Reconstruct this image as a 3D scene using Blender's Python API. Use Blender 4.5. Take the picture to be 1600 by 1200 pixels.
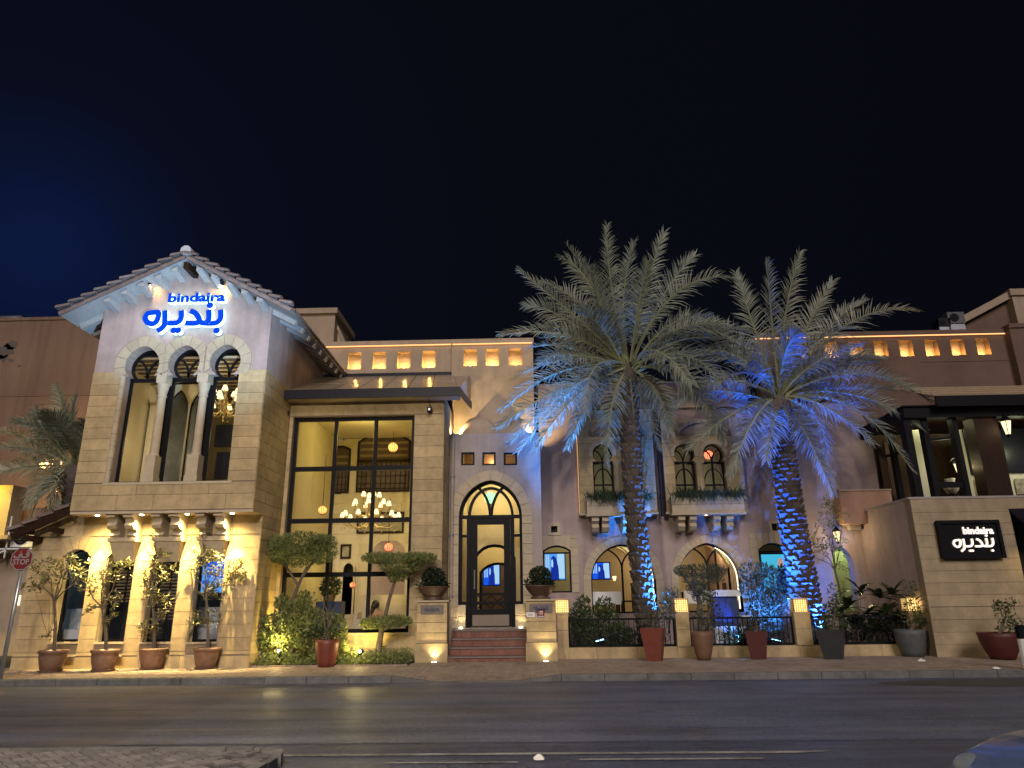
import bpy, bmesh, math, random
from mathutils import Vector, Matrix

# ------------------------------------------------------------------ scene, camera, sky, light, exposure
for o in list(bpy.data.objects):
    bpy.data.objects.remove(o, do_unlink=True)
S = bpy.context.scene
COL = S.collection
rad = math.radians
PSI, TH, RHO, FP, CAM_H = rad(1.5), rad(17.2), 0.012, 1110.0, 1.6
CF = Vector((-math.sin(PSI) * math.cos(TH), math.cos(PSI) * math.cos(TH), math.sin(TH)))
_r0 = Vector((math.cos(PSI), math.sin(PSI), 0))
_u0 = _r0.cross(CF)
CR = _r0 * math.cos(RHO) - _u0 * math.sin(RHO)
CU = _u0 * math.cos(RHO) + _r0 * math.sin(RHO)
cam = bpy.data.cameras.new('camera')
cam.sensor_width = 36
cam.lens = 36 * FP / 1600
cam.clip_start = 0.1
cam.clip_end = 3000
camo = bpy.data.objects.new('camera', cam)
COL.objects.link(camo)
camo.matrix_world = Matrix(((CR.x, CU.x, -CF.x, 0), (CR.y, CU.y, -CF.y, 0), (CR.z, CU.z, -CF.z, CAM_H), (0, 0, 0, 1)))
S.camera = camo

W = bpy.data.worlds.new('World')
S.world = W
W.use_nodes = True
nt = W.node_tree
nt.nodes.clear()
wout = nt.nodes.new('ShaderNodeOutputWorld')
wbg = nt.nodes.new('ShaderNodeBackground')
wtc = nt.nodes.new('ShaderNodeTexCoord')
wdot = nt.nodes.new('ShaderNodeVectorMath')
wdot.operation = 'DOT_PRODUCT'
wdot.inputs[1].default_value = (-0.565, 0.723, 0.398)
wramp = nt.nodes.new('ShaderNodeValToRGB')
cr = wramp.color_ramp
cr.elements[0].position = 0.0
cr.elements[0].color = (0.0022, 0.0024, 0.0040, 1)
cr.elements[1].position = 1.0
cr.elements[1].color = (0.0036, 0.0088, 0.043, 1)
for pos_, col_ in ((0.83, (0.0026, 0.0031, 0.0062)), (0.955, (0.0027, 0.0035, 0.0085)), (0.985, (0.0028, 0.0043, 0.0125)), (0.996, (0.0032, 0.0064, 0.026))):
    e = cr.elements.new(pos_); e.color = (*col_, 1)
nt.links.new(wtc.outputs['Generated'], wdot.inputs[0])
nt.links.new(wdot.outputs['Value'], wramp.inputs[0])
nt.links.new(wramp.outputs[0], wbg.inputs['Color'])
wbg.inputs['Strength'].default_value = 1.0
nt.links.new(wbg.outputs[0], wout.inputs['Surface'])

def lamp_dir(o, d):
    o.rotation_euler = Vector(d).to_track_quat('-Z', 'Y').to_euler()

sun = bpy.data.lights.new('sun', 'SUN')
sun.energy = 1.5
sun.angle = rad(24)
sun.color = (1.0, 0.89, 0.88)
suno = bpy.data.objects.new('sun', sun)
COL.objects.link(suno)
suno.location = (0, -5, 30)
lamp_dir(suno, (-0.12, 0.84, -0.46))

# street lamp across the road, left of the picture: the light that falls on the house fronts
_l = bpy.data.lights.new('street_light', 'POINT')
_l.energy = 4000; _l.color = (1.0, 0.86, 0.66); _l.shadow_soft_size = 0.35
_lo = bpy.data.objects.new('street_light', _l); COL.objects.link(_lo); _lo.location = (-4.8, 2.0, 8.6)

S.view_settings.view_transform = 'Standard'
S.view_settings.look = 'None'
S.view_settings.gamma = 1
S.view_settings.exposure = 0.0
S.view_settings.use_curve_mapping = False
S.render.engine = 'CYCLES'
S.render.resolution_x = 1024
S.render.resolution_y = 768
S.cycles.max_bounces = 6
S.cycles.diffuse_bounces = 3
S.cycles.glossy_bounces = 3
S.cycles.transparent_max_bounces = 12
S.cycles.sample_clamp_indirect = 4.0
S.cycles.caustics_reflective = False
S.cycles.caustics_refractive = False

# ------------------------------------------------------------------ helpers
def P(px, py, Y):
    """point of the real plane y = Y that the photograph's pixel looks at"""
    d = CF * FP + CR * (px - 800) + CU * (600 - py)
    t = Y / d.y
    return Vector((d.x * t, Y, CAM_H + d.z * t))
def PX(px, py, Y): return P(px, py, Y).x
def PZ(px, py, Y): return P(px, py, Y).z
def PG(px, py, z=0.0):
    d = CF * FP + CR * (px - 800) + CU * (600 - py)
    t = (z - CAM_H) / d.z
    return Vector((d.x * t, d.y * t, z))

WL = {}
def wl(o): return WL.get(o.name, Vector((0, 0, 0))) if o else Vector((0, 0, 0))

def setp(o, label=None, cat=None, group=None, kind=None):
    if label: o['label'] = label
    if cat: o['category'] = cat
    if group: o['group'] = group
    if kind: o['kind'] = kind
    return o

def thing(name, label, cat, loc=(0, 0, 0), group=None):
    o = bpy.data.objects.new(name, None)
    o.empty_display_size = 0.2
    COL.objects.link(o)
    o.location = loc
    WL[o.name] = Vector(loc)
    return setp(o, label, cat, group)

class MB:
    def __init__(self): self.v = []; self.f = []; self.m = []
    def add(self, vs, fs, m=0):
        n = len(self.v)
        self.v.extend([tuple(p) for p in vs])
        for f in fs:
            self.f.append(tuple(i + n for i in f)); self.m.append(m)
        return self
    def box(self, x0, x1, y0, y1, z0, z1, m=0):
        return self.add([(x0,y0,z0),(x1,y0,z0),(x1,y1,z0),(x0,y1,z0),(x0,y0,z1),(x1,y0,z1),(x1,y1,z1),(x0,y1,z1)],
                 [(0,3,2,1),(4,5,6,7),(0,1,5,4),(1,2,6,5),(2,3,7,6),(3,0,4,7)], m)
    def quad(self, a, b, c, d, m=0): return self.add([a, b, c, d], [(0,1,2,3)], m)
    def poly(self, pts, m=0): return self.add(pts, [tuple(range(len(pts)))], m)
    def prism(self, pts, y0, y1, m=0, mside=None, closed=True):
        """(x,z) outline extruded along y"""
        n = len(pts)
        a = sum(pts[i][0]*pts[(i+1)%n][1]-pts[(i+1)%n][0]*pts[i][1] for i in range(n))
        if a < 0: pts = pts[::-1]
        vs = [(x, y0, z) for x, z in pts] + [(x, y1, z) for x, z in pts]
        ms = m if mside is None else mside
        self.add(vs, [tuple(range(n))], m)
        self.add(vs, [tuple(range(2*n-1, n-1, -1))], m)
        self.add(vs, [(i, i+n, (i+1) % n + n, (i+1) % n) for i in range(n)], ms)
        return self
    def bar(self, p, q, w, d=None, m=0, up=None):
        """box beam from p to q, w across, d deep"""
        p, q = Vector(p), Vector(q)
        d = w if d is None else d
        t = (q - p)
        if t.length < 1e-6: return self
        t.normalize()
        u = Vector(up) if up else (Vector((0, 1, 0)) if abs(t.y) < 0.9 else Vector((0, 0, 1)))
        s = t.cross(u).normalized()
        u = s.cross(t).normalized()
        s, u = s * w / 2, u * d / 2
        vs = [p-s-u, p+s-u, p+s+u, p-s+u, q-s-u, q+s-u, q+s+u, q-s+u]
        return self.add(vs, [(0,3,2,1),(4,5,6,7),(0,1,5,4),(1,2,6,5),(2,3,7,6),(3,0,4,7)], m)
    def tube(self, path, r, n=8, m=0, cap=True):
        path = [Vector(p) for p in path]
        k = len(path)
        rs = r if isinstance(r, (list, tuple)) else [r]*k
        base = len(self.v)
        prev = None
        for i, p in enumerate(path):
            t = (path[min(i+1, k-1)] - path[max(i-1, 0)])
            if t.length < 1e-9: t = Vector((0,0,1))
            t.normalize()
            u = prev if prev is not None else (Vector((1,0,0)) if abs(t.x) < 0.9 else Vector((0,1,0)))
            u = (u - t*u.dot(t)).normalized(); prev = u
            w = t.cross(u)
            for j in range(n):
                a = 2*math.pi*j/n
                self.v.append(tuple(p + (u*math.cos(a) + w*math.sin(a))*rs[i]))
        for i in range(k-1):
            for j in range(n):
                a = base+i*n+j; b = base+i*n+(j+1) % n
                self.f.append((a, b, b+n, a+n)); self.m.append(m)
        if cap:
            self.f.append(tuple(base+j for j in range(n-1, -1, -1))); self.m.append(m)
            self.f.append(tuple(base+(k-1)*n+j for j in range(n))); self.m.append(m)
        return self
    def lathe(self, prof, c=(0, 0, 0), n=20, m=0, sx=1, sy=1, a0=0.0):
        """(r,z) profile turned about z at c"""
        base = len(self.v); k = len(prof)
        for r, z in prof:
            for j in range(n):
                a = 2*math.pi*j/n + a0
                self.v.append((c[0]+r*sx*math.cos(a), c[1]+r*sy*math.sin(a), c[2]+z))
        for i in range(k-1):
            for j in range(n):
                a = base+i*n+j; b = base+i*n+(j+1) % n
                self.f.append((a, b, b+n, a+n)); self.m.append(m)
        self.f.append(tuple(base+j for j in range(n-1, -1, -1))); self.m.append(m)
        self.f.append(tuple(base+(k-1)*n+j for j in range(n))); self.m.append(m)
        return self
    def ball(self, c, r, n=12, k=8, m=0, sx=1, sy=1, sz=1):
        prof = [(max(1e-4, r*math.sin(math.pi*i/k)), -r*sz*math.cos(math.pi*i/k)) for i in range(k+1)]
        return self.lathe(prof, c, n, m, sx, sy)

def mesh_of(mb, name, mats, smooth=False):
    me = bpy.data.meshes.new(name)
    me.from_pydata(mb.v, [], mb.f)
    for mm in (mats if isinstance(mats, (list, tuple)) else [mats]):
        me.materials.append(mm)
    if len(me.materials) > 1:
        me.polygons.foreach_set('material_index', mb.m)
    if smooth:
        me.polygons.foreach_set('use_smooth', [True]*len(me.polygons))
    me.update()
    return me

def obj(name, mb, mats, parent=None, label=None, cat=None, group=None, kind=None, smooth=False, loc=None):
    """one mesh object; vertices are world coordinates (loc moves the origin there)"""
    me = mesh_of(mb, name, mats, smooth) if isinstance(mb, MB) else mb
    o = bpy.data.objects.new(name, me)
    COL.objects.link(o)
    if loc is not None:
        lv = Vector(loc)
        for v in me.vertices: v.co -= lv
        o.location = lv
    if parent:
        o.parent = parent
        o.matrix_parent_inverse = Matrix.Translation(-wl(parent))
        WL[o.name] = Vector((0, 0, 0)) if loc is None else Vector(loc)
    return setp(o, label, cat, group, kind)

def inst(name, me, parent, mat4):
    """another object on shared mesh data, placed by a world matrix"""
    o = bpy.data.objects.new(name, me)
    COL.objects.link(o)
    if parent:
        o.parent = parent
        o.matrix_parent_inverse = Matrix.Translation(-wl(parent))
    o.matrix_local = mat4 if not parent else o.matrix_local
    o.matrix_basis = mat4
    return o

def dup(root, loc, label=None, scale=1.0, rz=0.0, group=None):
    r = root.copy(); COL.objects.link(r)
    r.location = loc; r.rotation_euler = (0, 0, rz); r.scale = (scale,)*3
    WL[r.name] = Vector(loc)
    if label: r['label'] = label
    if group: r['group'] = group
    for ch in list(root.children):
        c = ch.copy(); COL.objects.link(c); c.parent = r
        for g in list(ch.children):
            d = g.copy(); COL.objects.link(d); d.parent = c
    return r

def point(name, loc, W_, col, r=0.05):
    l = bpy.data.lights.new(name, 'POINT')
    l.energy = W_; l.color = col; l.shadow_soft_size = r
    o = bpy.data.objects.new(name, l); COL.objects.link(o); o.location = loc
    return o
def spot(name, loc, to, W_, col, ang=60, blend=0.4, r=0.04):
    l = bpy.data.lights.new(name, 'SPOT')
    l.energy = W_; l.color = col; l.shadow_soft_size = r
    l.spot_size = rad(ang); l.spot_blend = blend
    o = bpy.data.objects.new(name, l); COL.objects.link(o); o.location = loc
    lamp_dir(o, Vector(to) - Vector(loc))
    return o

# ------------------------------------------------------------------ materials
def _new(name):
    m = bpy.data.materials.new(name); m.use_nodes = True
    n = m.node_tree; n.nodes.clear()
    out = n.nodes.new('ShaderNodeOutputMaterial')
    return m, n, out
def mat(name, col, rough=0.6, var=0.12, scale=6.0, bump=0.0, bscale=60.0, metal=0.0, objvar=0.0, spec=0.5, stain=0.0, stain_scale=0.8, streak=0.0):
    m, n, out = _new(name)
    b = n.nodes.new('ShaderNodeBsdfPrincipled')
    b.inputs['Roughness'].default_value = rough
    b.inputs['Metallic'].default_value = metal
    b.inputs['Specular IOR Level'].default_value = spec
    tc = n.nodes.new('ShaderNodeTexCoord')
    geo = n.nodes.new('ShaderNodeNewGeometry')
    src = geo.outputs['Position']
    nz = n.nodes.new('ShaderNodeTexNoise')
    nz.inputs['Scale'].default_value = scale; nz.inputs['Detail'].default_value = 6; nz.inputs['Roughness'].default_value = 0.65
    n.links.new(src, nz.inputs['Vector'])
    mr = n.nodes.new('ShaderNodeMapRange')
    mr.inputs['From Min'].default_value = 0.3; mr.inputs['From Max'].default_value = 0.7
    mr.inputs['To Min'].default_value = 1 - var; mr.inputs['To Max'].default_value = 1 + var
    n.links.new(nz.outputs['Fac'], mr.inputs['Value'])
    val = mr.outputs[0]
    if stain > 0:
        n2 = n.nodes.new('ShaderNodeTexNoise')
        n2.inputs['Scale'].default_value = stain_scale; n2.inputs['Detail'].default_value = 8; n2.inputs['Roughness'].default_value = 0.7
        n.links.new(src, n2.inputs['Vector'])
        m2 = n.nodes.new('ShaderNodeMapRange')
        m2.inputs['From Min'].default_value = 0.42; m2.inputs['From Max'].default_value = 0.68
        m2.inputs['To Min'].default_value = 1.0; m2.inputs['To Max'].default_value = 1 - stain
        n.links.new(n2.outputs['Fac'], m2.inputs['Value'])
        mu = n.nodes.new('ShaderNodeMath'); mu.operation = 'MULTIPLY'
        n.links.new(val, mu.inputs[0]); n.links.new(m2.outputs[0], mu.inputs[1]); val = mu.outputs[0]
    if streak > 0:
        mp = n.nodes.new('ShaderNodeMapping'); mp.inputs['Scale'].default_value = (3.2, 3.2, 0.22)
        n.links.new(src, mp.inputs['Vector'])
        n4 = n.nodes.new('ShaderNodeTexNoise'); n4.inputs['Scale'].default_value = 1.0; n4.inputs['Detail'].default_value = 5; n4.inputs['Roughness'].default_value = 0.6
        n.links.new(mp.outputs[0], n4.inputs['Vector'])
        m4 = n.nodes.new('ShaderNodeMapRange'); m4.inputs['From Min'].default_value = 0.45; m4.inputs['From Max'].default_value = 0.72
        m4.inputs['To Min'].default_value = 1.0; m4.inputs['To Max'].default_value = 1 - streak
        n.links.new(n4.outputs['Fac'], m4.inputs['Value'])
        mu = n.nodes.new('ShaderNodeMath'); mu.operation = 'MULTIPLY'
        n.links.new(val, mu.inputs[0]); n.links.new(m4.outputs[0], mu.inputs[1]); val = mu.outputs[0]
    if objvar > 0:
        oi = n.nodes.new('ShaderNodeObjectInfo')
        m3 = n.nodes.new('ShaderNodeMapRange')
        m3.inputs['To Min'].default_value = 1 - objvar; m3.inputs['To Max'].default_value = 1 + objvar
        n.links.new(oi.outputs['Random'], m3.inputs['Value'])
        mu = n.nodes.new('ShaderNodeMath'); mu.operation = 'MULTIPLY'
        n.links.new(val, mu.inputs[0]); n.links.new(m3.outputs[0], mu.inputs[1]); val = mu.outputs[0]
    vm = n.nodes.new('ShaderNodeVectorMath'); vm.operation = 'SCALE'
    vm.inputs[0].default_value = col[:3]
    n.links.new(val, vm.inputs['Scale'])
    n.links.new(vm.outputs[0], b.inputs['Base Color'])
    if bump > 0:
        nb = n.nodes.new('ShaderNodeTexNoise')
        nb.inputs['Scale'].default_value = bscale; nb.inputs['Detail'].default_value = 5
        n.links.new(src, nb.inputs['Vector'])
        bp = n.nodes.new('ShaderNodeBump'); bp.inputs['Strength'].default_value = bump; bp.inputs['Distance'].default_value = 0.02
        n.links.new(nb.outputs['Fac'], bp.inputs['Height'])
        n.links.new(bp.outputs[0], b.inputs['Normal'])
    n.links.new(b.outputs[0], out.inputs[0])
    return m
def emit(name, col, s):
    m, n, out = _new(name)
    e = n.nodes.new('ShaderNodeEmission'); e.inputs[0].default_value = (*col, 1); e.inputs[1].default_value = s
    n.links.new(e.outputs[0], out.inputs[0])
    return m
def glass(name, tint=(1, 1, 1), ior=1.45, rough=0.015, gl=1.0):
    m, n, out = _new(name)
    t = n.nodes.new('ShaderNodeBsdfTransparent'); t.inputs[0].default_value = (*tint, 1)
    g = n.nodes.new('ShaderNodeBsdfGlossy'); g.inputs['Roughness'].default_value = rough; g.inputs[0].default_value = (gl, gl, gl, 1)
    f = n.nodes.new('ShaderNodeFresnel'); f.inputs[0].default_value = ior
    mx = n.nodes.new('ShaderNodeMixShader')
    n.links.new(f.outputs[0], mx.inputs[0]); n.links.new(t.outputs[0], mx.inputs[1]); n.links.new(g.outputs[0], mx.inputs[2])
    n.links.new(mx.outputs[0], out.inputs[0])
    return m
def leafmat(name, col, var=0.35, trans=0.3, rough=0.5):
    m, n, out = _new(name)
    b = n.nodes.new('ShaderNodeBsdfPrincipled'); b.inputs['Roughness'].default_value = rough
    geo = n.nodes.new('ShaderNodeNewGeometry')
    mr = n.nodes.new('ShaderNodeMapRange')
    mr.inputs['To Min'].default_value = 1 - var; mr.inputs['To Max'].default_value = 1 + var
    n.links.new(geo.outputs['Random Per Island'], mr.inputs['Value'])
    vm = n.nodes.new('ShaderNodeVectorMath'); vm.operation = 'SCALE'; vm.inputs[0].default_value = col
    n.links.new(mr.outputs[0], vm.inputs['Scale'])
    n.links.new(vm.outputs[0], b.inputs['Base Color'])
    tr = n.nodes.new('ShaderNodeBsdfTranslucent')
    n.links.new(vm.outputs[0], tr.inputs[0])
    mx = n.nodes.new('ShaderNodeMixShader'); mx.inputs[0].default_value = trans
    n.links.new(b.outputs[0], mx.inputs[1]); n.links.new(tr.outputs[0], mx.inputs[2])
    n.links.new(mx.outputs[0], out.inputs[0])
    return m

M = dict(
    stone=mat('limestone', (0.50, 0.375, 0.20), 0.75, 0.16, 5, 0.3, 70, objvar=0.12, stain=0.26, stain_scale=1.3, streak=0.15),
    stone_s=mat('smooth_limestone', (0.40, 0.31, 0.19), 0.75, 0.14, 3, 0.3, 70, objvar=0.06, stain=0.26, stain_scale=0.9, streak=0.15),
    stone_back=mat('limestone_joint', (0.24, 0.185, 0.12), 0.9, 0.1, 8),
    trim=mat('limestone_trim', (0.47, 0.385, 0.265), 0.7, 0.10, 6, 0.2, 80, objvar=0.06, stain=0.1),
    pink=mat('pink_plaster', (0.43, 0.325, 0.295), 0.85, 0.10, 2.2, 0.35, 30, stain=0.22, stain_scale=0.7, streak=0.22),
    lilac=mat('grey_plaster', (0.38, 0.325, 0.30), 0.85, 0.08, 2.5, 0.35, 30, stain=0.15, stain_scale=0.6, streak=0.2),
    sand=mat('sand_plaster', (0.43, 0.33, 0.235), 0.85, 0.08, 2.0, 0.35, 30, stain=0.16, streak=0.15),
    brownw=mat('brown_plaster', (0.17, 0.105, 0.075), 0.9, 0.10, 1.2, 0.3, 25, stain=0.3, stain_scale=0.35),
    tanw=mat('neighbour_plaster', (0.25, 0.165, 0.115), 0.9, 0.12, 1.2, 0.3, 25, stain=0.35, stain_scale=0.3, streak=0.25),
    peel=mat('bare_patch', (0.12, 0.10, 0.09), 0.95, 0.2, 8),
    black=mat('black_metal', (0.006, 0.006, 0.008), 0.5, 0.1, 9, spec=0.12),
    dark=mat('dark_metal', (0.010, 0.010, 0.017), 0.4, 0.1, 9, spec=0.2),
    wood=mat('dark_wood', (0.026, 0.012, 0.007), 0.5, 0.35, 12, 0.2, 60, spec=0.15),
    blind=mat('blind_slat', (0.26, 0.19, 0.12), 0.6, 0.1, 9),
    rafter=mat('painted_rafter', (0.42, 0.40, 0.39), 0.6, 0.12, 10, 0.1, 40, objvar=0.1),
    tile=mat('roof_tile', (0.19, 0.14, 0.125), 0.75, 0.25, 6, 0.3, 50, objvar=0.25),
    roofpanel=mat('roof_panel', (0.34, 0.27, 0.19), 0.28, 0.15, 3, 0.05, 20, objvar=0.1),
    asphalt=mat('asphalt', (0.056, 0.058, 0.068), 0.46, 0.38, 38, 0.6, 140, stain=0.35, stain_scale=0.45),
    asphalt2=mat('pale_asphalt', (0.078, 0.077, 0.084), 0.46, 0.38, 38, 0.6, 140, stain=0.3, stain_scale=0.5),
    ground=mat('ground', (0.07, 0.065, 0.06), 0.9, 0.2, 0.8),
    kerb=mat('kerb_concrete', (0.15, 0.145, 0.14), 0.85, 0.25, 5, 0.4, 60, objvar=0.12, stain=0.35, stain_scale=2),
    paver=mat('paver_brick', (0.34, 0.26, 0.20), 0.62, 0.3, 4, 0.4, 60, stain=0.3, stain_scale=0.8),
    paver2=mat('island_brick', (0.155, 0.14, 0.14), 0.8, 0.25, 6, 0.5, 60, objvar=0.25),
    joint=mat('sand_joint', (0.06, 0.05, 0.042), 0.95, 0.2, 10),
    paint=mat('road_paint', (0.27, 0.265, 0.26), 0.7, 0.4, 16, 0.3, 120, stain=0.75, stain_scale=2.2),
    soil=mat('soil', (0.045, 0.03, 0.02), 0.95, 0.3, 12),
    step=mat('brick_step', (0.20, 0.075, 0.05), 0.6, 0.25, 9, 0.2, 60, objvar=0.2),
    slab=mat('step_slab', (0.17, 0.13, 0.11), 0.5, 0.2, 9),
    pot=mat('clay_pot', (0.20, 0.115, 0.08), 0.55, 0.25, 9, 0.2, 40, objvar=0.15, stain=0.25, stain_scale=4),
    potred=mat('red_planter', (0.17, 0.04, 0.025), 0.5, 0.15, 6),
    potdark=mat('wine_planter', (0.085, 0.018, 0.015), 0.5, 0.15, 6),
    potbrown=mat('brown_planter', (0.17, 0.09, 0.05), 0.6, 0.15, 6),
    potblack=mat('charcoal_planter', (0.03, 0.033, 0.036), 0.5, 0.15, 6),
    potgrey=mat('grey_planter', (0.085, 0.09, 0.09), 0.55, 0.2, 6),
    bark=mat('bark', (0.13, 0.10, 0.07), 0.9, 0.3, 14, 0.5, 40),
    palmbark=mat('palm_bark', (0.095, 0.076, 0.065), 0.85, 0.3, 9, 0.5, 40, objvar=0.35),
    palmcore=mat('palm_trunk_core', (0.07, 0.05, 0.035), 0.95, 0.3, 9),
    rachis=mat('palm_rib', (0.24, 0.25, 0.13), 0.55, 0.2, 9),
    white=mat('white_enamel', (0.75, 0.74, 0.72), 0.45, 0.05, 9),
    cream=mat('cream_room_wall', (0.62, 0.54, 0.36), 0.85, 0.06, 1.5),
    creamg=mat('pale_room_wall', (0.58, 0.56, 0.42), 0.85, 0.06, 1.5),
    beam=mat('dark_beam', (0.10, 0.07, 0.045), 0.6, 0.2, 8),
    floor=mat('room_floor', (0.18, 0.12, 0.08), 0.4, 0.2, 5),
    sofa=mat('cream_upholstery', (0.50, 0.42, 0.32), 0.9, 0.1, 9),
    blue=mat('dark_blue_panel', (0.02, 0.035, 0.11), 0.4, 0.1, 5),
    pale=mat('pale_plastic', (0.62, 0.64, 0.68), 0.4, 0.05, 5),
    steel=mat('galvanised_pole', (0.42, 0.43, 0.45), 0.35, 0.15, 9, metal=0.7),
    signred=mat('sign_red', (0.16, 0.014, 0.012), 0.5, 0.12, 9),
    signwhite=mat('sign_white', (0.72, 0.70, 0.70), 0.45, 0.04, 9),
    dullwhite=mat('dull_sign_white', (0.27, 0.25, 0.245), 0.6, 0.1, 9),
    bowl=mat('dark_bowl', (0.085, 0.045, 0.03), 0.5, 0.2, 9),
    lampglass=mat('headlamp_glass', (0.10, 0.12, 0.15), 0.08, 0.05, 9),
    plaque=mat('bronze_plaque', (0.16, 0.135, 0.13), 0.4, 0.15, 12, metal=0.5),
    navy=mat('navy_lettering', (0.02, 0.025, 0.07), 0.4, 0.05, 9),
    paper=mat('paper_litter', (0.72, 0.70, 0.66), 0.85, 0.1, 20),
    skin=mat('skin', (0.45, 0.27, 0.19), 0.55, 0.05, 9),
    hair=mat('dark_hair', (0.015, 0.011, 0.01), 0.45, 0.2, 20),
    blouse=mat('rose_blouse', (0.42, 0.25, 0.19), 0.85, 0.1, 9),
    brass=mat('brass', (0.50, 0.36, 0.14), 0.3, 0.1, 9, metal=0.8),
    carpaint=mat('silver_blue_paint', (0.10, 0.15, 0.32), 0.12, 0.04, 5, metal=0.6),
    rubber=mat('tyre_rubber', (0.015, 0.015, 0.015), 0.8, 0.1, 9),
    fabric=mat('beige_canopy', (0.35, 0.26, 0.17), 0.9, 0.12, 6),
    darkpatch=mat('dark_road_patch', (0.035, 0.036, 0.038), 0.5, 0.2, 2, 0.4, 140),
    greyglass=mat('grey_glass', (0.11, 0.115, 0.10), 0.25, 0.3, 2),
    lattw=mat('lantern_lattice', (0.22, 0.13, 0.06), 0.6),
    picture=mat('picture_print', (0.30, 0.27, 0.18), 0.6, 0.5, 9),
    pglass=glass('window_glass'),
    cglass=glass('car_glass', (0.05, 0.06, 0.07)),
    shade=emit('lamp_shade_glow', (1.0, 0.78, 0.40), 2.0),
    warmglow=emit('warm_bulb', (1.0, 0.62, 0.22), 14),
    orangeglow=emit('orange_lamp', (1.0, 0.42, 0.10), 3.2),
    redglow=emit('red_glass_lamp', (1.0, 0.20, 0.10), 3.0),
    latt=emit('lantern_glow', (1.0, 0.66, 0.22), 1.9),
    strip=emit('warm_strip', (1.0, 0.47, 0.18), 2.0),
    led=emit('cream_led', (1.0, 0.85, 0.55), 2.4),
    bluelens=emit('blue_lamp_lens', (0.25, 0.62, 1.0), 12),
    whitelens=emit('white_lamp_lens', (1.0, 0.9, 0.62), 14),
    signblue=emit('sign_blue_face', (0.004, 0.075, 0.90), 1.0),
    signside=emit('sign_lit_edge', (0.50, 0.86, 1.0), 3.6),
    signwarm=emit('sign_white_face', (1.0, 0.93, 0.84), 1.5),
    tvblue=emit('screen_blue', (0.01, 0.10, 0.80), 1.0),
    tvdeep=emit('screen_deep_blue', (0.01, 0.03, 0.32), 1.0),
    tvpale=emit('screen_pale', (0.45, 0.75, 1.0), 0.9),
    tvcyan=emit('screen_cyan', (0.06, 0.48, 0.72), 1.0),
    tvsky=emit('screen_sky_blue', (0.10, 0.35, 0.90), 1.0),
    tvskin=emit('screen_skin', (0.75, 0.42, 0.30), 0.7),
    leaf=leafmat('green_leaf', (0.065, 0.095, 0.028)),
    leafy=leafmat('yellow_green_leaf', (0.18, 0.215, 0.075)),
    leafd=leafmat('dark_leaf', (0.026, 0.045, 0.018)),
    leafg=leafmat('grey_green_leaf', (0.085, 0.105, 0.065)),
    leafo=leafmat('olive_leaf', (0.19, 0.19, 0.085), trans=0.2),
    palmleaf=leafmat('palm_leaflet', (0.27, 0.30, 0.235), var=0.35, trans=0.38, rough=0.42),
    dryleaf=leafmat('dry_leaflet', (0.16, 0.11, 0.06), var=0.3, trans=0.15),
    grassm=leafmat('trailing_plant', (0.045, 0.07, 0.03)),
)

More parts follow.
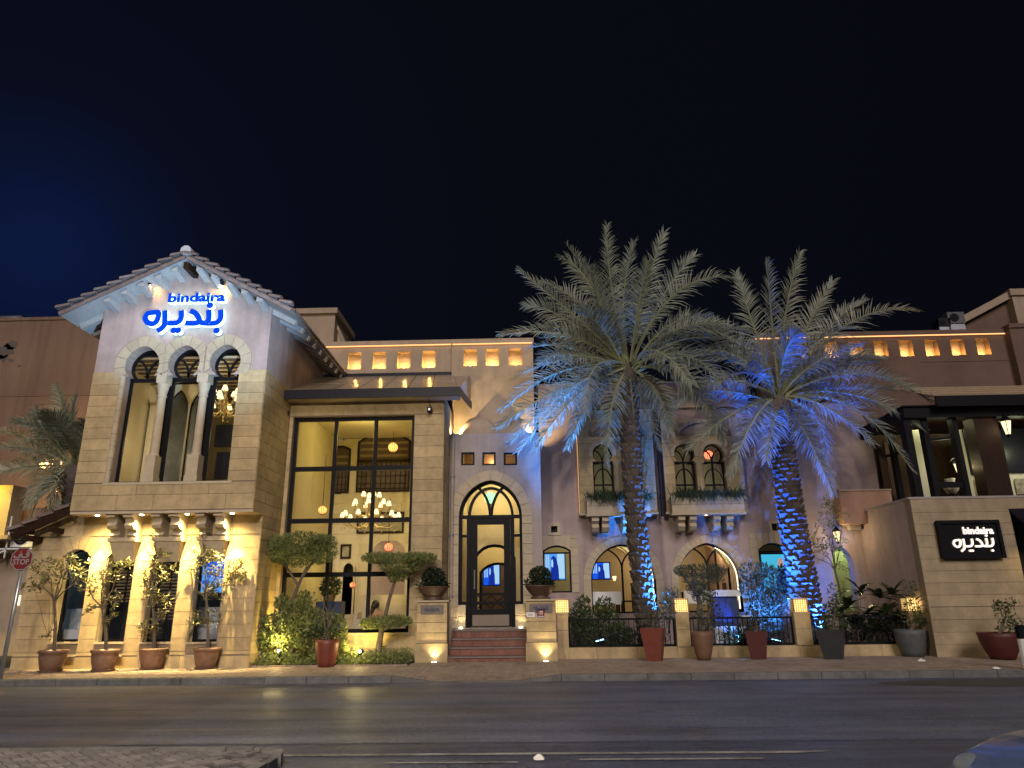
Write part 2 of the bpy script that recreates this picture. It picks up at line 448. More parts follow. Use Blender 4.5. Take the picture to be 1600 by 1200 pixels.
def asphalt_mat(name, base):
    m, n, out = _new(name)
    b = n.nodes.new('ShaderNodeBsdfPrincipled')
    geo = n.nodes.new('ShaderNodeNewGeometry')
    def noise(scale, vec=(1, 1, 1), det=4):
        mp = n.nodes.new('ShaderNodeMapping'); mp.inputs['Scale'].default_value = vec
        n.links.new(geo.outputs['Position'], mp.inputs['Vector'])
        t = n.nodes.new('ShaderNodeTexNoise'); t.inputs['Scale'].default_value = scale; t.inputs['Detail'].default_value = det; t.inputs['Roughness'].default_value = 0.65
        n.links.new(mp.outputs[0], t.inputs['Vector']); return t.outputs['Fac']
    def rng(v, a, b_, lo, hi):
        r = n.nodes.new('ShaderNodeMapRange'); r.inputs['From Min'].default_value = a; r.inputs['From Max'].default_value = b_
        r.inputs['To Min'].default_value = lo; r.inputs['To Max'].default_value = hi
        n.links.new(v, r.inputs['Value']); return r.outputs[0]
    def mul(a, c):
        k = n.nodes.new('ShaderNodeMath'); k.operation = 'MULTIPLY'; n.links.new(a, k.inputs[0]); n.links.new(c, k.inputs[1]); return k.outputs[0]
    grain = rng(noise(70, det=2), 0.3, 0.72, 0.45, 1.75)
    lane = rng(noise(1.0, (0.10, 1.6, 1), 5), 0.35, 0.68, 0.72, 1.3)
    blot = rng(noise(0.55, det=7), 0.4, 0.66, 1.12, 0.62)
    oil = rng(noise(1.7, det=3), 0.62, 0.72, 1.0, 0.6)
    mott = rng(noise(16, det=7), 0.34, 0.68, 0.55, 1.5)
    v = mul(mul(mul(mul(grain, lane), blot), oil), mott)
    vo = n.nodes.new('ShaderNodeTexVoronoi'); vo.feature = 'DISTANCE_TO_EDGE'; vo.inputs['Scale'].default_value = 0.35
    wob = n.nodes.new('ShaderNodeTexNoise'); wob.inputs['Scale'].default_value = 1.5; wob.inputs['Detail'].default_value = 5
    n.links.new(geo.outputs['Position'], wob.inputs['Vector'])
    ad = n.nodes.new('ShaderNodeVectorMath'); ad.operation = 'ADD'; n.links.new(geo.outputs['Position'], ad.inputs[0]); n.links.new(wob.outputs['Color'], ad.inputs[1])
    n.links.new(ad.outputs[0], vo.inputs['Vector'])
    crack = rng(vo.outputs['Distance'], 0.0, 0.006, 0.45, 1.0)
    v = mul(v, crack)
    sc = n.nodes.new('ShaderNodeVectorMath'); sc.operation = 'SCALE'; sc.inputs[0].default_value = base; n.links.new(v, sc.inputs['Scale'])
    n.links.new(sc.outputs[0], b.inputs['Base Color'])
    n.links.new(rng(noise(1.0, (0.15, 1.2, 1), 5), 0.35, 0.7, 0.36, 0.62), b.inputs['Roughness'])
    bp = n.nodes.new('ShaderNodeBump'); bp.inputs['Strength'].default_value = 0.7; bp.inputs['Distance'].default_value = 0.02
    n.links.new(noise(60, det=3), bp.inputs['Height']); n.links.new(bp.outputs[0], b.inputs['Normal'])
    n.links.new(b.outputs[0], out.inputs[0])
    return m
M['asphalt'] = asphalt_mat('asphalt', (0.050, 0.061, 0.105))
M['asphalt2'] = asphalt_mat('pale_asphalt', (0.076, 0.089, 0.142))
# ------------------------------------------------------------------ walls with openings
class Op:
    """an opening given by its closed (x,z) outline; x-monotone in z"""
    def __init__(self, pts):
        self.pts = [(float(x), float(z)) for x, z in pts]
        self.z0 = min(z for _, z in pts); self.z1 = max(z for _, z in pts)
    def zs(self): return sorted(set(round(z, 4) for _, z in self.pts))
    def span(self, z):
        if z <= self.z0 or z >= self.z1: return None
        xs = []
        n = len(self.pts)
        for i in range(n):
            (xa, za), (xb, zb) = self.pts[i], self.pts[(i+1) % n]
            if (za - z) * (zb - z) < 0:
                xs.append(xa + (xb-xa)*(z-za)/(zb-za))
        return (min(xs), max(xs)) if len(xs) >= 2 else None

def rect(x0, x1, z0, z1): return [(x0, z0), (x1, z0), (x1, z1), (x0, z1)]
def seg_arch(x0, x1, z0, zs, zt, n=8):
    """segmental arch: spring zs, crown zt"""
    w = (x1-x0)/2; h = zt-zs; R = (w*w+h*h)/(2*h); cx = (x0+x1)/2; cz = zt-R
    a = math.asin(min(1, w/R))
    return [(x0, z0), (x1, z0)] + [(cx+R*math.sin(a-2*a*i/n), cz+R*math.cos(a-2*a*i/n)) for i in range(n+1)]
def pointed_arch(x0, x1, z0, zs, zt, n=10):
    """two-centred arch whose sides leave the jambs upright"""
    w = (x1-x0)/2; h = zt-zs; cx = (x0+x1)/2
    R = (w*w+h*h)/(2*w)
    pts = [(x0, z0), (x1, z0)]
    c = x1-R
    a1 = math.asin(min(1, h/R))
    for i in range(n+1):
        a = a1*i/n; pts.append((c+R*math.cos(a), zs+R*math.sin(a)))
    c = x0+R
    for i in range(n-1, -1, -1):
        a = a1*i/n; pts.append((c-R*math.cos(a), zs+R*math.sin(a)))
    return pts
def horseshoe(x0, x1, z0, zs, r, cz, n=16, peak=0.06):
    """shaft x0..x1 up to zs, above it a round head of radius r about cz"""
    cx = (x0+x1)/2
    a0 = math.asin(max(-1, (zs-cz)/r))
    pts = [(x0, z0), (x1, z0), (x1, zs-0.002)]
    for i in range(n+1):
        a = a0 + (math.pi-2*a0)*i/n
        k = max(0, math.sin(a))**6*peak
        pts.append((cx+r*math.cos(a), cz+r*math.sin(a)+k))
    pts.append((x0, zs-0.002))
    return pts
def grow(pts, d):
    """offset a closed outline outwards by d"""
    n = len(pts)
    a = sum(pts[i][0]*pts[(i+1) % n][1]-pts[(i+1) % n][0]*pts[i][1] for i in range(n))
    s = 1 if a > 0 else -1
    out = []
    for i in range(n):
        p, q, r = pts[i-1], pts[i], pts[(i+1) % n]
        def nrm(u, v):
            dx, dz = v[0]-u[0], v[1]-u[1]; L = math.hypot(dx, dz) or 1
            return (s*dz/L, -s*dx/L)
        n1, n2 = nrm(p, q), nrm(q, r)
        mx, mz = n1[0]+n2[0], n1[1]+n2[1]
        L2 = (mx*mx+mz*mz)/2
        k = d/max(L2, 0.35)
        out.append((q[0]+mx*k, q[1]+mz*k))
    return out

def levels(outer, ops):
    z = set(outer.zs())
    for o in ops: z |= set(o.zs())
    z = sorted(z)
    out = [z[0]]
    for v in z[1:]:
        if v-out[-1] > 1e-3: out.append(v)
    return out
def intervals(outer, ops, z):
    s = outer.span(z)
    if not s: return []
    iv = [s]
    for o in ops:
        h = o.span(z)
        if not h: continue
        new = []
        for a, b in iv:
            if h[1] <= a or h[0] >= b: new.append((a, b)); continue
            if h[0] > a: new.append((a, h[0]))
            if h[1] < b: new.append((h[1], b))
        iv = new
    return [i for i in iv if i[1]-i[0] > 1e-4]

def wall_mb(outer_pts, ops, y0, y1, skip_z=None):
    """wall in the xz plane, front at y0, back at y1, holes cut right through"""
    mb = MB(); outer = Op(outer_pts); ops = [Op(p) if not isinstance(p, Op) else p for p in ops]
    zl = levels(outer, ops); e = 1e-4
    for za, zb in zip(zl, zl[1:]):
        A, B = intervals(outer, ops, za+e), intervals(outer, ops, zb-e)
        if len(A) != len(B):
            m = intervals(outer, ops, (za+zb)/2); A = B = m
        for (a0, a1), (b0, b1) in zip(A, B):
            mb.quad((a0, y0, za), (a1, y0, za), (b1, y0, zb), (b0, y0, zb))
            mb.quad((a1, y1, za), (a0, y1, za), (b0, y1, zb), (b1, y1, zb))
    for pts in [outer_pts] + [o.pts for o in ops]:
        n = len(pts)
        for i in range(n):
            (xa, za), (xb, zb) = pts[i], pts[(i+1) % n]
            if skip_z is not None and abs(za-skip_z) < 0.012 and abs(zb-skip_z) < 0.012: continue
            mb.quad((xa, y0, za), (xb, y0, zb), (xb, y1, zb), (xa, y1, za))
    return mb

def clad(parent, m, outer_pts, ops, y0, proud=0.018, ch=0.32, L=0.85, gap=0.009, z_start=None, seed=1, name='stone_block', limit=300):
    """stone courses standing proud of the wall at y0, one object per stone"""
    rnd = random.Random(seed)
    outer = Op(outer_pts); ops = [Op(p) for p in ops]
    z0, z1 = outer.z0, outer.z1
    zc = [z0]; z = z_start if z_start is not None else z0+ch
    while z < z1-0.08: zc.append(z); z += ch
    zc.append(z1)
    brk = sorted(set(sum((o.zs() for o in ops), []) + outer.zs()))
    count = 0; row = 0
    for ca, cb in zip(zc, zc[1:]):
        row += 1
        a, b = ca+gap/2, cb-gap/2
        zs = sorted(set([a, b] + [q for q in brk if a+0.01 < q < b-0.01]))
        runs = []; cur = None
        for u, v in zip(zs, zs[1:]):
            A, B = intervals(outer, ops, u+1e-4), intervals(outer, ops, v-1e-4)
            if len(A) != len(B): A = B = intervals(outer, ops, (u+v)/2)
            if cur is not None and len(cur[0][2]) == len(A): cur.append((u, v, A, B))
            else:
                cur = [(u, v, A, B)]; runs.append(cur)
        for run in runs:
            if run[-1][1]-run[0][0] < 0.03: continue
            for k in range(len(run[0][2])):
                lp, rp = [], []
                for u, v, A, B in run:
                    lp += [(A[k][0]+gap/2, u), (B[k][0]+gap/2, v)]
                    rp += [(A[k][1]-gap/2, u), (B[k][1]-gap/2, v)]
                xa = max(p[0] for p in lp); xb = min(p[0] for p in rp)
                if min(r[0]-l[0] for l, r in zip(lp, rp)) < 0.03 and xb-xa < 0.03: continue
                cuts = []
                if xb-xa > L*1.3:
                    n = max(2, round((xb-xa)/L)); st = (xb-xa)/n
                    off = 0.25*st*(1 if row % 2 else -1)
                    cuts = [xa+st*(i)+off for i in range(1, n)]
                def clean(ps):
                    o = []
                    for q in ps:
                        if not o or abs(q[0]-o[-1][0])+abs(q[1]-o[-1][1]) > 2e-3: o.append(q)
                    return o
                lefts = [lp] + [[(c+gap/2, run[0][0]), (c+gap/2, run[-1][1])] for c in cuts]
                rights = [[(c-gap/2, run[0][0]), (c-gap/2, run[-1][1])] for c in cuts] + [rp]
                for l, r in zip(lefts, rights):
                    poly = clean(clean(l)[::-1] + clean(r))
                    poly = [p for p in poly]
                    if len(poly) < 3 or count >= limit: continue
                    mb = MB(); d = proud*rnd.uniform(0.75, 1.15)
                    mb.prism(poly, y0-d, y0+0.01)
                    obj(name, mb, m, parent); count += 1
    return count

def voussoirs(parent, m, inner, outer, y0, proud, n_each=None, gap=0.01, name='arch_stone', back=0.0, step=1):
    """ring of stones between two outlines with matching vertices (open polylines)"""
    k = len(inner)
    i = 0
    while i < k-1:
        j = min(i+step, k-1)
        pi = list(inner[i:j+1]); po = list(outer[i:j+1])
        def shrink(ps):
            ps = list(ps)
            d0 = (ps[1][0]-ps[0][0], ps[1][1]-ps[0][1]); L0 = math.hypot(*d0) or 1
            d1 = (ps[-2][0]-ps[-1][0], ps[-2][1]-ps[-1][1]); L1 = math.hypot(*d1) or 1
            q0 = (ps[0][0]+d0[0]/L0*gap/2, ps[0][1]+d0[1]/L0*gap/2)
            q1 = (ps[-1][0]+d1[0]/L1*gap/2, ps[-1][1]+d1[1]/L1*gap/2)
            ps[0] = q0; ps[-1] = q1
            return ps
        pi, po = shrink(pi), shrink(po)
        mb = MB(); mb.prism(pi+po[::-1], y0-proud, y0+back)
        obj(name, mb, m, parent)
        i = j

def frame_poly(mb, pts, y0, y1, w, m=0):
    """frame of width w just inside a closed outline"""
    inn = grow(pts, -w); n = len(pts)
    for i in range(n):
        j = (i+1) % n
        a, b, c, d = pts[i], pts[j], inn[j], inn[i]
        vs = [(a[0], y0, a[1]), (b[0], y0, b[1]), (c[0], y0, c[1]), (d[0], y0, d[1]),
              (a[0], y1, a[1]), (b[0], y1, b[1]), (c[0], y1, c[1]), (d[0], y1, d[1])]
        mb.add(vs, [(0,1,2,3), (7,6,5,4), (3,2,6,7), (1,0,4,5)], m)
    return inn

def arc_pts(cx, cz, r, a0, a1, n=8):
    return [(cx+r*math.cos(a0+(a1-a0)*i/n), cz+r*math.sin(a0+(a1-a0)*i/n)) for i in range(n+1)]
def bars_along(mb, pts, y, w, d=0.05):
    for a, b in zip(pts, pts[1:]):
        mb.bar((a[0], y, a[1]), (b[0], y, b[1]), w, d)

# ------------------------------------------------------------------ lettering
def ribbon(mb, pts, w, yf, yb, mf=0, ms=1, closed=False):
    """flat stroke of width w along (x,z) points, from yf (front) back to yb"""
    n = len(pts); L, R = [], []
    for i in range(n):
        p = pts[i]
        a = pts[i-1] if (i > 0 or closed) else p
        b = pts[(i+1) % n] if (i < n-1 or closed) else p
        if a is p: t1 = t2 = (b[0]-p[0], b[1]-p[1])
        elif b is p: t1 = t2 = (p[0]-a[0], p[1]-a[1])
        else: t1, t2 = (p[0]-a[0], p[1]-a[1]), (b[0]-p[0], b[1]-p[1])
        l1, l2 = math.hypot(*t1) or 1, math.hypot(*t2) or 1
        n1, n2 = (-t1[1]/l1, t1[0]/l1), (-t2[1]/l2, t2[0]/l2)
        mx, mz = n1[0]+n2[0], n1[1]+n2[1]
        k = w/2/max((mx*mx+mz*mz)/2, 0.4)
        L.append((p[0]+mx*k, p[1]+mz*k)); R.append((p[0]-mx*k, p[1]-mz*k))
    rng = range(n if closed else n-1)
    for i in rng:
        j = (i+1) % n
        mb.quad((L[i][0], yf, L[i][1]), (L[j][0], yf, L[j][1]), (R[j][0], yf, R[j][1]), (R[i][0], yf, R[i][1]), mf)
        mb.quad((L[i][0], yf, L[i][1]), (L[j][0], yf, L[j][1]), (L[j][0], yb, L[j][1]), (L[i][0], yb, L[i][1]), ms)
        mb.quad((R[i][0], yf, R[i][1]), (R[j][0], yf, R[j][1]), (R[j][0], yb, R[j][1]), (R[i][0], yb, R[i][1]), ms)
    if not closed:
        for i in (0, n-1):
            mb.quad((L[i][0], yf, L[i][1]), (R[i][0], yf, R[i][1]), (R[i][0], yb, R[i][1]), (L[i][0], yb, L[i][1]), ms)
def disc(mb, c, r, yf, yb, mf=0, ms=1, n=12):
    pts = [(c[0]+r*math.cos(2*math.pi*i/n), c[1]+r*math.sin(2*math.pi*i/n)) for i in range(n)]
    mb.prism(pts, yf, yb, mf, ms)

def smooth_path(pts, n=4, closed=False):
    """Catmull-Rom through (x,z) points"""
    out = []; k = len(pts)
    rng = range(k if closed else k-1)
    for i in rng:
        if closed: p0, p1, p2, p3 = pts[i-1], pts[i], pts[(i+1) % k], pts[(i+2) % k]
        else: p0, p1, p2, p3 = pts[max(i-1, 0)], pts[i], pts[i+1], pts[min(i+2, k-1)]
        for j in range(n):
            t = j/n
            out.append(tuple(0.5*((2*p1[c])+(-p0[c]+p2[c])*t+(2*p0[c]-5*p1[c]+4*p2[c]-p3[c])*t*t+(-p0[c]+3*p1[c]-3*p2[c]+p3[c])*t**3) for c in range(len(p1))))
    if not closed: out.append(tuple(pts[-1]))
    return out

# Arabic wordmark, units of the traced drawing (x right, y down)
AR_STROKES = [
    ([(378, 468), (300, 468), (245, 480), (215, 530), (240, 585), (300, 608), (350, 585), (376, 530)], True),
    ([(667, 440), (667, 520), (645, 570), (590, 598), (480, 598)], False),
    ([(460, 440), (460, 560), (445, 640), (365, 700)], False),
    ([(775, 448), (835, 470), (880, 520), (890, 570), (850, 600), (715, 600)], False),
    ([(1160, 430), (1160, 530), (1130, 578), (1080, 600), (960, 600), (895, 585)], False),
    ([(1012, 432), (1012, 540), (985, 592)], False)]
AR_DOTS = [(1027, 378), (1110, 693), (575, 690), (628, 690)]
def arabic(mb, fx, w, yf, yb, mf=0, ms=1, dots=32):
    """fx maps drawing units to (x,z); w = stroke width in metres"""
    for i, (st, cl) in enumerate(AR_STROKES):
        ps = smooth_path([fx(*p) for p in st], 4, cl)
        ribbon(mb, ps, w, yf-0.0015*i, yb, mf, ms, cl)
    for i, d in enumerate(AR_DOTS):
        disc(mb, fx(*d), w*0.6, yf-0.0012*i-0.010, yb, mf, ms)

def text_mb(body, depth, bold=0.0):
    cu = bpy.data.curves.new('t', 'FONT'); cu.body = body; cu.extrude = depth; cu.offset = bold; cu.resolution_u = 3
    o = bpy.data.objects.new('t', cu); COL.objects.link(o)
    bpy.context.view_layer.update()
    me = bpy.data.meshes.new_from_object(o.evaluated_get(bpy.context.evaluated_depsgraph_get()))
    bpy.data.objects.remove(o); bpy.data.curves.remove(cu)
    return me
def text(name, body, x0, x1, z0, z1, yf, depth, mats, parent, bold=0.0, shear=0.0, **kw):
    """text filling the box x0..x1, z0..z1 on the plane yf (front), reading from -y"""
    me = text_mb(body, 0.5, bold)
    xs = [v.co.x for v in me.vertices]; ys = [v.co.y for v in me.vertices]
    ax, bx, ay, by = min(xs), max(xs), min(ys), max(ys)
    for v in me.vertices:
        u = (v.co.x-ax)/(bx-ax); w = (v.co.y-ay)/(by-ay)
        v.co = (x0+u*(x1-x0)+shear*w, yf+(0.5-v.co.z)*depth, z0+w*(z1-z0))
    me.materials.clear()
    for mm in (mats if isinstance(mats, (list, tuple)) else [mats]): me.materials.append(mm)
    me.name = name
    if len(me.materials) > 1:
        for p in me.polygons: p.material_index = 0 if p.normal.y < -0.7 else 1
    return obj(name, me, None, parent, **kw)
# ------------------------------------------------------------------ ground, road, pavement, island
mb = MB(); mb.quad((-400, -300, -0.02), (400, -300, -0.02), (400, 900, -0.02), (-400, 900, -0.02))
obj('ground', mb, M['ground'], kind='structure')
KY = 16.45            # kerb line
mb = MB(); mb.quad((-60, -12, 0), (60, -12, 0), (60, KY+0.02, 0), (-60, KY+0.02, 0))
road = obj('road', mb, M['asphalt'], kind='structure')
# paler road tone right of the diagonal edge
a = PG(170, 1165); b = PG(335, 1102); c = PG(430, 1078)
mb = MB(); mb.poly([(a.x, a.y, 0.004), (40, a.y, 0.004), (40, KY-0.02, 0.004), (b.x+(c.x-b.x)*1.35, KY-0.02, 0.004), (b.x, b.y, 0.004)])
obj('pale_road_area', mb, M['asphalt2'], road)
a = PG(1390, 1074)  # flat ellipse of darker road tone at the right
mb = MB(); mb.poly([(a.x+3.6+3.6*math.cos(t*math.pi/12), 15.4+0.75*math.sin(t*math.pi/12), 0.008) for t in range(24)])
obj('dark_patch', mb, M['darkpatch'], road)
def marking(x0, x1, y0, y1, taper=0.0):
    mb = MB(); mb.poly([(x0, y0, 0.008), (x1-taper, y0, 0.008), (x1, y1, 0.008), (x0, y1, 0.008)])
    obj('road_marking', mb, M['paint'], road)
marking(-2.85, 3.35, 8.71, 8.82, 0.5)
marking(0.45, 2.4, 8.40, 8.48)
marking(-1.6, -0.2, 8.30, 8.36)

# pavement with a dropped kerb in front of the steps
dx0, dx1, dx2, dx3 = PG(628, 1060).x, PG(665, 1064).x, PG(822, 1063).x, PG(870, 1056).x
def kerb_h(x):
    if x < dx0 or x > dx3: return 0.14
    if x < dx1: return 0.14-0.12*(x-dx0)/(dx1-dx0)
    if x > dx2: return 0.02+0.12*(x-dx2)/(dx3-dx2)
    return 0.02
def pave_h(x, y):
    k = min(1, max(0, (y-KY-0.15)/3.2))
    return kerb_h(x)*(1-k)+0.14*k
mb = MB(); nx, ny = 90, 8
xs = [-60]+[-15+i*30/nx for i in range(nx+1)]+[60]
ys = [KY+0.15+i*(6.0)/ny for i in range(ny+1)]+[60]
for x in range(len(xs)):
    for y in ys: mb.v.append((xs[x], y, pave_h(xs[x], y)-0.02))
for i in range(len(xs)-1):
    for j in range(len(ys)-1):
        a = i*len(ys)+j; mb.f.append((a, a+len(ys), a+len(ys)+1, a+1)); mb.m.append(0)
pavement = obj('pavement', mb, M['joint'], kind='structure')
mb = MB(); rnd = random.Random(4)
# herringbone bricks on the pavement
bw, bl, g = 0.10, 0.20, 0.012
c45 = math.cos(rad(45))
def herring(xmin, xmax, ymin, ymax, fn):
    N = int(((xmax-xmin)+(ymax-ymin))/bw)+6
    for k in range(-N, N):
        for l in range(-N//2, N//2):
            # horizontal brick
            hu, hv = (k+4*l)*bw, k*bw
            for kind in (0, 1):
                if kind == 0: cu, cv, lu, lv = hu+bl/2, hv+bw/2, bl, bw
                else: cu, cv, lu, lv = hu+2*bw+bw/2, hv+bl/2-bw, bw, bl
                x = xmin+(cu-cv)*c45; y = ymin+(cu+cv)*c45
                if xmin < x < xmax and ymin < y < ymax: fn(x, y, lu-g, lv-g)
def pbrick(x, y, lu, lv):
    z = pave_h(x, y)+rnd.uniform(-0.003, 0.003)
    if abs(x) > 13.9: return
    vs = []
    for zz, s in ((z-0.02, 1.0), (z, 0.96)):
        for (a, b) in ((-1, -1), (1, -1), (1, 1), (-1, 1)):
            u, v = a*lu/2*s, b*lv/2*s
            vs.append((x+(u-v)*c45, y+(u+v)*c45, zz))
    mb.add(vs, [(4,5,6,7), (0,1,5,4), (1,2,6,5), (2,3,7,6), (3,0,4,7)])
herring(-13.9, 13.9, KY+0.2, 21.4, pbrick)
obj('paving_bricks', mb, M['paver'], pavement, kind='stuff')
# kerb stones
kerb = thing('kerb', None, None, (0, KY, 0)); kerb['kind'] = 'structure'
x = -16.0; rnd = random.Random(7)
while x < 17:
    L = 0.92
    e0 = x+0.006; e1 = x+L-0.006
    mb = MB()
    h0, h1 = kerb_h(e0), kerb_h(e1)
    d = rnd.uniform(-0.006, 0.006)
    y0, y1 = KY+d, KY+0.16+d
    b = 0.018
    vs = [(e0, y0, -0.05), (e1, y0, -0.05), (e1, y1, -0.05), (e0, y1, -0.05),
          (e0, y0, max(0.004, h0-b)), (e1, y0, max(0.004, h1-b)), (e0, y0+b, h0), (e1, y0+b, h1), (e1, y1, h1), (e0, y1, h0)]
    mb.add(vs, [(0,1,5,4), (4,5,7,6), (6,7,8,9), (1,2,8,7,5), (3,0,4,6,9), (2,3,9,8)])
    obj('kerb_stone', mb, M['kerb'], kerb)
    x += L
# brick island at the lower left
island = thing('traffic_island', None, None, (-5, 8.6, 0)); island['kind'] = 'structure'
ix1 = PG(424, 1186, 0.10).x; iy1 = PG(300, 1166.5, 0.13).y
mb = MB()
edge = [(-40, iy1-0.10), (ix1-0.35, iy1-0.10), (ix1-0.10, iy1-0.32), (ix1-0.02, iy1-0.7), (ix1-0.02, 5.8), (-40, 5.8)]
mb.add([(p[0], p[1], 0.10) for p in edge]+[(p[0], p[1], -0.02) for p in edge],
       [tuple(range(5, -1, -1))]+[(i, (i+1) % 6, (i+1) % 6+6, i+6) for i in range(6)])
obj('island_base', mb, M['joint'], island)
rnd = random.Random(12); cnt = [0]; rest = MB()
def ibrick(x, y, lu, lv):
    lu -= 0.010; lv -= 0.010
    if x > ix1-0.06 or y > iy1-0.2: return
    if (x-(ix1-0.35)) > 0 and (y-(iy1-0.45)) > 0 and (x-ix1+0.35)**2+(y-iy1+0.45)**2 > 0.08: return
    worn = max(0, 1-abs(x-ix1)/1.1)*max(0.25, 1-abs(y-8.2)/1.5)
    if rnd.random() < worn*0.25: return
    z = 0.135-worn*rnd.uniform(0, 0.035)
    r = rad(45)+rnd.uniform(-1, 1)*(0.02+0.22*worn)
    cr_, sr_ = math.cos(r), math.sin(r)
    tx, ty = rnd.uniform(-1, 1)*0.12*worn, rnd.uniform(-1, 1)*0.12*worn
    vs = []
    for zz, s in ((0.07, 1.0), (z-0.006, 1.0), (z, 0.93)):
        for (a, b) in ((-1, -1), (1, -1), (1, 1), (-1, 1)):
            u, v = a*lu/2*s, b*lv/2*s
            vs.append((x+u*cr_-v*sr_, y+u*sr_+v*cr_, zz+(u*tx+v*ty if zz > 0.1 else 0)))
    fs = [(8,9,10,11)]+[(i, (i+1) % 4, (i+1) % 4+4, i+4) for i in range(4)]+[(i+4, (i+1) % 4+4, (i+1) % 4+8, i+8) for i in range(4)]
    if y > 7.2 and x > -6.9 and cnt[0] < 290:
        m1 = MB(); m1.add(vs, fs); obj('brick', m1, M['paver2'], island); cnt[0] += 1
    else: rest.add(vs, fs)
herring(-9.0, ix1, 5.9, iy1, ibrick)
obj('far_bricks', rest, M['paver2'], island, kind='stuff')
x = -9.0
while x < ix1-0.4:
    mb = MB(); mb.box(x+0.005, min(x+0.8, ix1-0.36)-0.005, iy1-0.1, iy1+rnd.uniform(-0.01, 0.01), -0.02, 0.13)
    obj('edge_stone', mb, M['kerb'], island); x += 0.8
for i in range(5):
    t0, t1 = rad(90-18*i), rad(90-18*(i+1))
    cx, cy = ix1-0.36, iy1-0.42
    mb = MB()
    pts = [(cx+r*math.cos(t), cy+r*math.sin(t)) for r, t in ((0.42, t0-0.02), (0.42, t1+0.02), (0.31, t1+0.02), (0.31, t0-0.02))]
    mb.add([(p[0], p[1], -0.02) for p in pts]+[(p[0], p[1], 0.125+rnd.uniform(-0.02, 0.01)) for p in pts],
           [(4,5,6,7)]+[(k, (k+1) % 4, (k+1) % 4+4, k+4) for k in range(4)])
    obj('edge_stone', mb, M['kerb'], island)
y = iy1-0.44
while y > 5.9:
    mb = MB(); mb.box(ix1-0.06+rnd.uniform(-.02, .02), ix1+0.05+rnd.uniform(-.03, .02), y-0.3, y-0.02, -0.02, 0.115+rnd.uniform(-.03, .01))
    obj('edge_stone', mb, M['kerb'], island); y -= 0.32
# ------------------------------------------------------------------ left wing: gabled stone house with bay
YL, YU, YC = 19.1, 18.4, 20.55
wing = thing('gabled_house', 'stone fronted gabled house with lit blue sign and three tall arched windows', 'building', (-10, YL, 0.14))
GZ = 0.12
lx0, lx1 = -13.42, -7.26
ux0, ux1 = PX(110, 798, YU), -7.26
zU = PZ(255, 798, YU)            # underside of the bay
zband = PZ(290, 580, YU)         # stone up to here, plaster above
YV = YU-0.72                      # verge of the gable roof, forward of the wall
xap = PX(290, 400, YV); zap = PZ(290, 402, YV)
zeL = zap-(zap-PZ(91, 492, YV))*(xap-ux0)/(xap-PX(91, 492, YV))
# lower wall with four windows
lw_out = [(lx0, GZ), (lx1, GZ), (lx1, zU+0.3), (PX(110, 790, YL), PZ(110, 786, YL)), (PX(52, 832, YL), PZ(52, 826, YL))]
lw_out[4] = (lx0, lw_out[4][1])
lw_ops = []; lw_dims = []
for (pl, pr) in ((78, 121), (150, 193), (221, 266), (293, 338)):
    x0, x1 = PX(pl, 1003, YL), PX(pr, 1003, YL)
    zb = PZ((pl+pr)/2, 1003, YL); zt = PZ((pl+pr)/2+16, 858, YL)
    lw_dims.append((x0, x1, zb, zt)); lw_ops.append(seg_arch(x0, x1, zb, zt-0.2, zt))
lowwall = obj('lower_wall', wall_mb(lw_out, lw_ops, YL, YL+0.4), M['stone_back'], wing)
# surround rings and stones
lw_big = []
for (x0, x1, zb, zt) in lw_dims:
    lw_big.append(seg_arch(x0-0.02, x1+0.02, zb-0.34, zt-0.18, zt+0.34))
clad(lowwall, M['stone'], lw_out, lw_big, YL, 0.02, 0.322, 0.95, seed=3, z_start=GZ+0.42)
for (x0, x1, zb, zt) in lw_dims:
    a = seg_arch(x0, x1, zb, zt-0.2, zt, 6)[2:]
    cx = (x0+x1)/2; hw = (x1-x0)/2+0.26
    top = [(cx+hw*math.cos(rad(8+164*i/6)), zt-0.02+0.37*math.sin(rad(8+164*i/6))**0.6) for i in range(7)]
    voussoirs(lowwall, M['stone'], a, top, YL, 0.035, step=1, back=0.2)
    # recessed apron under the sill
    mb = MB(); mb.box(x0, x1, YL+0.03, YL+0.06, zb-0.33, zb-0.05)
    obj('apron_stone', mb, M['stone'], lowwall)
    mb = MB(); mb.box(x0-0.04, x1+0.04, YL-0.05, YL+0.25, zb-0.05, zb)
    mb.box(x0-0.02, x1+0.02, YL-0.045, YL+0.01, zb-0.36, zb-0.31)
    obj('window_sill', mb, M['trim'], lowwall)
    mb = MB()  # stone jamb linings
    mb.box(x0-0.03, x0+0.002, YL+0.004, YL+0.3, zb, zt-0.2); mb.box(x1-0.002, x1+0.03, YL+0.004, YL+0.3, zb, zt-0.2)
    obj('jamb_stone', mb, M['trim'], lowwall)
    w = MB(); pts = seg_arch(x0, x1, zb, zt-0.2, zt)
    frame_poly(w, pts, YL+0.24, YL+0.30, 0.055)
    fr = obj('window', w, M['black'], wing)
    mb = MB(); mb.poly([(x, YL+0.27, z) for x, z in grow(pts, -0.03)]); obj('pane', mb, M['pglass'], fr)
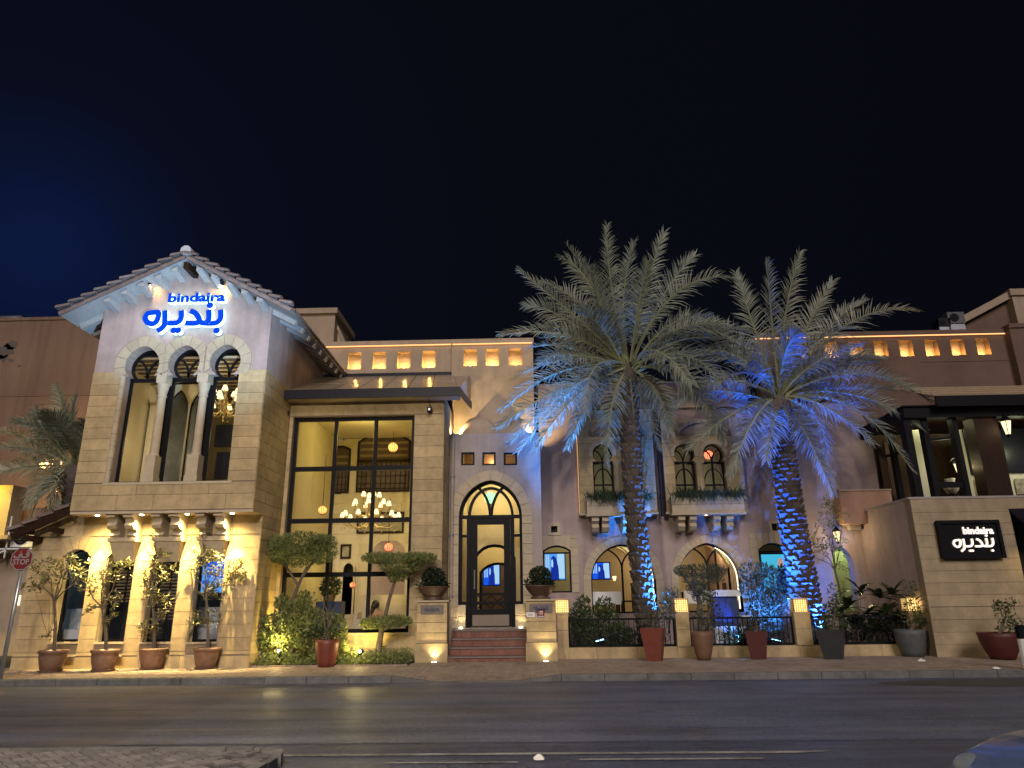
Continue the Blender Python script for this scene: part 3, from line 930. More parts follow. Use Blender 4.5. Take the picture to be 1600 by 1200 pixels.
# slatted blinds behind two of the windows
for k in (1, 2):
    x0, x1, zb, zt = lw_dims[k]
    sh = thing('slatted_blind', ['', 'slatted blind behind the second ground floor window from the left corner', 'slatted blind behind the third ground floor window, dark and half open'][k], 'blind', (x0, YL+0.4, zb))
    z = zb+(1.0 if k == 1 else 0.55); n = 0
    while z < zt-0.12:
        for (a, b) in ((x0+0.06, (x0+x1)/2-0.02), ((x0+x1)/2+0.02, x1-0.06)):
            mb = MB(); mb.bar((a, YL+0.42, z), (b, YL+0.42, z), 0.014, 0.05, up=(0, 0.75, 0.66))
            obj('slat', mb, M['blind'], sh)
        z += 0.085
    mb = MB()
    for xx in (x0+0.05, (x0+x1)/2, x1-0.05): mb.box(xx-0.02, xx+0.02, YL+0.385, YL+0.39+0.005, zb, zt-0.1)
    obj('stile', mb, M['wood'], sh)
# upper bay wall
up_out = [(ux0, zU), (ux1, zU), (ux1, zeL), (xap, zap), (ux0, zeL)]
cols_px = ((169, 223), (239, 289), (307, 356))
zsill = PZ(255, 753, YU); zimp = PZ(290, 586, YU); ztop = PZ(285, 541, YU)
up_ops = []; up_dims = []
for a, b in cols_px:
    x0, x1 = PX(a, 752, YU), PX(b, 751, YU)
    r = (x1-x0)/2*1.04
    cz = ztop-0.05-r
    up_dims.append((x0, x1, r, cz)); up_ops.append(horseshoe(x0, x1, zsill, zimp, r, cz))
heads = [horseshoe(x0, x1, zimp-0.004, zimp, r, cz) for x0, x1, r, cz in up_dims]
up_wide = rect(up_dims[0][0], up_dims[2][1], zsill, zimp-0.003)
upwall = obj('upper_wall', wall_mb(up_out, [up_wide]+heads, YU, YU+0.38, zimp), M['pink'], wing)
# stone below the band
sl_out = [(ux0, zU+0.02), (ux1, zU+0.02), (ux1, zband), (ux0, zband)]
hole = rect(up_dims[0][0]-0.0, up_dims[2][1]+0.0, zsill-0.0, zband+1)
back = wall_mb(sl_out, [rect(up_dims[0][0], up_dims[2][1], zsill, zband-0.001)], YU-0.012, YU-0.002)
bk = obj('stone_backing', back, M['stone_back'], upwall)
clad(upwall, M['stone'], sl_out, [hole], YU-0.012, 0.02, 0.305, 0.9, seed=9, z_start=zU+0.42, limit=150)
# side return of the bay and of the whole wing (right side)
mb = MB(); mb.box(ux0, ux0+0.3, YU+0.382, YC+5, zU+0.302, zeL); obj('side_wall', mb, M['pink'], wing)
mb = MB(); mb.box(lx0, lx0+0.3, YL+0.402, YC+4, GZ, PZ(52, 826, YL)-0.05); obj('side_wall', mb, M['stone_back'], wing)
mb = MB(); mb.box(ux1-0.3, ux1-0.004, YL+0.402, YC, GZ, zU+0.30); obj('side_wall', mb, M['stone_back'], wing)
mb = MB(); mb.box(ux1-0.3, ux1-0.002, YU+0.382, YC+5, zU+0.302, zeL); side = obj('side_wall', mb, M['pink'], wing)
z = GZ
row = 0
while z < zband-0.05:
    h = min(0.32, zband-z)
    y0 = (YL if z < zU-0.2 else YU)
    cuts = [y0, y0+0.62+0.3*(row % 2), YC] if z < zU-0.2 else [y0+0.0, y0+0.55+0.25*(row % 2), y0+1.4, YC]
    for a, b in zip(cuts, cuts[1:]):
        mb = MB(); mb.box(ux1-0.012, ux1+0.014, a+0.006 if a > y0 else a-0.012, b-0.006, z+0.006, z+h-0.006)
        obj('side_stone', mb, M['stone'], side)
    z += h; row += 1
# soffit of the bay
mb = MB(); mb.box(ux0, ux1, YU+0.002, YL-0.002, zU-0.06, zU-0.001); obj('bay_soffit', mb, M['trim'], wing)
# arch surrounds, imposts
for i, (x0, x1, r, cz) in enumerate(up_dims):
    cx = (x0+x1)/2; n = 9
    aL = 214 if i == 0 else 205; aR = -34 if i == 2 else -25
    inn, out = [], []
    for k in range(n*2+1):
        t = rad(aR+(aL-aR)*k/(n*2)); pk = max(0, math.sin(t))**6*0.06
        ro = r+0.30
        inn.append((cx+r*math.cos(t), cz+r*math.sin(t)+pk))
        ox = cx+ro*math.cos(t); 
        lim = (x1-x0)/2+(up_dims[1][0]-up_dims[0][1])/2-0.003
        if i > 0 and ox < cx-lim: ox = cx-lim
        if i < 2 and ox > cx+lim: ox = cx+lim
        out.append((ox, cz+ro*math.sin(t)+pk))
    voussoirs(upwall, M['trim'], inn, out, YU, 0.045, step=2, back=0.3)
    # window frame with Y tracery
    w = MB(); pts = up_ops[i]
    fy = YU+0.30
    frame_poly(w, pts, fy, fy+0.06, 0.075)
    w.box(x0+0.02, x1-0.02, fy-0.012, fy+0.05, zimp-0.09, zimp+0.01)
    h = ztop-zimp
    for s in (-1, 1):
        bars_along(w, [(cx+s*(r*0.86-r*0.86*math.cos(rad(q))) , zimp+0.02+h*0.66*math.sin(rad(q))) for q in range(0, 86, 12)], fy+0.02, 0.055, 0.05)
    fr = obj('arched_window', w, M['black'], wing)
    mb = MB(); mb.poly([(x, fy+0.045, z) for x, z in [(x0+.05, zsill+.05), (x1-.05, zsill+.05), (x1-.05, zimp-.05), (x0+.05, zimp-.05)]]); obj('pane', mb, M['pglass'], fr)
    mb = MB(); mb.poly([(x, fy+0.04, z) for x, z in grow(pts, -0.05) if z > zimp-0.02]); obj('pane', mb, M['pglass'], fr)
# columns between the windows
for i in (0, 1):
    xa, xb = up_dims[i][1], up_dims[i+1][0]
    cx = (xa+xb)/2; w = (xb-xa)
    mb = MB()
    mb.lathe([(0.135, 0.72), (0.118, 0.80), (0.115, 1.0), (0.105, zimp-zsill-0.62), (0.125, zimp-zsill-0.60), (0.125, zimp-zsill-0.55), (0.11, zimp-zsill-0.53), (0.17, zimp-zsill-0.22)], (cx, YU+0.12, zsill), 16)
    mb.box(cx-w/2+0.003, cx+w/2-0.003, YU-0.04, YU+0.28, zsill+0.002, zsill+0.72)
    mb.box(cx-w/2-0.02, cx+w/2+0.02, YU-0.06, YU+0.27, zsill+0.004, zsill+0.16)
    mb.box(cx-w/2+0.001, cx+w/2-0.001, YU-0.045, YU+0.29, zimp-0.22, zimp+0.05)
    obj('column', mb, M['trim'], wing, smooth=False)
    mb = MB(); mb.box(xa-0.03, xb+0.03, YU+0.285, YU+0.375, zsill, zimp); obj('mullion_panel', mb, M['black'], wing)
mb = MB(); mb.box(up_dims[0][0]-0.12, up_dims[2][1]+0.12, YU-0.05, YU+0.26, zsill-0.07, zsill); obj('sill', mb, M['trim'], upwall)
# round stone jamb at the left opening (quarter roll)
mb = MB(); z = zsill
k = 0
while z < zimp-0.05:
    mb2 = MB(); mb2.tube([(up_dims[0][0]-0.05, YU+0.02, z+0.005), (up_dims[0][0]-0.05, YU+0.02, min(z+0.33, zimp)-0.005)], 0.075, 10)
    obj('jamb_roll', mb2, M['trim'], upwall, smooth=False); z += 0.33
# scroll brackets and corbels under the bay
for (pa, pb) in ((167, 208), (237, 279), (306, 349)):
    xa, xb = PX(pa, 800, YU+0.1), PX(pb, 800, YU+0.1)
    for xs in ((xa, xa+0.24), (xb-0.24, xb)):
        prof = [(YL, zU-0.06), (YL-0.62, zU-0.06), (YL-0.64, zU-0.13), (YL-0.50, zU-0.17), (YL-0.46, zU-0.26), (YL-0.52, zU-0.34), (YL-0.46, zU-0.42), (YL-0.30, zU-0.46), (YL-0.27, zU-0.52), (YL-0.33, zU-0.58), (YL-0.26, zU-0.63), (YL, zU-0.64)]
        mb = MB(); n = len(prof)
        vs = [(xs[0], y, z) for y, z in prof]+[(xs[1], y, z) for y, z in prof]
        mb.add(vs, [tuple(range(n)), tuple(range(2*n-1, n-1, -1))]+[(i, i+n, (i+1) % n+n, (i+1) % n) for i in range(n)])
        obj('scroll_bracket', mb, M['trim'], wing)
    mb = MB(); cx = (xa+xb)/2
    vs = []
    for z, hw, d in ((zU-0.64, (xb-xa)/2+0.03, 0.36), (zU-0.74, (xb-xa)/2+0.03, 0.34), (zU-0.76, (xb-xa)/2-0.02, 0.30), (zU-1.26, 0.26, 0.07)):
        vs += [(cx-hw, YL-d, z), (cx+hw, YL-d, z), (cx+hw, YL-0.022, z), (cx-hw, YL-0.022, z)]
    fs = [(0,1,2,3), (15,14,13,12)]
    for r_ in range(3):
        for i in range(4): fs.append((r_*4+i, r_*4+(i+1) % 4, r_*4+4+(i+1) % 4, r_*4+4+i))
    mb.add(vs, fs); obj('corbel', mb, M['trim'], wing)
# downlights
for px in (153, 222, 293, 363):
    p = P(px, 800, YU+0.22); 
    mb = MB(); mb.lathe([(0.001, 0), (0.05, 0.0), (0.05, 0.03)], (p.x, p.y, zU-0.085), 12); obj('downlight', mb, M['whitelens'], wing)
    spot('downlight_lamp', (p.x, p.y, zU-0.10), (p.x, p.y+0.5, 0), 60, (1.0, 0.74, 0.27), 135, 1.0, 0.03)
    spot('downlight_beam', (p.x, p.y, zU-0.10), (p.x, p.y+0.30, 0), 270, (1.0, 0.74, 0.29), 118, 1.0, 0.03)
    spot('downlight_beam', (p.x, p.y, zU-0.10), (p.x, p.y+0.36, 0.5), 2300, (1.0, 0.74, 0.30), 56, 1.0, 0.03)
# room interiors
yb = YL+4.2
mb = MB()
mb.box(lx0+0.3, ux1-0.3, yb, yb+0.1, GZ, 3.9); mb.box(lx0+0.301, lx0+0.32, YL+0.41, yb, GZ, 3.0); mb.box(ux1-0.33, ux1-0.305, YL+0.41, yb, GZ, 3.9)
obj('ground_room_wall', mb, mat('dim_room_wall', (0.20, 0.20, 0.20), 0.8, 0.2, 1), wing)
mb = MB(); mb.box(lx0+0.3, ux1-0.34, YL+0.402, yb, zU-0.3, zU-0.25); obj('ground_room_ceiling', mb, M['beam'], wing)
mb = MB(); mb.box(lx0+0.3, ux1-0.34, YL+0.402, yb, GZ+0.3, GZ+0.34); obj('ground_room_floor', mb, M['floor'], wing)
yb2 = YU+4.6
mb = MB(); mb.prism([(ux0+0.3, zU+0.35), (ux1-0.3, zU+0.35), (ux1-0.3, zeL-0.1), (xap, zap-0.3), (ux0+0.3, zeL-0.1)], yb2, yb2+0.1)
mb.box(ux1-0.33, ux1-0.302, YU+0.4, yb2, zU+0.35, zeL-0.1); mb.box(ux0+0.302, ux0+0.33, YU+0.4, yb2, zU+0.35, zeL-0.1)
obj('upper_room_wall', mb, M['cream'], wing)
mb = MB(); mb.box(ux0+0.3, ux1-0.3, YU+0.39, yb2, zU+0.301, zU+0.35); obj('upper_room_floor', mb, M['floor'], wing)
zc_ = zimp+0.62
mb = MB(); mb.box(ux0+0.3, ux1-0.34, YU+0.40, yb2, zc_, zc_+0.06); obj('boarded_ceiling', mb, M['cream'], wing)
for i in range(12):
    mb = MB(); y = YU+0.45+i*0.36; mb.box(ux0+0.31, ux1-0.35, y, y+0.15, zc_-0.03, zc_-0.001); obj('ceiling_beam', mb, M['beam'], wing)
yi = YU+2.3
arcs = [pointed_arch(P(c_, 700, yi).x-0.34, P(c_, 700, yi).x+0.34, zU+0.36, PZ(c_, 640, yi), PZ(c_, 608, yi)) for c_ in (208, 269, 304)]
obj('inner_arcade', wall_mb(rect(ux0+0.31, PX(318, 700, yi), zU+0.35, zc_-0.16), arcs, yi, yi+0.2), M['cream'], wing)
for a_ in arcs:
    mb = MB(); frame_poly(mb, a_, yi+0.1, yi+0.16, 0.04); f = obj('inner_arch_frame', mb, M['black'], wing)
    mb = MB(); mb.prism(grow(a_, -0.02), yi+0.13, yi+0.14); obj('grey_glass', mb, M['greyglass'], f)
for py0, py1 in ((663, 698), (706, 748)):
    a_, b_ = P(334, py1, yi), P(372, py0, yi)
    mb = MB(); mb.box(a_.x, b_.x+0.3, yi, yi+0.1, a_.z, b_.z); obj('dark_shelf_panel', mb, M['dark'], wing)
point('upper_room_light', (xap+0.9, YU+1.2, zU+2.2), 20, (1.0, 0.80, 0.42), 0.3)
point('upper_room_light', (xap-1.2, YU+1.3, zU+2.0), 20, (1.0, 0.80, 0.45), 0.3)
point('ground_room_light', (xap-1.6, YL+2.4, 3.0), 5, (0.45, 0.75, 1.0), 0.3)
point('ground_room_light', (xap+1.6, YL+2.2, 2.8), 4, (0.5, 0.8, 1.0), 0.3)

# gable roof -------------------------------------------------------
yv = YV                       # verge
slope_l = (zap-zeL)/(xap-ux0)
def roof_z(x, s): # underside line of the roof boards
    return zap+0.02-(abs(x-xap))*((zap-zeL)/((xap-ux0) if s < 0 else (ux1-xap)))
roof_end = 24.6
roof = None
rl = PX(91, 492, yv); rr = ux1+(ux0-rl)
for s, xe in ((-1, rl), (1, rr)):
    nx = 15 if s < 0 else 15
    # slab
    mb = MB()
    za, ze = roof_z(xap, s), roof_z(xe, s)
    vs = [(xap, yv+0.05, za), (xe, yv+0.05, ze), (xe, roof_end, ze), (xap, roof_end, za)]
    mb.add(vs+[(x, y, z+0.05) for x, y, z in vs], [(0,1,2,3), (7,6,5,4), (0,4,5,1), (1,5,6,2), (2,6,7,3), (3,7,4,0)])
    rf = obj('roof', mb, M['rafter'], wing)
    # soffit boards along y, joined, thin gaps
    mb = MB(); nb = 26
    for i in range(nb):
        t0, t1 = (i+0.06)/nb, (i+0.94)/nb
        xa, xb = xap+(xe-xap)*t0, xap+(xe-xap)*t1
        A, B = (xa, roof_z(xa, s)), (xb, roof_z(xb, s))
        mb.add([(A[0], yv+0.03, A[1]-0.022), (B[0], yv+0.03, B[1]-0.022), (B[0], YU+0.38 if abs(xb-xap) < 2.6 else YU+3, B[1]-0.022), (A[0], YU+0.38 if abs(xb-xap) < 2.6 else YU+3, A[1]-0.022),
                (A[0], yv+0.03, A[1]-0.002), (B[0], yv+0.03, B[1]-0.002)], [(0,1,2,3), (0,4,5,1)])
        if i % 2 == 0 or True:
            pass
    obj('soffit_boards', mb, M['rafter'], rf, kind='stuff')
    # barge board
    mb = MB(); mb.bar((xap, yv+0.02, roof_z(xap, s)+0.02), (xe, yv+0.02, roof_z(xe, s)+0.02), 0.11, 0.05, up=(0, 1, 0)); obj('barge_board', mb, M['tile'], rf)
    # verge tiles, overlapping steps
    n = 10
    for i in range(n):
        t0, t1 = i/n, (i+1.15)/n
        xa, xb = xap+(xe-xap)*t0, xap+(xe-xap)*t1
        if abs(xb-xap) > abs(xe-xap)+0.08: xb = xe+s*0.08
        mb = MB()
        zt = 0.095
        r_ = 0.085
        A = Vector((xa, yv-0.02, roof_z(xa, s)+zt)); B = Vector((xb, yv-0.02, roof_z(xb, s)+zt+0.10))
        prof = []
        for k in range(7):
            a = rad(-20+k*220/6); prof.append((0.10*math.cos(a)*1.0, 0.075*math.sin(a)))
        vs = []
        for Pp, sc in ((A, 0.92), (B, 1.12)):
            for (u, v) in prof: vs.append((Pp.x, Pp.y+u*sc, Pp.z+v*sc))
        fs = [(k, k+1, k+8, k+7) for k in range(6)]+[tuple(range(6, -1, -1)), tuple(range(7, 14))]
        mb.add(vs, fs); obj('verge_tile', mb, M['tile'], rf)
    # courses of barrel tiles over the slope (joined), eave row singly
    mb = MB(); w = 0.21
    ncol = int((roof_end-yv-0.2)/w)
    for j in range(ncol):
        y = yv+0.2+j*w
        A = Vector((xap, y, roof_z(xap, s)+0.075)); B = Vector((xe, y, roof_z(xe, s)+0.075))
        vs = []
        for Pp in (A, B):
            for k in range(5):
                a = rad(k*45); vs.append((Pp.x, Pp.y+0.085*math.cos(a), Pp.z+0.07*math.sin(a)))
        mb.add(vs, [(k, k+1, k+6, k+5) for k in range(4)])
        for nm, yy, zz, rr2 in (('eave_tile', y, 0.085, 0.085),):
            m2 = MB(); vs = []
            for xx in (xe-s*0.35, xe+s*0.06):
                for k in range(6):
                    a = rad(-10+k*40); vs.append((xx, yy+rr2*math.cos(a), roof_z(xx, s)+zz+rr2*0.85*math.sin(a)))
                    
            m2.add(vs, [(k, k+1, k+7, k+6) for k in range(5)]+[(5,4,3,2,1,0), (6,7,8,9,10,11)])
            obj(nm, m2, M['tile'], rf)
    obj('barrel_tiles', mb, M['tile'], rf, kind='stuff')
    # rafter tails along the eave
    y = YU+0.15; k = 0
    while y < 24.2:
        mb = MB(); xi = ux0+0.1 if s < 0 else ux1-0.1
        mb.bar((xi, y, roof_z(xi, s)-0.11), (xe-s*0.12, y, roof_z(xe-s*0.12, s)-0.10), 0.17, 0.15, up=(0, 1, 0))
        obj('rafter_tail', mb, M['rafter'], rf); y += 0.62; k += 1
# outlooker beams carrying the verge
for s, xe in ((-1, rl), (1, rr)):
    for i in range(5):
        x = xap+s*(0.36+i*0.45)
        if i == 0 and s > 0: pass
        mb = MB(); z = roof_z(x, s)-0.035
        zs_ = 0.17
        mb.add([(x-0.09, yv+0.16, z-0.02+s*0.04), (x+0.09, yv+0.16, z-0.02-s*0.04), (x+0.09, YU, z-0.02-s*0.04), (x-0.09, YU, z-0.02+s*0.04),
                (x-0.09, yv+0.16, z-zs_*0.7), (x+0.09, yv+0.16, z-zs_*0.7), (x+0.09, YU, z-zs_-0.05), (x-0.09, YU, z-zs_-0.05)],
               [(0,1,2,3), (7,6,5,4), (0,4,5,1), (1,5,6,2), (3,2,6,7), (0,3,7,4)])
        obj('outlooker', mb, M['rafter'], wing)
mb = MB(); mb.box(xap-0.07, xap+0.07, yv+0.1, YU, zap-0.30, zap-0.10); obj('outlooker', mb, M['wood'], wing)
mb = MB(); mb.tube([(xap, yv-0.05, zap+0.20), (xap, roof_end, zap+0.20)], 0.15, 10); obj('ridge_tile', mb, M['rafter'], wing)

# small lean-to tiled roof over the lower left corner
pts = [P(12, 829, YL-0.55), P(110, 788, YL-0.55)]
A, B = pts
mb = MB()
for k in range(4):
    t0, t1 = k/4, (k+1.12)/4
    p = A.lerp(B, 1-t0); q = A.lerp(B, 1-min(t1, 1.02))
    tb = MB(); vs = []
    for Pp, up in ((p, 0.0), (q, 0.05)):
        vs += [(Pp.x, YL-0.60, Pp.z-0.06+up), (Pp.x, YL+1.5, Pp.z-0.06+up), (Pp.x, YL+1.5, Pp.z+0.02+up), (Pp.x, YL-0.60, Pp.z+0.02+up)]
    tb.add(vs, [(0,1,2,3), (7,6,5,4), (0,4,5,1), (1,5,6,2), (2,6,7,3), (3,7,4,0)])
    obj('lean_to_tile', tb, M['tile'], wing)
mb.bar((A.x+0.1, YL-0.5, A.z-0.16), (B.x, YL-0.5, B.z-0.16), 0.16, 0.06); mb.bar((A.x+0.55, YL+0.3, A.z-0.2), (A.x+0.55, YL-0.55, A.z-0.2), 0.16, 0.14)
mb.bar((A.x+1.1, YL+0.0, A.z+0.02), (A.x+1.1, YL-0.5, A.z+0.02), 0.14, 0.12)
obj('lean_to_frame', mb, M['wood'], wing)

# the blue halo sign on the gable -----------------------------------
ysf, ysb = YU-0.19, YU-0.05
sign = thing('wall_sign', 'large blue lit lettering in Latin and Arabic high on the gable', 'sign', (PX(290, 490, YU), YU, PZ(290, 490, YU)))
def fx(u, v):
    p = P(200+u/8, 430+v/8, ysf); return (p.x, p.z)
m_ = [M['signblue'], M['signside']]
sc = (fx(1100, 500)[0]-fx(1000, 500)[0])/100
mb = MB(); arabic(mb, fx, 70*sc, ysf, ysb); obj('arabic_word', mb, m_, sign, kind='stuff')
xa, zb = fx(492, 345); xb, zt = fx(1226, 208)
text('latin_word', 'bindaira', xa, xb, zb, zt, ysf, ysb-ysf, m_, sign, bold=0.05)
mb = MB(); ribbon(mb, [fx(1010, 300), fx(1005, 350), fx(1018, 380)], 24*sc, ysf-0.006, ysb); obj('long_stroke', mb, m_, sign)
# two small spotlights under the verge
for px, py, tx, ty in ((232, 440, 241, 459), (347, 441, 349, 455)):
    p = P(px, py, YU-0.34); q = P(tx, ty, YU)
    t = thing('spotlight', 'small spotlight under the %s slope of the sign gable' % ('left' if px < 290 else 'right'), 'spotlight', p)
    mb = MB(); mb.tube([p+Vector((0, -0.06, 0.05)), p+Vector((0, 0.06, -0.05))], [0.05, 0.06], 10); obj('housing', mb, M['dark'], t)
    mb = MB(); mb.tube([p+Vector((0, 0, 0.04)), p+Vector((0, 0.05, 0.22))], 0.015, 6); obj('bracket', mb, M['dark'], t)
    spot('spotlight_lamp', p+Vector((0, 0.06, -0.07)), q, 34, (1.0, 0.66, 0.2), 125, 1.0, 0.03)
# soffit glow source: no strip on the sign, the flood added below
# unseen cool floodlight put across the road to wash the gable and its soffit
spot('added_gable_flood', (1.0, 5.0, 0.32), (xap, YU-0.2, zap-1.0), 18000, (0.40, 0.66, 1.0), 21, 0.6, 0.15)
# screen and armchair seen in the ground floor windows
x0, x1, zb, zt = lw_dims[3]
p = P(333, 880, YL+0.8)
t = thing('lit_screen', 'vivid blue screen in the rightmost ground floor window of the gabled house', 'screen', p)
mb = MB(); mb.box(p.x-0.62, p.x+0.6, p.y, p.y+0.06, p.z-0.82, p.z+0.6); obj('case', mb, M['black'], t)
mb = MB(); mb.quad((p.x-0.58, p.y-0.004, p.z-0.78), (p.x+0.56, p.y-0.004, p.z-0.78), (p.x+0.56, p.y-0.004, p.z+0.56), (p.x-0.58, p.y-0.004, p.z+0.56)); d_ = obj('display', mb, M['tvsky'], t)
mb = MB(); rnd = random.Random(2)
for k in range(26):
    u, v, r_ = p.x+rnd.uniform(-.45, .44), p.z+rnd.uniform(-.65, .45), rnd.uniform(.03, .09)
    mb.poly([(u+r_*1.6*math.cos(q*1.0472), p.y-0.006-k*0.0004, v+r_*math.sin(q*1.0472)) for q in range(6)])
obj('pale_part', mb, M['tvblue'], d_)
mb = MB(); mb.poly([(p.x-0.1+0.06*math.cos(q*0.7854), p.y-0.016, p.z+0.28+0.10*math.sin(q*0.7854)) for q in range(8)]); obj('red_part', mb, M['redglow'], d_)
for k, (px, lab) in enumerate(((108, 'pale armchair inside the ground floor window nearest the stop sign'), (318, 'pale bench under the blue screen of the gabled house'))):
    c = P(px, 985, YL+0.95); zf_ = GZ+0.34
    t = thing('armchair', lab, 'chair', (c.x, c.y, zf_))
    mb = MB(); mb.box(c.x-0.4, c.x+0.4, c.y-0.3, c.y+0.35, zf_+0.15, zf_+0.62); obj('seat', mb, M['pale'], t)
    mb = MB(); mb.box(c.x-0.4, c.x+0.4, c.y+0.351, c.y+0.5, zf_+0.15, zf_+1.15); obj('backrest', mb, M['pale'], t)
    for s_ in (-0.5, 0.4):
        mb = MB(); mb.box(c.x+s_, c.x+s_+0.1, c.y-0.3, c.y+0.5, zf_+0.15, zf_+0.8); obj('armrest', mb, M['pale'], t)
    point('ground_room_light', (c.x+0.3, c.y-0.3, 2.6), 6, (0.4, 0.72, 1.0), 0.15)
for k in range(9):
    q = fx(260+k*110, (545, 560, 590, 560, 560, 560, 570, 560, 530)[k])
    point('sign_halo_led', (q[0], YU-0.10, q[1]), 2.2, (0.50, 0.80, 1.0), 0.02)
for k in range(5):
    q = fx(540+k*150, 285); point('sign_halo_led', (q[0], YU-0.10, q[1]), 1.4, (0.50, 0.80, 1.0), 0.02)
point('upper_room_light', (xap+0.3, YU+1.5, zimp-0.1), 10, (1.0, 0.80, 0.42), 0.2)
# ------------------------------------------------------------------ central glazed hall
hall = thing('glazed_hall', 'two storey stone hall with a tall black framed grid window and lit dining room', 'building', (-5, YC, 0.14))
cx0, cx1 = -7.26, -2.60
zE = PZ(570, 622, YC)
wx0, wx1 = -7.13, -3.47
wz0, wz1 = PZ(540, 989, YC), PZ(553, 650, YC)
h_out = rect(cx0+0.016, cx1, GZ, zE)
h_op = [rect(wx0, wx1, wz0, wz1)]
hw = obj('front_wall', wall_mb(h_out, h_op, YC, YC+0.35), M['stone_back'], hall)
clad(hw, M['stone'], h_out, [rect(wx0-0.003, wx1+0.003, wz0, wz1)], YC, 0.02, 0.33, 1.0, seed=21, z_start=GZ+0.36)
for xx in (cx1,):
    mb = MB(); mb.box(xx-0.3, xx, YC+0.352, YC+4.2, GZ, zE+0.1); sw = obj('side_wall', mb, M['stone_back'], hall)
    z = GZ; r_ = 0
    while z < zE-0.05:
        h = min(0.33, zE-z)
        for a, b in ((YC-0.018, YC+0.75+0.3*(r_ % 2)), (YC+0.75+0.3*(r_ % 2), YC+1.43)):
            mb = MB(); mb.box(xx+0.001, xx+0.022, a+0.006, b-0.006, z+0.006, z+h-0.006); obj('side_stone', mb, M['stone'], sw)
        z += h; r_ += 1
# grid window
w = MB(); fy = YC+0.16
frame_poly(w, h_op[0], fy, fy+0.1, 0.10)
colx = [wx0+(wx1-wx0)*t for t in (0.345, 0.675)]
zr = [PZ(552, 730, YC), PZ(548, 812, YC), PZ(545, 897, YC)]
for x in colx: w.box(x-0.05, x+0.05, fy+0.002, fy+0.098, wz0+0.09, wz1-0.09)
for z in zr: w.box(wx0+0.09, wx1-0.09, fy-0.004, fy+0.094, z-0.065, z+0.065)
win = obj('grid_window', w, M['black'], hall)
xs = [wx0]+colx+[wx1]; zs_ = [wz0]+zr+[wz1]
for i in range(3):
    for j in range(4):
        mb = MB(); mb.quad((xs[i]+.045, fy+0.05, zs_[j]+.045), (xs[i+1]-.045, fy+0.05, zs_[j]+.045), (xs[i+1]-.045, fy+0.05, zs_[j+1]-.045), (xs[i]+.045, fy+0.05, zs_[j+1]-.045))
        obj('pane', mb, M['pglass'], win)
mb = MB(); mb.box(wx0-0.05, wx1+0.05, YC-0.06, YC+0.16, wz0-0.07, wz0-0.002); obj('window_sill', mb, M['trim'], hw)
# lean-to roof: eave at the front, rising to the niche wall
YN1 = 23.6
eL, eR = P(432, 614, YC-0.62), P(716, 608, YC-0.62)
ze = (eL.z+eR.z)/2
rx0, rx1 = cx0+0.02, eR.x
zt = PZ(640, 587, YN1)
mb = MB()
mb.add([(rx0-0.25, YC-0.62, ze), (rx1, YC-0.62, ze), (cx1-0.05, YN1, zt), (rx0, YN1, zt), (rx0-0.25, YC-0.62, ze-0.06), (rx1, YC-0.62, ze-0.06), (cx1-0.05, YN1, zt-0.06), (rx0, YN1, zt-0.06)],
       [(0,1,2,3), (7,6,5,4), (0,4,5,1), (1,5,6,2), (2,6,7,3), (3,7,4,0)])
rf = obj('roof', mb, M['dark'], hall)
N = 7
for i in range(N):
    for j in range(2):
        a0, a1 = (i+0.02)/N, (i+0.98)/N; b0, b1 = (j+0.02)/2, (j+0.98)/2
        def q(a, b):
            xa = (rx0-0.25)*(1-b)+rx0*b; xb = rx1*(1-b)+(cx1-0.05)*b
            return (xa+(xb-xa)*a, YC-0.62+(YN1-YC+0.62)*b, ze+(zt-ze)*b+0.012)
        m2 = MB(); m2.add([q(a0, b0), q(a1, b0), q(a1, b1), q(a0, b1)]+[(p[0], p[1], p[2]-0.01) for p in (q(a0, b0), q(a1, b0), q(a1, b1), q(a0, b1))],
               [(0,1,2,3), (0,4,5,1), (1,5,6,2), (2,6,7,3), (3,7,4,0)]); obj('roof_panel', m2, M['roofpanel'], rf)
# hip side slope at the right end
mb = MB(); a = (rx1+0.0, YC-0.62, ze); b = (rx1+0.35, YC+0.6, ze+0.25); c = (cx1+0.55, YN1, zt+0.0); d = (cx1-0.05, YN1, zt)
mb.add([a, (rx1+0.12, YC+2.2, ze+0.35), c, d], [(0,1,2,3)]); obj('hip_panel', mb, M['roofpanel'], rf)
mb = MB(); mb.box(rx0-0.27, rx1+0.04, YC-0.66, YC-0.59, ze-0.20, ze+0.07)
mb.add([(rx1+0.04, YC-0.66, ze-0.2), (rx1+0.04, YC-0.66, ze+0.07), (rx1+0.16, YC+2.2, ze+0.40), (rx1+0.16, YC+2.2, ze+0.14)], [(0,1,2,3)])
obj('fascia', mb, M['dark'], rf)
mb = MB(); mb.box(rx0, rx1, YC-0.588, YC-0.03, ze-0.16, ze-0.14); obj('eave_soffit', mb, M['trim'], rf)
mb = MB(); mb.box(rx0, cx1+0.3, YN1-0.06, YN1+0.02, zt-0.02, zt+0.10); obj('flashing', mb, M['dark'], rf)
# two small black lamps hung below the eave
for px, py, wd in ((447, 646, 'left'), (671, 640, 'right')):
    p = P(px, py, YC-0.18)
    t = thing('eave_lamp', 'small black box lamp hung under the hall eave, %s of the grid window' % wd, 'lamp', p)
    mb = MB(); mb.box(p.x-0.07, p.x+0.07, p.y-0.06, p.y+0.06, p.z-0.07, p.z+0.07); obj('housing', mb, M['black'], t)
    mb = MB(); mb.box(p.x-0.03, p.x+0.03, p.y-0.066, p.y-0.058, p.z-0.04, p.z+0.03); obj('lens', mb, M['steel'], t)
    mb = MB(); mb.tube([p+Vector((0, 0, 0.07)), p+Vector((-0.02, 0, 0.42))], 0.008, 5); obj('cable', mb, M['black'], t)
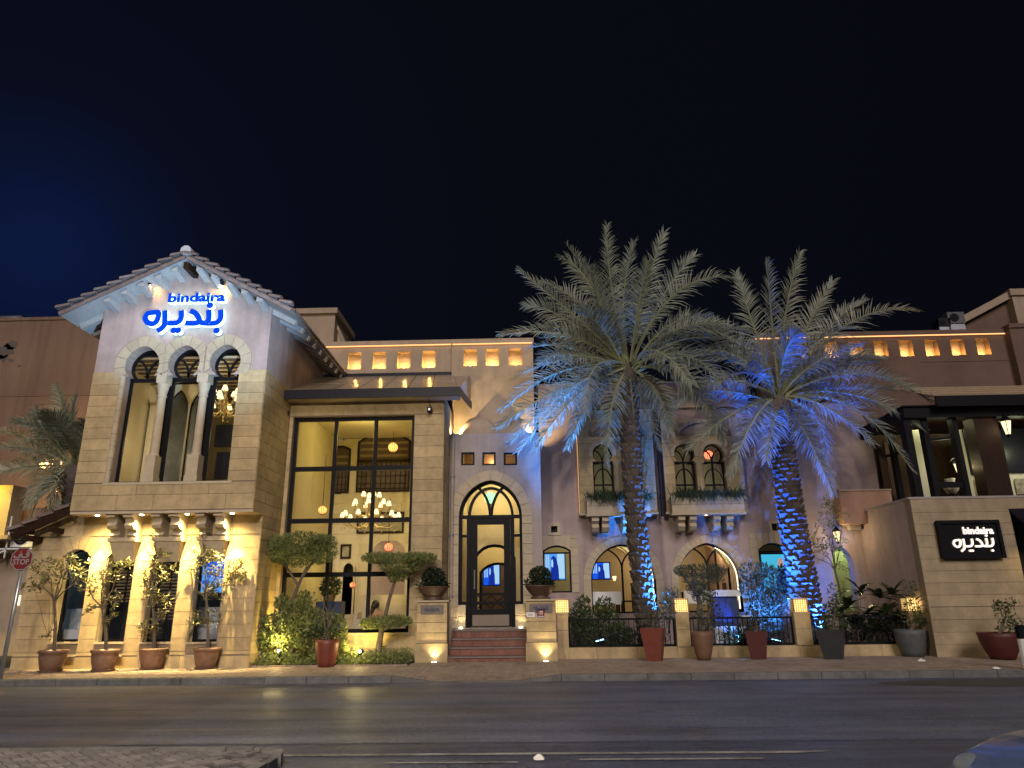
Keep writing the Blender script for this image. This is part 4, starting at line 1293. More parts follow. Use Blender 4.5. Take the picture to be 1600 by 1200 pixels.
# dining room seen through the glass
yb = YC+5.2
ry1 = cx1-0.302
mb = MB(); mb.box(cx0+0.3, ry1, yb, yb+0.1, GZ, zE-0.05); rw = obj('room_back_wall', mb, M['cream'], hall)
mb = MB(); mb.box(ry1-0.02, ry1-0.002, YC+0.36, yb, GZ, zE-0.05); mb2 = MB(); mb2.box(cx0+0.0, cx0+0.02, YC+0.36, yb, GZ, zE-0.05)
obj('room_side_wall', mb, M['cream'], hall); obj('room_side_wall', mb2, M['cream'], hall)
mb = MB(); mb.box(cx0, ry1, YC+0.36, yb, zE-0.04, zE+0.0); obj('room_ceiling', mb, M['cream'], hall)
mb = MB(); mb.box(cx0, ry1, YC+0.36, yb, GZ+0.6, GZ+0.64); obj('room_floor', mb, M['floor'], hall)
# stone joints on the back wall: real courses
rnd = random.Random(5); z = GZ+0.7; r_ = 0
rooms = []
def B(px, py): return P(px, py, yb)
op_big = seg_arch(B(556, 770).x, B(640, 770).x, B(600, 769).z, B(600, 690).z, B(600, 676).z)
op_mid = seg_arch(B(510, 770).x, B(545, 770).x, B(530, 771).z, B(530, 702).z, B(530, 697).z)
clad(rw, M['cream'], rect(cx0+0.02, ry1-0.02, GZ+0.7, zE-0.1), [grow(op_big, 0.01), grow(op_mid, 0.01)], yb, 0.02, 0.36, 1.5, gap=0.012, seed=8, name='wall_stone', limit=90)
for k, (op, nb) in enumerate(((op_big, 9), (op_mid, 4))):
    mb = MB(); mb.prism(op, yb-0.005, yb+0.0); f = obj('interior_window', mb, M['beam'], hall)
    x0, x1, z0, z1 = min(p[0] for p in op), max(p[0] for p in op), min(p[1] for p in op), max(p[1] for p in op)
    mb = MB(); frame_poly(mb, op, yb-0.06, yb-0.02, 0.06)
    zz = z0+(z1-z0)*0.52
    mb.box(x0, x1, yb-0.06, yb-0.02, zz-0.05, zz+0.05); mb.box(x0, x1, yb-0.06, yb-0.02, z0+0.12, z0+0.15)
    for q in range(1, nb+2): 
        xx = x0+(x1-x0)*q/(nb+2); mb.box(xx-0.012, xx+0.012, yb-0.05, yb-0.03, z0+0.05, zz)
    for q in range(4): mb.box(x0, x1, yb-0.05, yb-0.03, z0+0.3+q*0.28, z0+0.32+q*0.28) if z0+0.3+q*0.28 < zz else None
    obj('lattice', mb, M['wood'], f)
    for q in range(5):
        z_ = zz+0.15+q*0.24
        if z_ < z1-0.25:
            mb = MB(); mb.box(x0+0.1, x1-0.1, yb-0.03, yb-0.022, z_, z_+0.09); obj('ceiling_board', mb, mat('lit_board%d%d' % (k, q), (0.26, 0.21, 0.13), 0.7), f)
def arch_recess(pl, pr, py0, pys, pyt, col, yy=yb):
    mb = MB(); op = pointed_arch(B(pl, py0).x, B(pr, py0).x, B(pl, py0).z, B(pl, pys).z, B(pl, pyt).z)
    mb.prism(op, yb-0.03, yb-0.024); f = obj('arched_recess', mb, col, hall)
    m2 = MB(); o2 = grow(op, 0.10)
    n = len(op)
    for i in range(1, n): m2.prism([op[i], op[(i+1) % n], o2[(i+1) % n], o2[i]], yb-0.05, yb-0.022)
    obj('arch_ring', m2, M['cream'], f)
arch_recess(524, 552, 960, 885, 872, M['cream'])
arch_recess(578, 632, 935, 868, 845, M['pink'])
arch_recess(533, 549, 960, 890, 880, M['dark'])
# pictures on the wall
def picture(px, py, w, h, lab):
    p = B(px, py)
    t = thing('picture_frame', lab, 'picture', (p.x, yb-0.04, p.z))
    mb = MB(); frame_poly(mb, rect(p.x-w/2, p.x+w/2, p.z-h/2, p.z+h/2), yb-0.09, yb-0.045, 0.07); obj('frame', mb, M['wood'], t)
    mb = MB(); mb.box(p.x-w/2+0.06, p.x+w/2-0.06, yb-0.07, yb-0.06, p.z-h/2+0.06, p.z+h/2-0.06); obj('print', mb, M['picture'], t)
picture(595, 817, 1.7, 0.75, 'wide framed picture on the dining room wall behind the chandelier')
picture(541, 862, 0.38, 0.5, 'small square framed picture above an arch in the dining room')
picture(514, 884, 0.28, 0.75, 'narrow dark framed panel leaning beside the dining room arch')
# wide screen at the left of the room
p = P(468, 713, YC+2.0)
tv = thing('hanging_screen', 'blue lit screen hung high on the left side of the dining room', 'screen', p)
mb = MB(); mb.box(p.x-0.22, p.x+0.26, p.y-0.03, p.y+0.05, p.z-0.65, p.z+0.5); obj('case', mb, M['black'], tv)
mb = MB(); mb.box(p.x-0.20, p.x+0.10, p.y-0.036, p.y-0.031, p.z-0.6, p.z+0.28); obj('display', mb, M['tvsky'], tv)
# chandeliers -------------------------------------------------------
def chandelier(c, R, tiers, lab, lens=1.0, drop=1.0, watts=30):
    t = thing('chandelier', lab, 'chandelier', c)
    mb = MB(); mb.lathe([(0.015, drop), (0.015, 0.5), (0.06, 0.42), (0.03, 0.3), (0.09, 0.18), (0.04, 0.05), (0.10, -0.1), (0.06, -0.25), (0.015, -0.4), (0.03, -0.45), (0.005, -0.5)], c, 10); obj('stem', mb, M['brass'], t, smooth=True)
    for (r, z, n, a0) in tiers:
        for i in range(n):
            a = a0+2*math.pi*i/n; ux, uy = math.cos(a), math.sin(a)
            path = [(0.05, -0.1), (r*0.35, -0.32), (r*0.7, -0.30), (r*0.95, -0.12), (r, 0.0)]
            mb = MB(); mb.tube([(c.x+ux*q*1.0, c.y+uy*q, c.z+z+h*0.8) for q, h in path], 0.016, 6)
            e = Vector((c.x+ux*r, c.y+uy*r, c.z+z))
            mb.lathe([(0.05, 0), (0.03, 0.03), (0.015, 0.10)], e, 8)
            mb.ball(e+Vector((0, 0, -0.30)), 0.025, 6, 5)
            arm = obj('arm', mb, M['brass'], t, smooth=True)
            mb = MB(); mb.lathe([(0.13*lens, 0.08), (0.115*lens, 0.12), (0.075*lens, 0.21), (0.05*lens, 0.23)], e, 12); obj('lamp_shade', mb, M['shade'], arm, smooth=True)
    point('chandelier_lamp', c+Vector((0, 0, -0.1)), watts, (1.0, 0.78, 0.38), 0.35)
    return t
c = P(579, 806, YC+1.6)
chandelier(c, 0.8, [(0.86, -0.12, 10, 0.1), (0.55, 0.25, 7, 0.3), (0.25, 0.52, 4, 0.5)], 'brass many armed chandelier with white shades in the big grid window', 0.65, 2.6, 36)
c = P(351, 633, YU+1.2)
chandelier(c, 0.7, [(0.60, -0.05, 8, 0.2), (0.34, 0.28, 5, 0.0)], 'brass chandelier with pale shades in the right hand upper arched window', 0.7, 1.6, 16)
# globe pendants
def pendant(px, py, Y, r, m, lab, cord=1.0, w=4, col=(1, .5, .2)):
    p = P(px, py, Y); t = thing('pendant_lamp', lab, 'lamp', p)
    mb = MB(); mb.ball(p, r, 14, 10); obj('globe', mb, m, t, smooth=True)
    mb = MB()
    for k in range(6):
        a = math.pi*k/6; mb.tube([(p.x+math.cos(a)*r*1.03*math.sin(q), p.y+math.sin(a)*r*1.03*math.sin(q), p.z+r*1.03*math.cos(q)) for q in [i*math.pi/8 for i in range(17)]], 0.012, 4)
    obj('cage', mb, M['brass'], t)
    mb = MB(); mb.tube([p+Vector((0, 0, r)), p+Vector((0, 0, r+cord))], 0.008, 4); obj('cord', mb, M['black'], t)
pendant(614, 699, YC+4.2, 0.17, M['orangeglow'], 'round patterned orange lantern high behind the grid window', 0.8)
pendant(607, 855, YC+3.6, 0.14, M['redglow'], 'round red and white glass lamp low in the dining room', 1.5)
pendant(504, 797, YC+1.2, 0.13, M['orangeglow'], 'flat orange pendant at the left side of the grid window', 1.6)
pendant(551, 914, YC+3.0, 0.09, M['redglow'], 'small red glass wall lamp beside the dining room arch', 0.15)
for (x, y, z, w_) in ((-5.6, YC+2.2, zE-0.7, 50), (-4.2, YC+3.6, 4.2, 26), (-6.2, YC+3.4, 2.6, 20), (-4.3, YC+1.6, 2.4, 20)):
    point('dining_room_light', (x, y, z), w_, (1.0, 0.79, 0.22), 0.3)
# sofa and seated guest
s0 = P(588, 965, YC+1.3)
sofa = thing('sofa', 'cream high backed sofa just inside the grid window', 'sofa', (s0.x, YC+1.5, GZ+0.64))
fz = GZ+0.64
mb = MB(); mb.box(-5.25, -3.55, YC+2.0, YC+2.2, fz+0.1, fz+1.15); obj('backrest', mb, M['sofa'], sofa)
mb = MB(); mb.box(-5.25, -3.55, YC+1.45, YC+2.0, fz+0.12, fz+0.46); obj('seat', mb, M['sofa'], sofa)
for x in (-5.35, -3.55):
    mb = MB(); mb.box(x, x+0.1, YC+1.45, YC+2.2, fz+0.1, fz+0.65); obj('armrest', mb, M['sofa'], sofa)
def figure(name, joints, radii, edges, m, parent, sub=2):
    me = bpy.data.meshes.new(name); me.from_pydata([tuple(j) for j in joints], edges, []); me.materials.append(m)
    o = bpy.data.objects.new(name, me); COL.objects.link(o)
    md = o.modifiers.new('skin', 'SKIN')
    for i, r in enumerate(radii):
        me.skin_vertices[0].data[i].radius = (r if isinstance(r, tuple) else (r, r))
    me.skin_vertices[0].data[0].use_root = True
    md.use_smooth_shade = True
    sb = o.modifiers.new('sub', 'SUBSURF'); sb.levels = sub; sb.render_levels = sub
    if parent: o.parent = parent; o.matrix_parent_inverse = Matrix.Translation(-wl(parent))
    return o
px_ = P(586, 945, YC+1.75).x; zz = P(586, 945, YC+1.75).z
seat_z = zz-0.72
gx, gy = px_, YC+1.75
guest = thing('person', 'person with dark hair tied back in a rose top, seated inside the grid window', 'person', (gx, gy, seat_z))
J = [(0,0,0.08), (0,-0.01,0.28), (0,-0.01,0.46), (0,0.0,0.55), (0.01,0.03,0.66), (0.02,0.05,0.76),
     (0.17,0,0.46), (0.22,0.03,0.22), (0.14,0.22,0.12), (0.08,0.34,0.14), (-0.17,0,0.46), (-0.22,0.03,0.22), (-0.14,0.22,0.12), (-0.06,0.33,0.14),
     (0.1,0.02,0.06), (0.12,0.42,0.08), (0.12,0.45,-0.34), (0.12,0.56,-0.38), (-0.1,0.02,0.06), (-0.12,0.42,0.08), (-0.12,0.45,-0.34), (-0.12,0.56,-0.38)]
R_ = [(0.16,0.12), (0.14,0.10), (0.15,0.09), 0.05, (0.075,0.085), (0.07,0.085), 0.06, 0.045, 0.035, 0.03, 0.06, 0.045, 0.035, 0.03, 0.09, 0.065, 0.045, 0.035, 0.09, 0.065, 0.045, 0.035]
Ed = [(0,1), (1,2), (2,3), (3,4), (4,5), (2,6), (6,7), (7,8), (8,9), (2,10), (10,11), (11,12), (12,13), (0,14), (14,15), (15,16), (16,17), (0,18), (18,19), (19,20), (20,21)]
figure('body', [(gx+a, gy+b, seat_z+c_) for a, b, c_ in J], R_, Ed, M['skin'], guest)
mb = MB(); mb.lathe([(0.17, 0.05), (0.165, 0.25), (0.19, 0.42), (0.12, 0.51), (0.06, 0.55)], (gx, gy-0.005, seat_z), 16, sy=0.72); obj('top', mb, M['blouse'], guest, smooth=True)
mb = MB(); mb.ball((gx+0.015, gy+0.015, seat_z+0.73), 0.115, 14, 10, sz=1.15); mb.ball((gx-0.03, gy-0.10, seat_z+0.66), 0.075, 10, 8); mb.tube([(gx-0.03, gy-0.10, seat_z+0.66), (gx-0.06, gy-0.13, seat_z+0.52), (gx-0.08, gy-0.12, seat_z+0.42)], [0.06, 0.05, 0.015], 8)
obj('hair', mb, M['hair'], guest, smooth=True)
# indoor potted palm and plants near the glass
def leaf_cloud(mb, blobs, n, size, rnd, up=0.3, asp=0.4):
    tot = sum(b[3]*b[4]*b[5] for b in blobs)
    for b in blobs:
        cx_, cy_, cz_, rx, ry, rz = b[:6]
        k = int(n*rx*ry*rz/tot)
        for _ in range(k):
            while True:
                u, v, w_ = rnd.uniform(-1, 1), rnd.uniform(-1, 1), rnd.uniform(-1, 1)
                d2 = u*u+v*v+w_*w_
                if d2 < 1 and rnd.random() < 0.25+0.75*d2: break
            c_ = Vector((cx_+u*rx, cy_+v*ry, cz_+w_*rz))
            t_ = Vector((u+rnd.gauss(0, .7), v+rnd.gauss(0, .7), w_+up+rnd.gauss(0, .6))).normalized()
            s_ = t_.cross(Vector((rnd.gauss(0, 1), rnd.gauss(0, 1), rnd.gauss(0, 1)))).normalized()
            nrm = s_.cross(t_)
            L = size*rnd.uniform(0.6, 1.3); w2 = L*asp/2
            mb.add([c_-t_*L/2, c_+s_*w2+nrm*L*0.06, c_+t_*L/2-nrm*L*0.08, c_-s_*w2+nrm*L*0.06], [(0,1,2,3)])
    return mb
fl = thing('indoor_plant', 'leafy green plant on a dark stand inside the grid window', 'plant', (P(517, 930, YC+1.5).x, YC+1.5, fz))
p = P(517, 917, YC+1.5)
mb = MB(); leaf_cloud(mb, [(p.x, p.y, p.z, 0.33, 0.3, 0.32)], 260, 0.16, random.Random(3)); obj('foliage', mb, M['leaf'], fl)
mb = MB(); mb.box(p.x-0.35, p.x+0.4, p.y-0.25, p.y+0.25, fz, p.z-0.42); obj('stand', mb, M['blue'], fl)
mb = MB(); mb.lathe([(0.12, 0), (0.18, 0.2)], (p.x, p.y, p.z-0.42), 12); obj('pot', mb, M['pot'], fl)

# niche parapet wall, left run and forward bay ------------------------
YN2 = 23.25
para = thing('niche_parapet', 'tan roof parapet wall with a row of glowing square niches, left of the palms', 'wall', (-3, YN1, 8))
def niche_wall(parent, x0, x1, z0, z1, Y, niches, m, cap_m, depth=0.45):
    ops = [rect(*n) for n in niches]
    wl_ = obj('parapet_wall', wall_mb(rect(x0, x1, z0, z1), ops, Y, Y+depth, ), m, parent)
    for (a, b, c_, d) in niches:
        mb = MB(); mb.quad((a, Y+0.30, c_), (b, Y+0.30, c_), (b, Y+0.30, d), (a, Y+0.30, d)); nb_ = obj('niche_back', mb, M['sand'], parent)
        mb = MB(); cxn = (a+b)/2; mb.lathe([(0.05, 0.0), (0.05, 0.03), (0.03, 0.035)], (cxn, Y+0.13, c_+0.002), 10); obj('niche_lamp', mb, M['warmglow'], nb_)
        point('niche_light', (cxn, Y+0.13, c_+0.07), 17*rnd.uniform(0.65, 1.2), (1.0, 0.56, 0.14), 0.03)
    mb = MB(); mb.box(x0-0.03, x1+0.03, Y-0.09, Y+depth+0.05, z1, z1+0.16); obj('coping', mb, cap_m, parent)
    mb = MB(); mb.box(x0+0.02, x1-0.02, Y-0.075, Y-0.045, z1-0.035, z1-0.003); obj('light_strip', mb, M['strip'], parent)
def niche_boxes(cxs, py0, py1, Y, wpx=20):
    out = []
    z1, z0 = PZ(cxs[len(cxs)//2], py0, Y), PZ(cxs[len(cxs)//2], py1, Y)
    for c_ in cxs:
        a = PX(c_-wpx/2, (py0+py1)/2, Y); b = PX(c_+wpx/2, (py0+py1)/2, Y); out.append((a, b, z0, z1))
    return out
zt1 = PZ(620, 540, YN1)
n1 = niche_boxes((554, 593, 631, 670), 549, 575, YN1, 20.5)
niche_wall(para, PX(500, 560, YN1), PX(708, 560, YN1), zt-0.8, zt1, YN1, n1, M['sand'], M['sand'])
zt2 = PZ(770, 537, YN2)
n2 = niche_boxes((735, 769.5, 805), 545, 571, YN2, 20.5)
xA, xB = PX(706, 560, YN2), PX(833, 560, YN2)
niche_wall(para, xA, xB, 5.6, zt2, YN2, n2, M['sand'], M['sand'])
mb = MB(); mb.box(xB-0.3, xB, YN2+0.452, YN2+4, 5.6, zt2+0.1); obj('return_wall', mb, M['sand'], para)
mb = MB(); mb.box(xA, xA+0.2, YN2+0.452, YN1, 5.6, zt2+0.1); obj('return_wall', mb, M['sand'], para)
# roof-top block behind the gable
blk = thing('roof_block', 'plain tan stair block on the roof behind the gable', 'building', (PX(505, 520, 29), 29, 9))
a, b = P(462, 484, 29), P(524, 490, 29)
mb = MB(); mb.box(a.x, b.x, 29, 32, 8, a.z-0.25); obj('block_wall', mb, M['sand'], blk)
mb = MB(); mb.box(a.x-0.15, b.x+0.12, 28.85, 32.1, a.z-0.25, a.z); obj('coping', mb, M['sand'], blk)
q = P(540, 535, 29)
mb = MB(); mb.prism([(b.x, 8), (q.x, 8), (q.x, q.z-0.3), (b.x+0.02, P(524, 508, 29).z)], 29.5, 30); obj('sloping_parapet', mb, M['sand'], blk)
mb = MB(); mb.prism([(b.x, P(524, 508, 29).z), (q.x, q.z-0.3), (q.x, q.z-0.12), (b.x+0.02, P(524, 508, 29).z+0.18)], 29.4, 30.1); obj('coping', mb, M['sand'], blk)
# ------------------------------------------------------------------ entrance tower, steps, pillars
YT = 22.0
ent = thing('entrance_porch', 'grey plastered entrance porch with a pointed arch around a black glazed door', 'building', (0, YT, 0.14))
tx0, tx1 = cx1+0.03, 0.28
zT = PZ(770, 677, YT)
zS = PZ(770, 981, YT)            # door sill
ax0, ax1 = PX(716, 900, YT), PX(817, 900, YT)
zsp = PZ(767, 822, YT); zap_ = PZ(767, 750, YT)
axc = (ax0+ax1)/2
arch = pointed_arch(ax0, ax1, zS, zap_-0.5*(ax1-ax0)*1.16, zap_, 10)
sq = []
for c_ in (731, 764, 797.5):
    sq.append(rect(PX(c_-10.5, 716, YT), PX(c_+10.5, 716, YT), PZ(c_, 727, YT), PZ(c_, 706.5, YT)))
e_out = rect(tx0, tx1, GZ, zT)
ew = obj('porch_wall', wall_mb(e_out, [arch]+sq, YT, YT+0.4), M['lilac'], ent)
mb = MB(); mb.box(tx1-0.3, tx1-0.001, YT+0.402, YT+1.8, GZ, zT); obj('side_wall', mb, M['lilac'], ent)
mb = MB(); mb.box(tx0, tx1, YT+0.402, YT+1.3, zT-0.2, zT-0.05); obj('porch_roof', mb, M['lilac'], ent)
# arch ring with voussoirs and jamb stones
ring = arch[2:]; rin = grow(arch, 0.30)[2:]
rin = [(ring[0][0]+0.30, ring[0][1])]+rin[1:-1]+[(ring[-1][0]-0.30, ring[-1][1])]
voussoirs(ew, M['trim'], ring, rin, YT, 0.04, step=2, back=0.18, gap=0.012)
z = zS
while z < ring[0][1]-0.02:
    h = min(0.30, ring[0][1]-z)
    for a, b in ((ax1, ax1+0.30), (ax0-0.30, ax0)):
        mb = MB(); mb.box(a+0.002, b-0.002, YT-0.04, YT+0.18, z+0.006, z+h-0.006); obj('jamb_stone', mb, M['trim'], ew)
    z += h
# square windows
for s in sq:
    mb = MB(); frame_poly(mb, s, YT+0.05, YT+0.12, 0.06); f = obj('square_window', mb, M['black'], ent)
    mb = MB(); mb.poly([(x, YT+0.09, z) for x, z in grow(s, -0.05)]); obj('pane', mb, M['pglass'], f)
# door set: outer frame with sidelights and interlaced tracery
fy = YT+0.22
w = MB()
zpl = PZ(720, 945, YT)
frame_poly(w, [(ax0, zpl), (ax1, zpl)]+ring, fy, fy+0.10, 0.085)
dl, dr = PX(731, 900, YT), PX(801, 900, YT)
zl = PZ(766, 806, YT)
for x in (dl, dr): w.box(x-0.06, x+0.06, fy-0.01, fy+0.11, zS, zl)
w.box(ax0+0.03, ax1-0.03, fy-0.014, fy+0.112, zl-0.05, zl+0.05)
zm = PZ(766, 836, YT)
for a, b in ((ax0+0.05, dl), (dr, ax1-0.05)): w.box(a, b, fy, fy+0.1, zm-0.04, zm+0.04)
R2 = (ax1-ax0)*0.60
for s in (-1, 1):
    # arcs springing from the transom ends towards the other side
    x0_ = axc+s*0.0
    pts = [(x0_+s*(0.02+ (dr-dl)*0.50*(1-math.cos(rad(q)))), zl+(zap_-zl)*0.92*math.sin(rad(q))) for q in range(0, 76, 9)]
    bars_along(w, pts, fy+0.05, 0.085, 0.09)
    pts = [(axc+s*(dr-dl)/2-s*(dr-dl)*0.5*(1-math.cos(rad(q))), zl+(zap_-zl)*0.80*math.sin(rad(q))) for q in range(0, 91, 9)]
    bars_along(w, pts, fy+0.052, 0.085, 0.09)
fr = obj('door_frame', w, M['black'], ent)
mb = MB(); mb.poly([(x, fy+0.05, z) for x, z in grow([(ax0, zl), (ax1, zl)]+ring, -0.05)]); obj('fanlight_pane', mb, M['pglass'], fr)
for a, b in ((ax0+0.06, dl-0.06), (dr+0.06, ax1-0.06)):
    for c_, d in ((zpl+0.06, zm-0.04), (zm+0.04, zl-0.05)):
        mb = MB(); mb.quad((a, fy+0.05, c_), (b, fy+0.05, c_), (b, fy+0.05, d), (a, fy+0.05, d)); obj('sidelight_pane', mb, M['pglass'], fr)
for a, b in ((ax0-0.02, dl-0.065), (dr+0.065, ax1+0.02)):
    for c_, d in ((zS, (zS+zpl)/2), ((zS+zpl)/2, zpl)):
        mb = MB(); mb.box(a, b, YT+0.02, fy+0.1, c_+0.006, d-0.006); obj('plinth_stone', mb, M['trim'], ew)
# door leaf
w = MB(); d0, d1 = dl+0.065, dr-0.065; y0, y1 = fy+0.02, fy+0.08
st = 0.20
w.box(d0, d0+st, y0, y1, zS+0.02, zl-0.055); w.box(d1-st, d1, y0, y1, zS+0.02, zl-0.055)
w.box(d0+st, d1-st, y0+0.001, y1-0.001, zl-0.24, zl-0.056); zk = PZ(766, 952, YT)
w.box(d0+st, d1-st, y0+0.001, y1-0.001, zS+0.021, zk)
leaf_ = obj('door_leaf', w, M['black'], ent)
mb = MB(); mb.box(d0+0.06, d1-0.06, y0-0.012, y0-0.002, zS+0.05, zS+0.36); obj('kick_plate', mb, mat('kick_plate_metal', (0.20, 0.16, 0.12), 0.4, 0.1, 9, metal=0.4), leaf_)
mb = MB(); mb.quad((d0+st, fy+0.05, zk), (d1-st, fy+0.05, zk), (d1-st, fy+0.05, zl-0.24), (d0+st, fy+0.05, zl-0.24)); obj('door_pane', mb, M['pglass'], leaf_)
mb = MB(); za, zb_ = PZ(737, 920, YT), PZ(737, 890, YT)
mb.tube([(d0+0.12, y0-0.06, za), (d0+0.12, y0-0.06, zb_)], 0.022, 8)
for q in (za+0.1, zb_-0.1): mb.tube([(d0+0.12, y0-0.06, q), (d0+0.12, y0, q)], 0.012, 6)
obj('pull_handle', mb, M['steel'], leaf_)
mb = MB()
for i in range(2):
    a = d0+st+(d1-d0-2*st)*i/2; b = d0+st+(d1-d0-2*st)*(i+1)/2
    c_, d = zk+0.02, zk+0.40
    mb.bar((a, fy+0.12, c_), (b, fy+0.12, d), 0.03); mb.bar((a, fy+0.13, d), (b, fy+0.13, c_), 0.03)
mb.box(d0+st, d1-st, fy+0.1, fy+0.14, zk+0.40, zk+0.47)
obj('cross_bars', mb, M['black'], leaf_)
# hall behind the door: two receding arches, a lit screen at the end
yh = YT+0.42
mb = MB(); mb.box(tx0+0.3, tx0+0.34, yh, yh+9, zS-0.4, zT-0.4); mb.box(tx1-0.34, tx1-0.302, yh+1.4, yh+9, zS-0.4, zT-0.4)
obj('passage_wall', mb, M['cream'], ent)
mb = MB(); mb.box(tx0+0.3, tx1-0.3, yh, yh+9, zS-0.05, zS-0.01); obj('passage_floor', mb, M['floor'], ent)
mb = MB(); mb.box(tx0+0.3, tx1-0.3, yh, yh+9, zT-0.28, zT-0.22); obj('passage_ceiling', mb, M['cream'], ent)
for k, (yy, hw_, zs2, zt2_) in enumerate(((yh+2.2, 0.72, 3.1, 3.55), (yh+5.0, 0.72, 2.75, 3.1))):
    xm = axc-0.02
    op = seg_arch(xm-hw_, xm+hw_, zS-0.3, zs2, zt2_)
    mb = wall_mb(rect(tx0+0.34, tx1-0.34, zS-0.3, zT-0.5), [op], yy, yy+0.25); obj('inner_arch', mb, M['cream'], ent)
    mb = MB(); frame_poly(mb, op, yy+0.08, yy+0.16, 0.09); obj('inner_arch_frame', mb, M['black'], ent)
mb = MB(); mb.box(tx0+0.34, tx1-0.34, yh+8.6, yh+8.7, zS-0.3, zT-0.5); obj('passage_end_wall', mb, M['lilac'], ent)
point('passage_light', (axc, yh+1.1, zT-1.6), 80, (1.0, 0.78, 0.36), 0.2)
point('passage_light', (axc, yh+3.7, 4.2), 60, (1.0, 0.80, 0.40), 0.2)
point('porch_upper_light', (axc, yh+0.8, zT-0.7), 16, (1.0, 0.55, 0.25), 0.2)
point('passage_light', (axc+0.6, yh+7.0, 4.0), 22, (1.0, 0.72, 0.4), 0.2)
# green tinted round lamp in the fanlight
p = P(766, 778, YT+1.3)
t = thing('globe_lamp', 'green white patterned glass globe hanging behind the fanlight', 'lamp', p)
mb = MB(); mb.ball(p, 0.20, 14, 10); obj('globe', mb, emit('green_white_glow', (0.45, 1.0, 0.5), 1.5), t, smooth=True)
mb = MB(); mb.tube([p+Vector((0, 0, 0.2)), p+Vector((0, 0, 1.0))], 0.01, 5); mb.lathe([(0.08, -0.30), (0.10, -0.2), (0.05, -0.18)], p, 10); obj('fitting', mb, M['brass'], t)
def woman_screen(name, lab, p, w, h, deep='tvblue', parent=None):
    t = thing(name, lab, 'screen', p)
    x0, x1, z0, z1 = p.x-w/2, p.x+w/2, p.z-h/2, p.z+h/2; y = p.y
    mb = MB(); mb.box(x0-0.03, x1+0.03, y, y+0.06, z0-0.03, z1+0.03); obj('case', mb, M['black'], t)
    mb = MB(); mb.quad((x0, y-0.004, z0), (x1, y-0.004, z0), (x1, y-0.004, z1), (x0, y-0.004, z1)); d = obj('display', mb, M[deep], t)
    u = lambda a, b: (x0+a*w, y-0.006, z0+b*h)
    mb = MB()
    mb.poly([u(0.62, 0.05), u(0.98, 0.05), u(0.98, 0.98), u(0.66, 0.98), u(0.64, 0.5)])
    for k in range(3): mb.quad(u(0.04+0.09*k, 0.35), u(0.09+0.09*k, 0.35), u(0.09+0.09*k, 0.95), u(0.04+0.09*k, 0.95))
    obj('pale_part', mb, M['tvpale'], d)
    u2 = lambda a, b: (x0+a*w, y-0.008, z0+b*h)
    mb = MB(); mb.poly([u2(0.30, 0.0), u2(0.72, 0.0), u2(0.70, 0.45), u2(0.60, 0.82), u2(0.48, 0.92), u2(0.36, 0.82), u2(0.36, 0.5)]); obj('figure_part', mb, M['tvdeep'], d)
    u3 = lambda a, b: (x0+a*w, y-0.010, z0+b*h)
    mb = MB(); mb.poly([u3(0.36, 0.50), u3(0.43, 0.45), u3(0.46, 0.62), u3(0.43, 0.78), u3(0.37, 0.74)]); obj('face_part', mb, M['tvpale'], d)
    return t
woman_screen('wall_screen', 'small blue screen at the far end of the passage behind the door', P(768, 897, yh+6.0), 0.62, 0.82)
nstep = 4; y0 = 20.2; top = zS-0.02
sx0, sx1 = PX(702, 1000, 20.7)+0.02, PX(822, 1000, 20.7)+0.02
stp = thing('entrance_steps', 'four red brick steps with stone nosings rising between two pillars', 'steps', ((sx0+sx1)/2, y0, 0.1))
rise = (top-0.06)/nstep
for i in range(nstep):
    za, zb_ = 0.06+rise*i, 0.06+rise*(i+1); ya = y0+i*0.33
    yb_ = ya+0.33 if i < nstep-1 else YT+0.2
    mb = MB(); mb.box(sx0, sx1, ya+0.03, yb_+0.03, za-0.05, zb_-0.045); r_ = obj('riser_core', mb, M['slab'], stp)
    n = 24 if i in (0,) else (7 if i < nstep-1 else 16)
    for k in range(n):
        a = sx0+(sx1-sx0)*k/n; b = sx0+(sx1-sx0)*(k+1)/n
        mb = MB(); mb.box(a+0.004, b-0.004, ya, ya+0.029, za+0.004, zb_-0.05); obj('brick', mb, M['step'], stp)
    mb = MB(); mb.box(sx0, sx1, ya-0.03, yb_+0.0, zb_-0.043, zb_); obj('tread', mb, M['slab'], stp)
# gate pillars with bowls, plaques and ground lights
YP = 20.12
zP = PZ(675, 938, YP)
def pillar(pl, pr, lab, dep):
    x0, x1 = PX(pl, 990, YP), PX(pr, 990, YP)
    t = thing('gate_pillar', lab, 'pillar', ((x0+x1)/2, YP+0.3, 0.14))
    mb = MB(); mb.box(x0+0.012, x1-0.012, YP+0.012, YP+dep, GZ, zP-0.05); core = obj('core', mb, M['stone_back'], t)
    n = 5; h0 = 0.52; z = GZ
    hs = [0.50]+[(zP-0.05-GZ-0.50)/4]*4
    for i, h in enumerate(hs):
        mb = MB(); mb.box(x0-(0.03 if i == 0 else 0), x1+(0.03 if i == 0 else 0), YP-(0.03 if i == 0 else 0), YP+dep-0.01, z+(0.0 if i == 0 else 0.007), z+h-(0.012 if i == 0 else 0.007)); obj('stone_block', mb, M['stone'], t); z += h
    mb = MB(); mb.box(x0-0.05, x1+0.05, YP-0.05, YP+dep-0.005, zP-0.048, zP); obj('cap', mb, M['trim'], t)
    return t, x0, x1, zP
pA = pillar(651, 698, 'stone gate pillar left of the steps with a bowl planter and Latin plaque', 0.40)
pB = pillar(823, 869, 'stone gate pillar right of the steps with Arabic and red number plaques', 1.0)
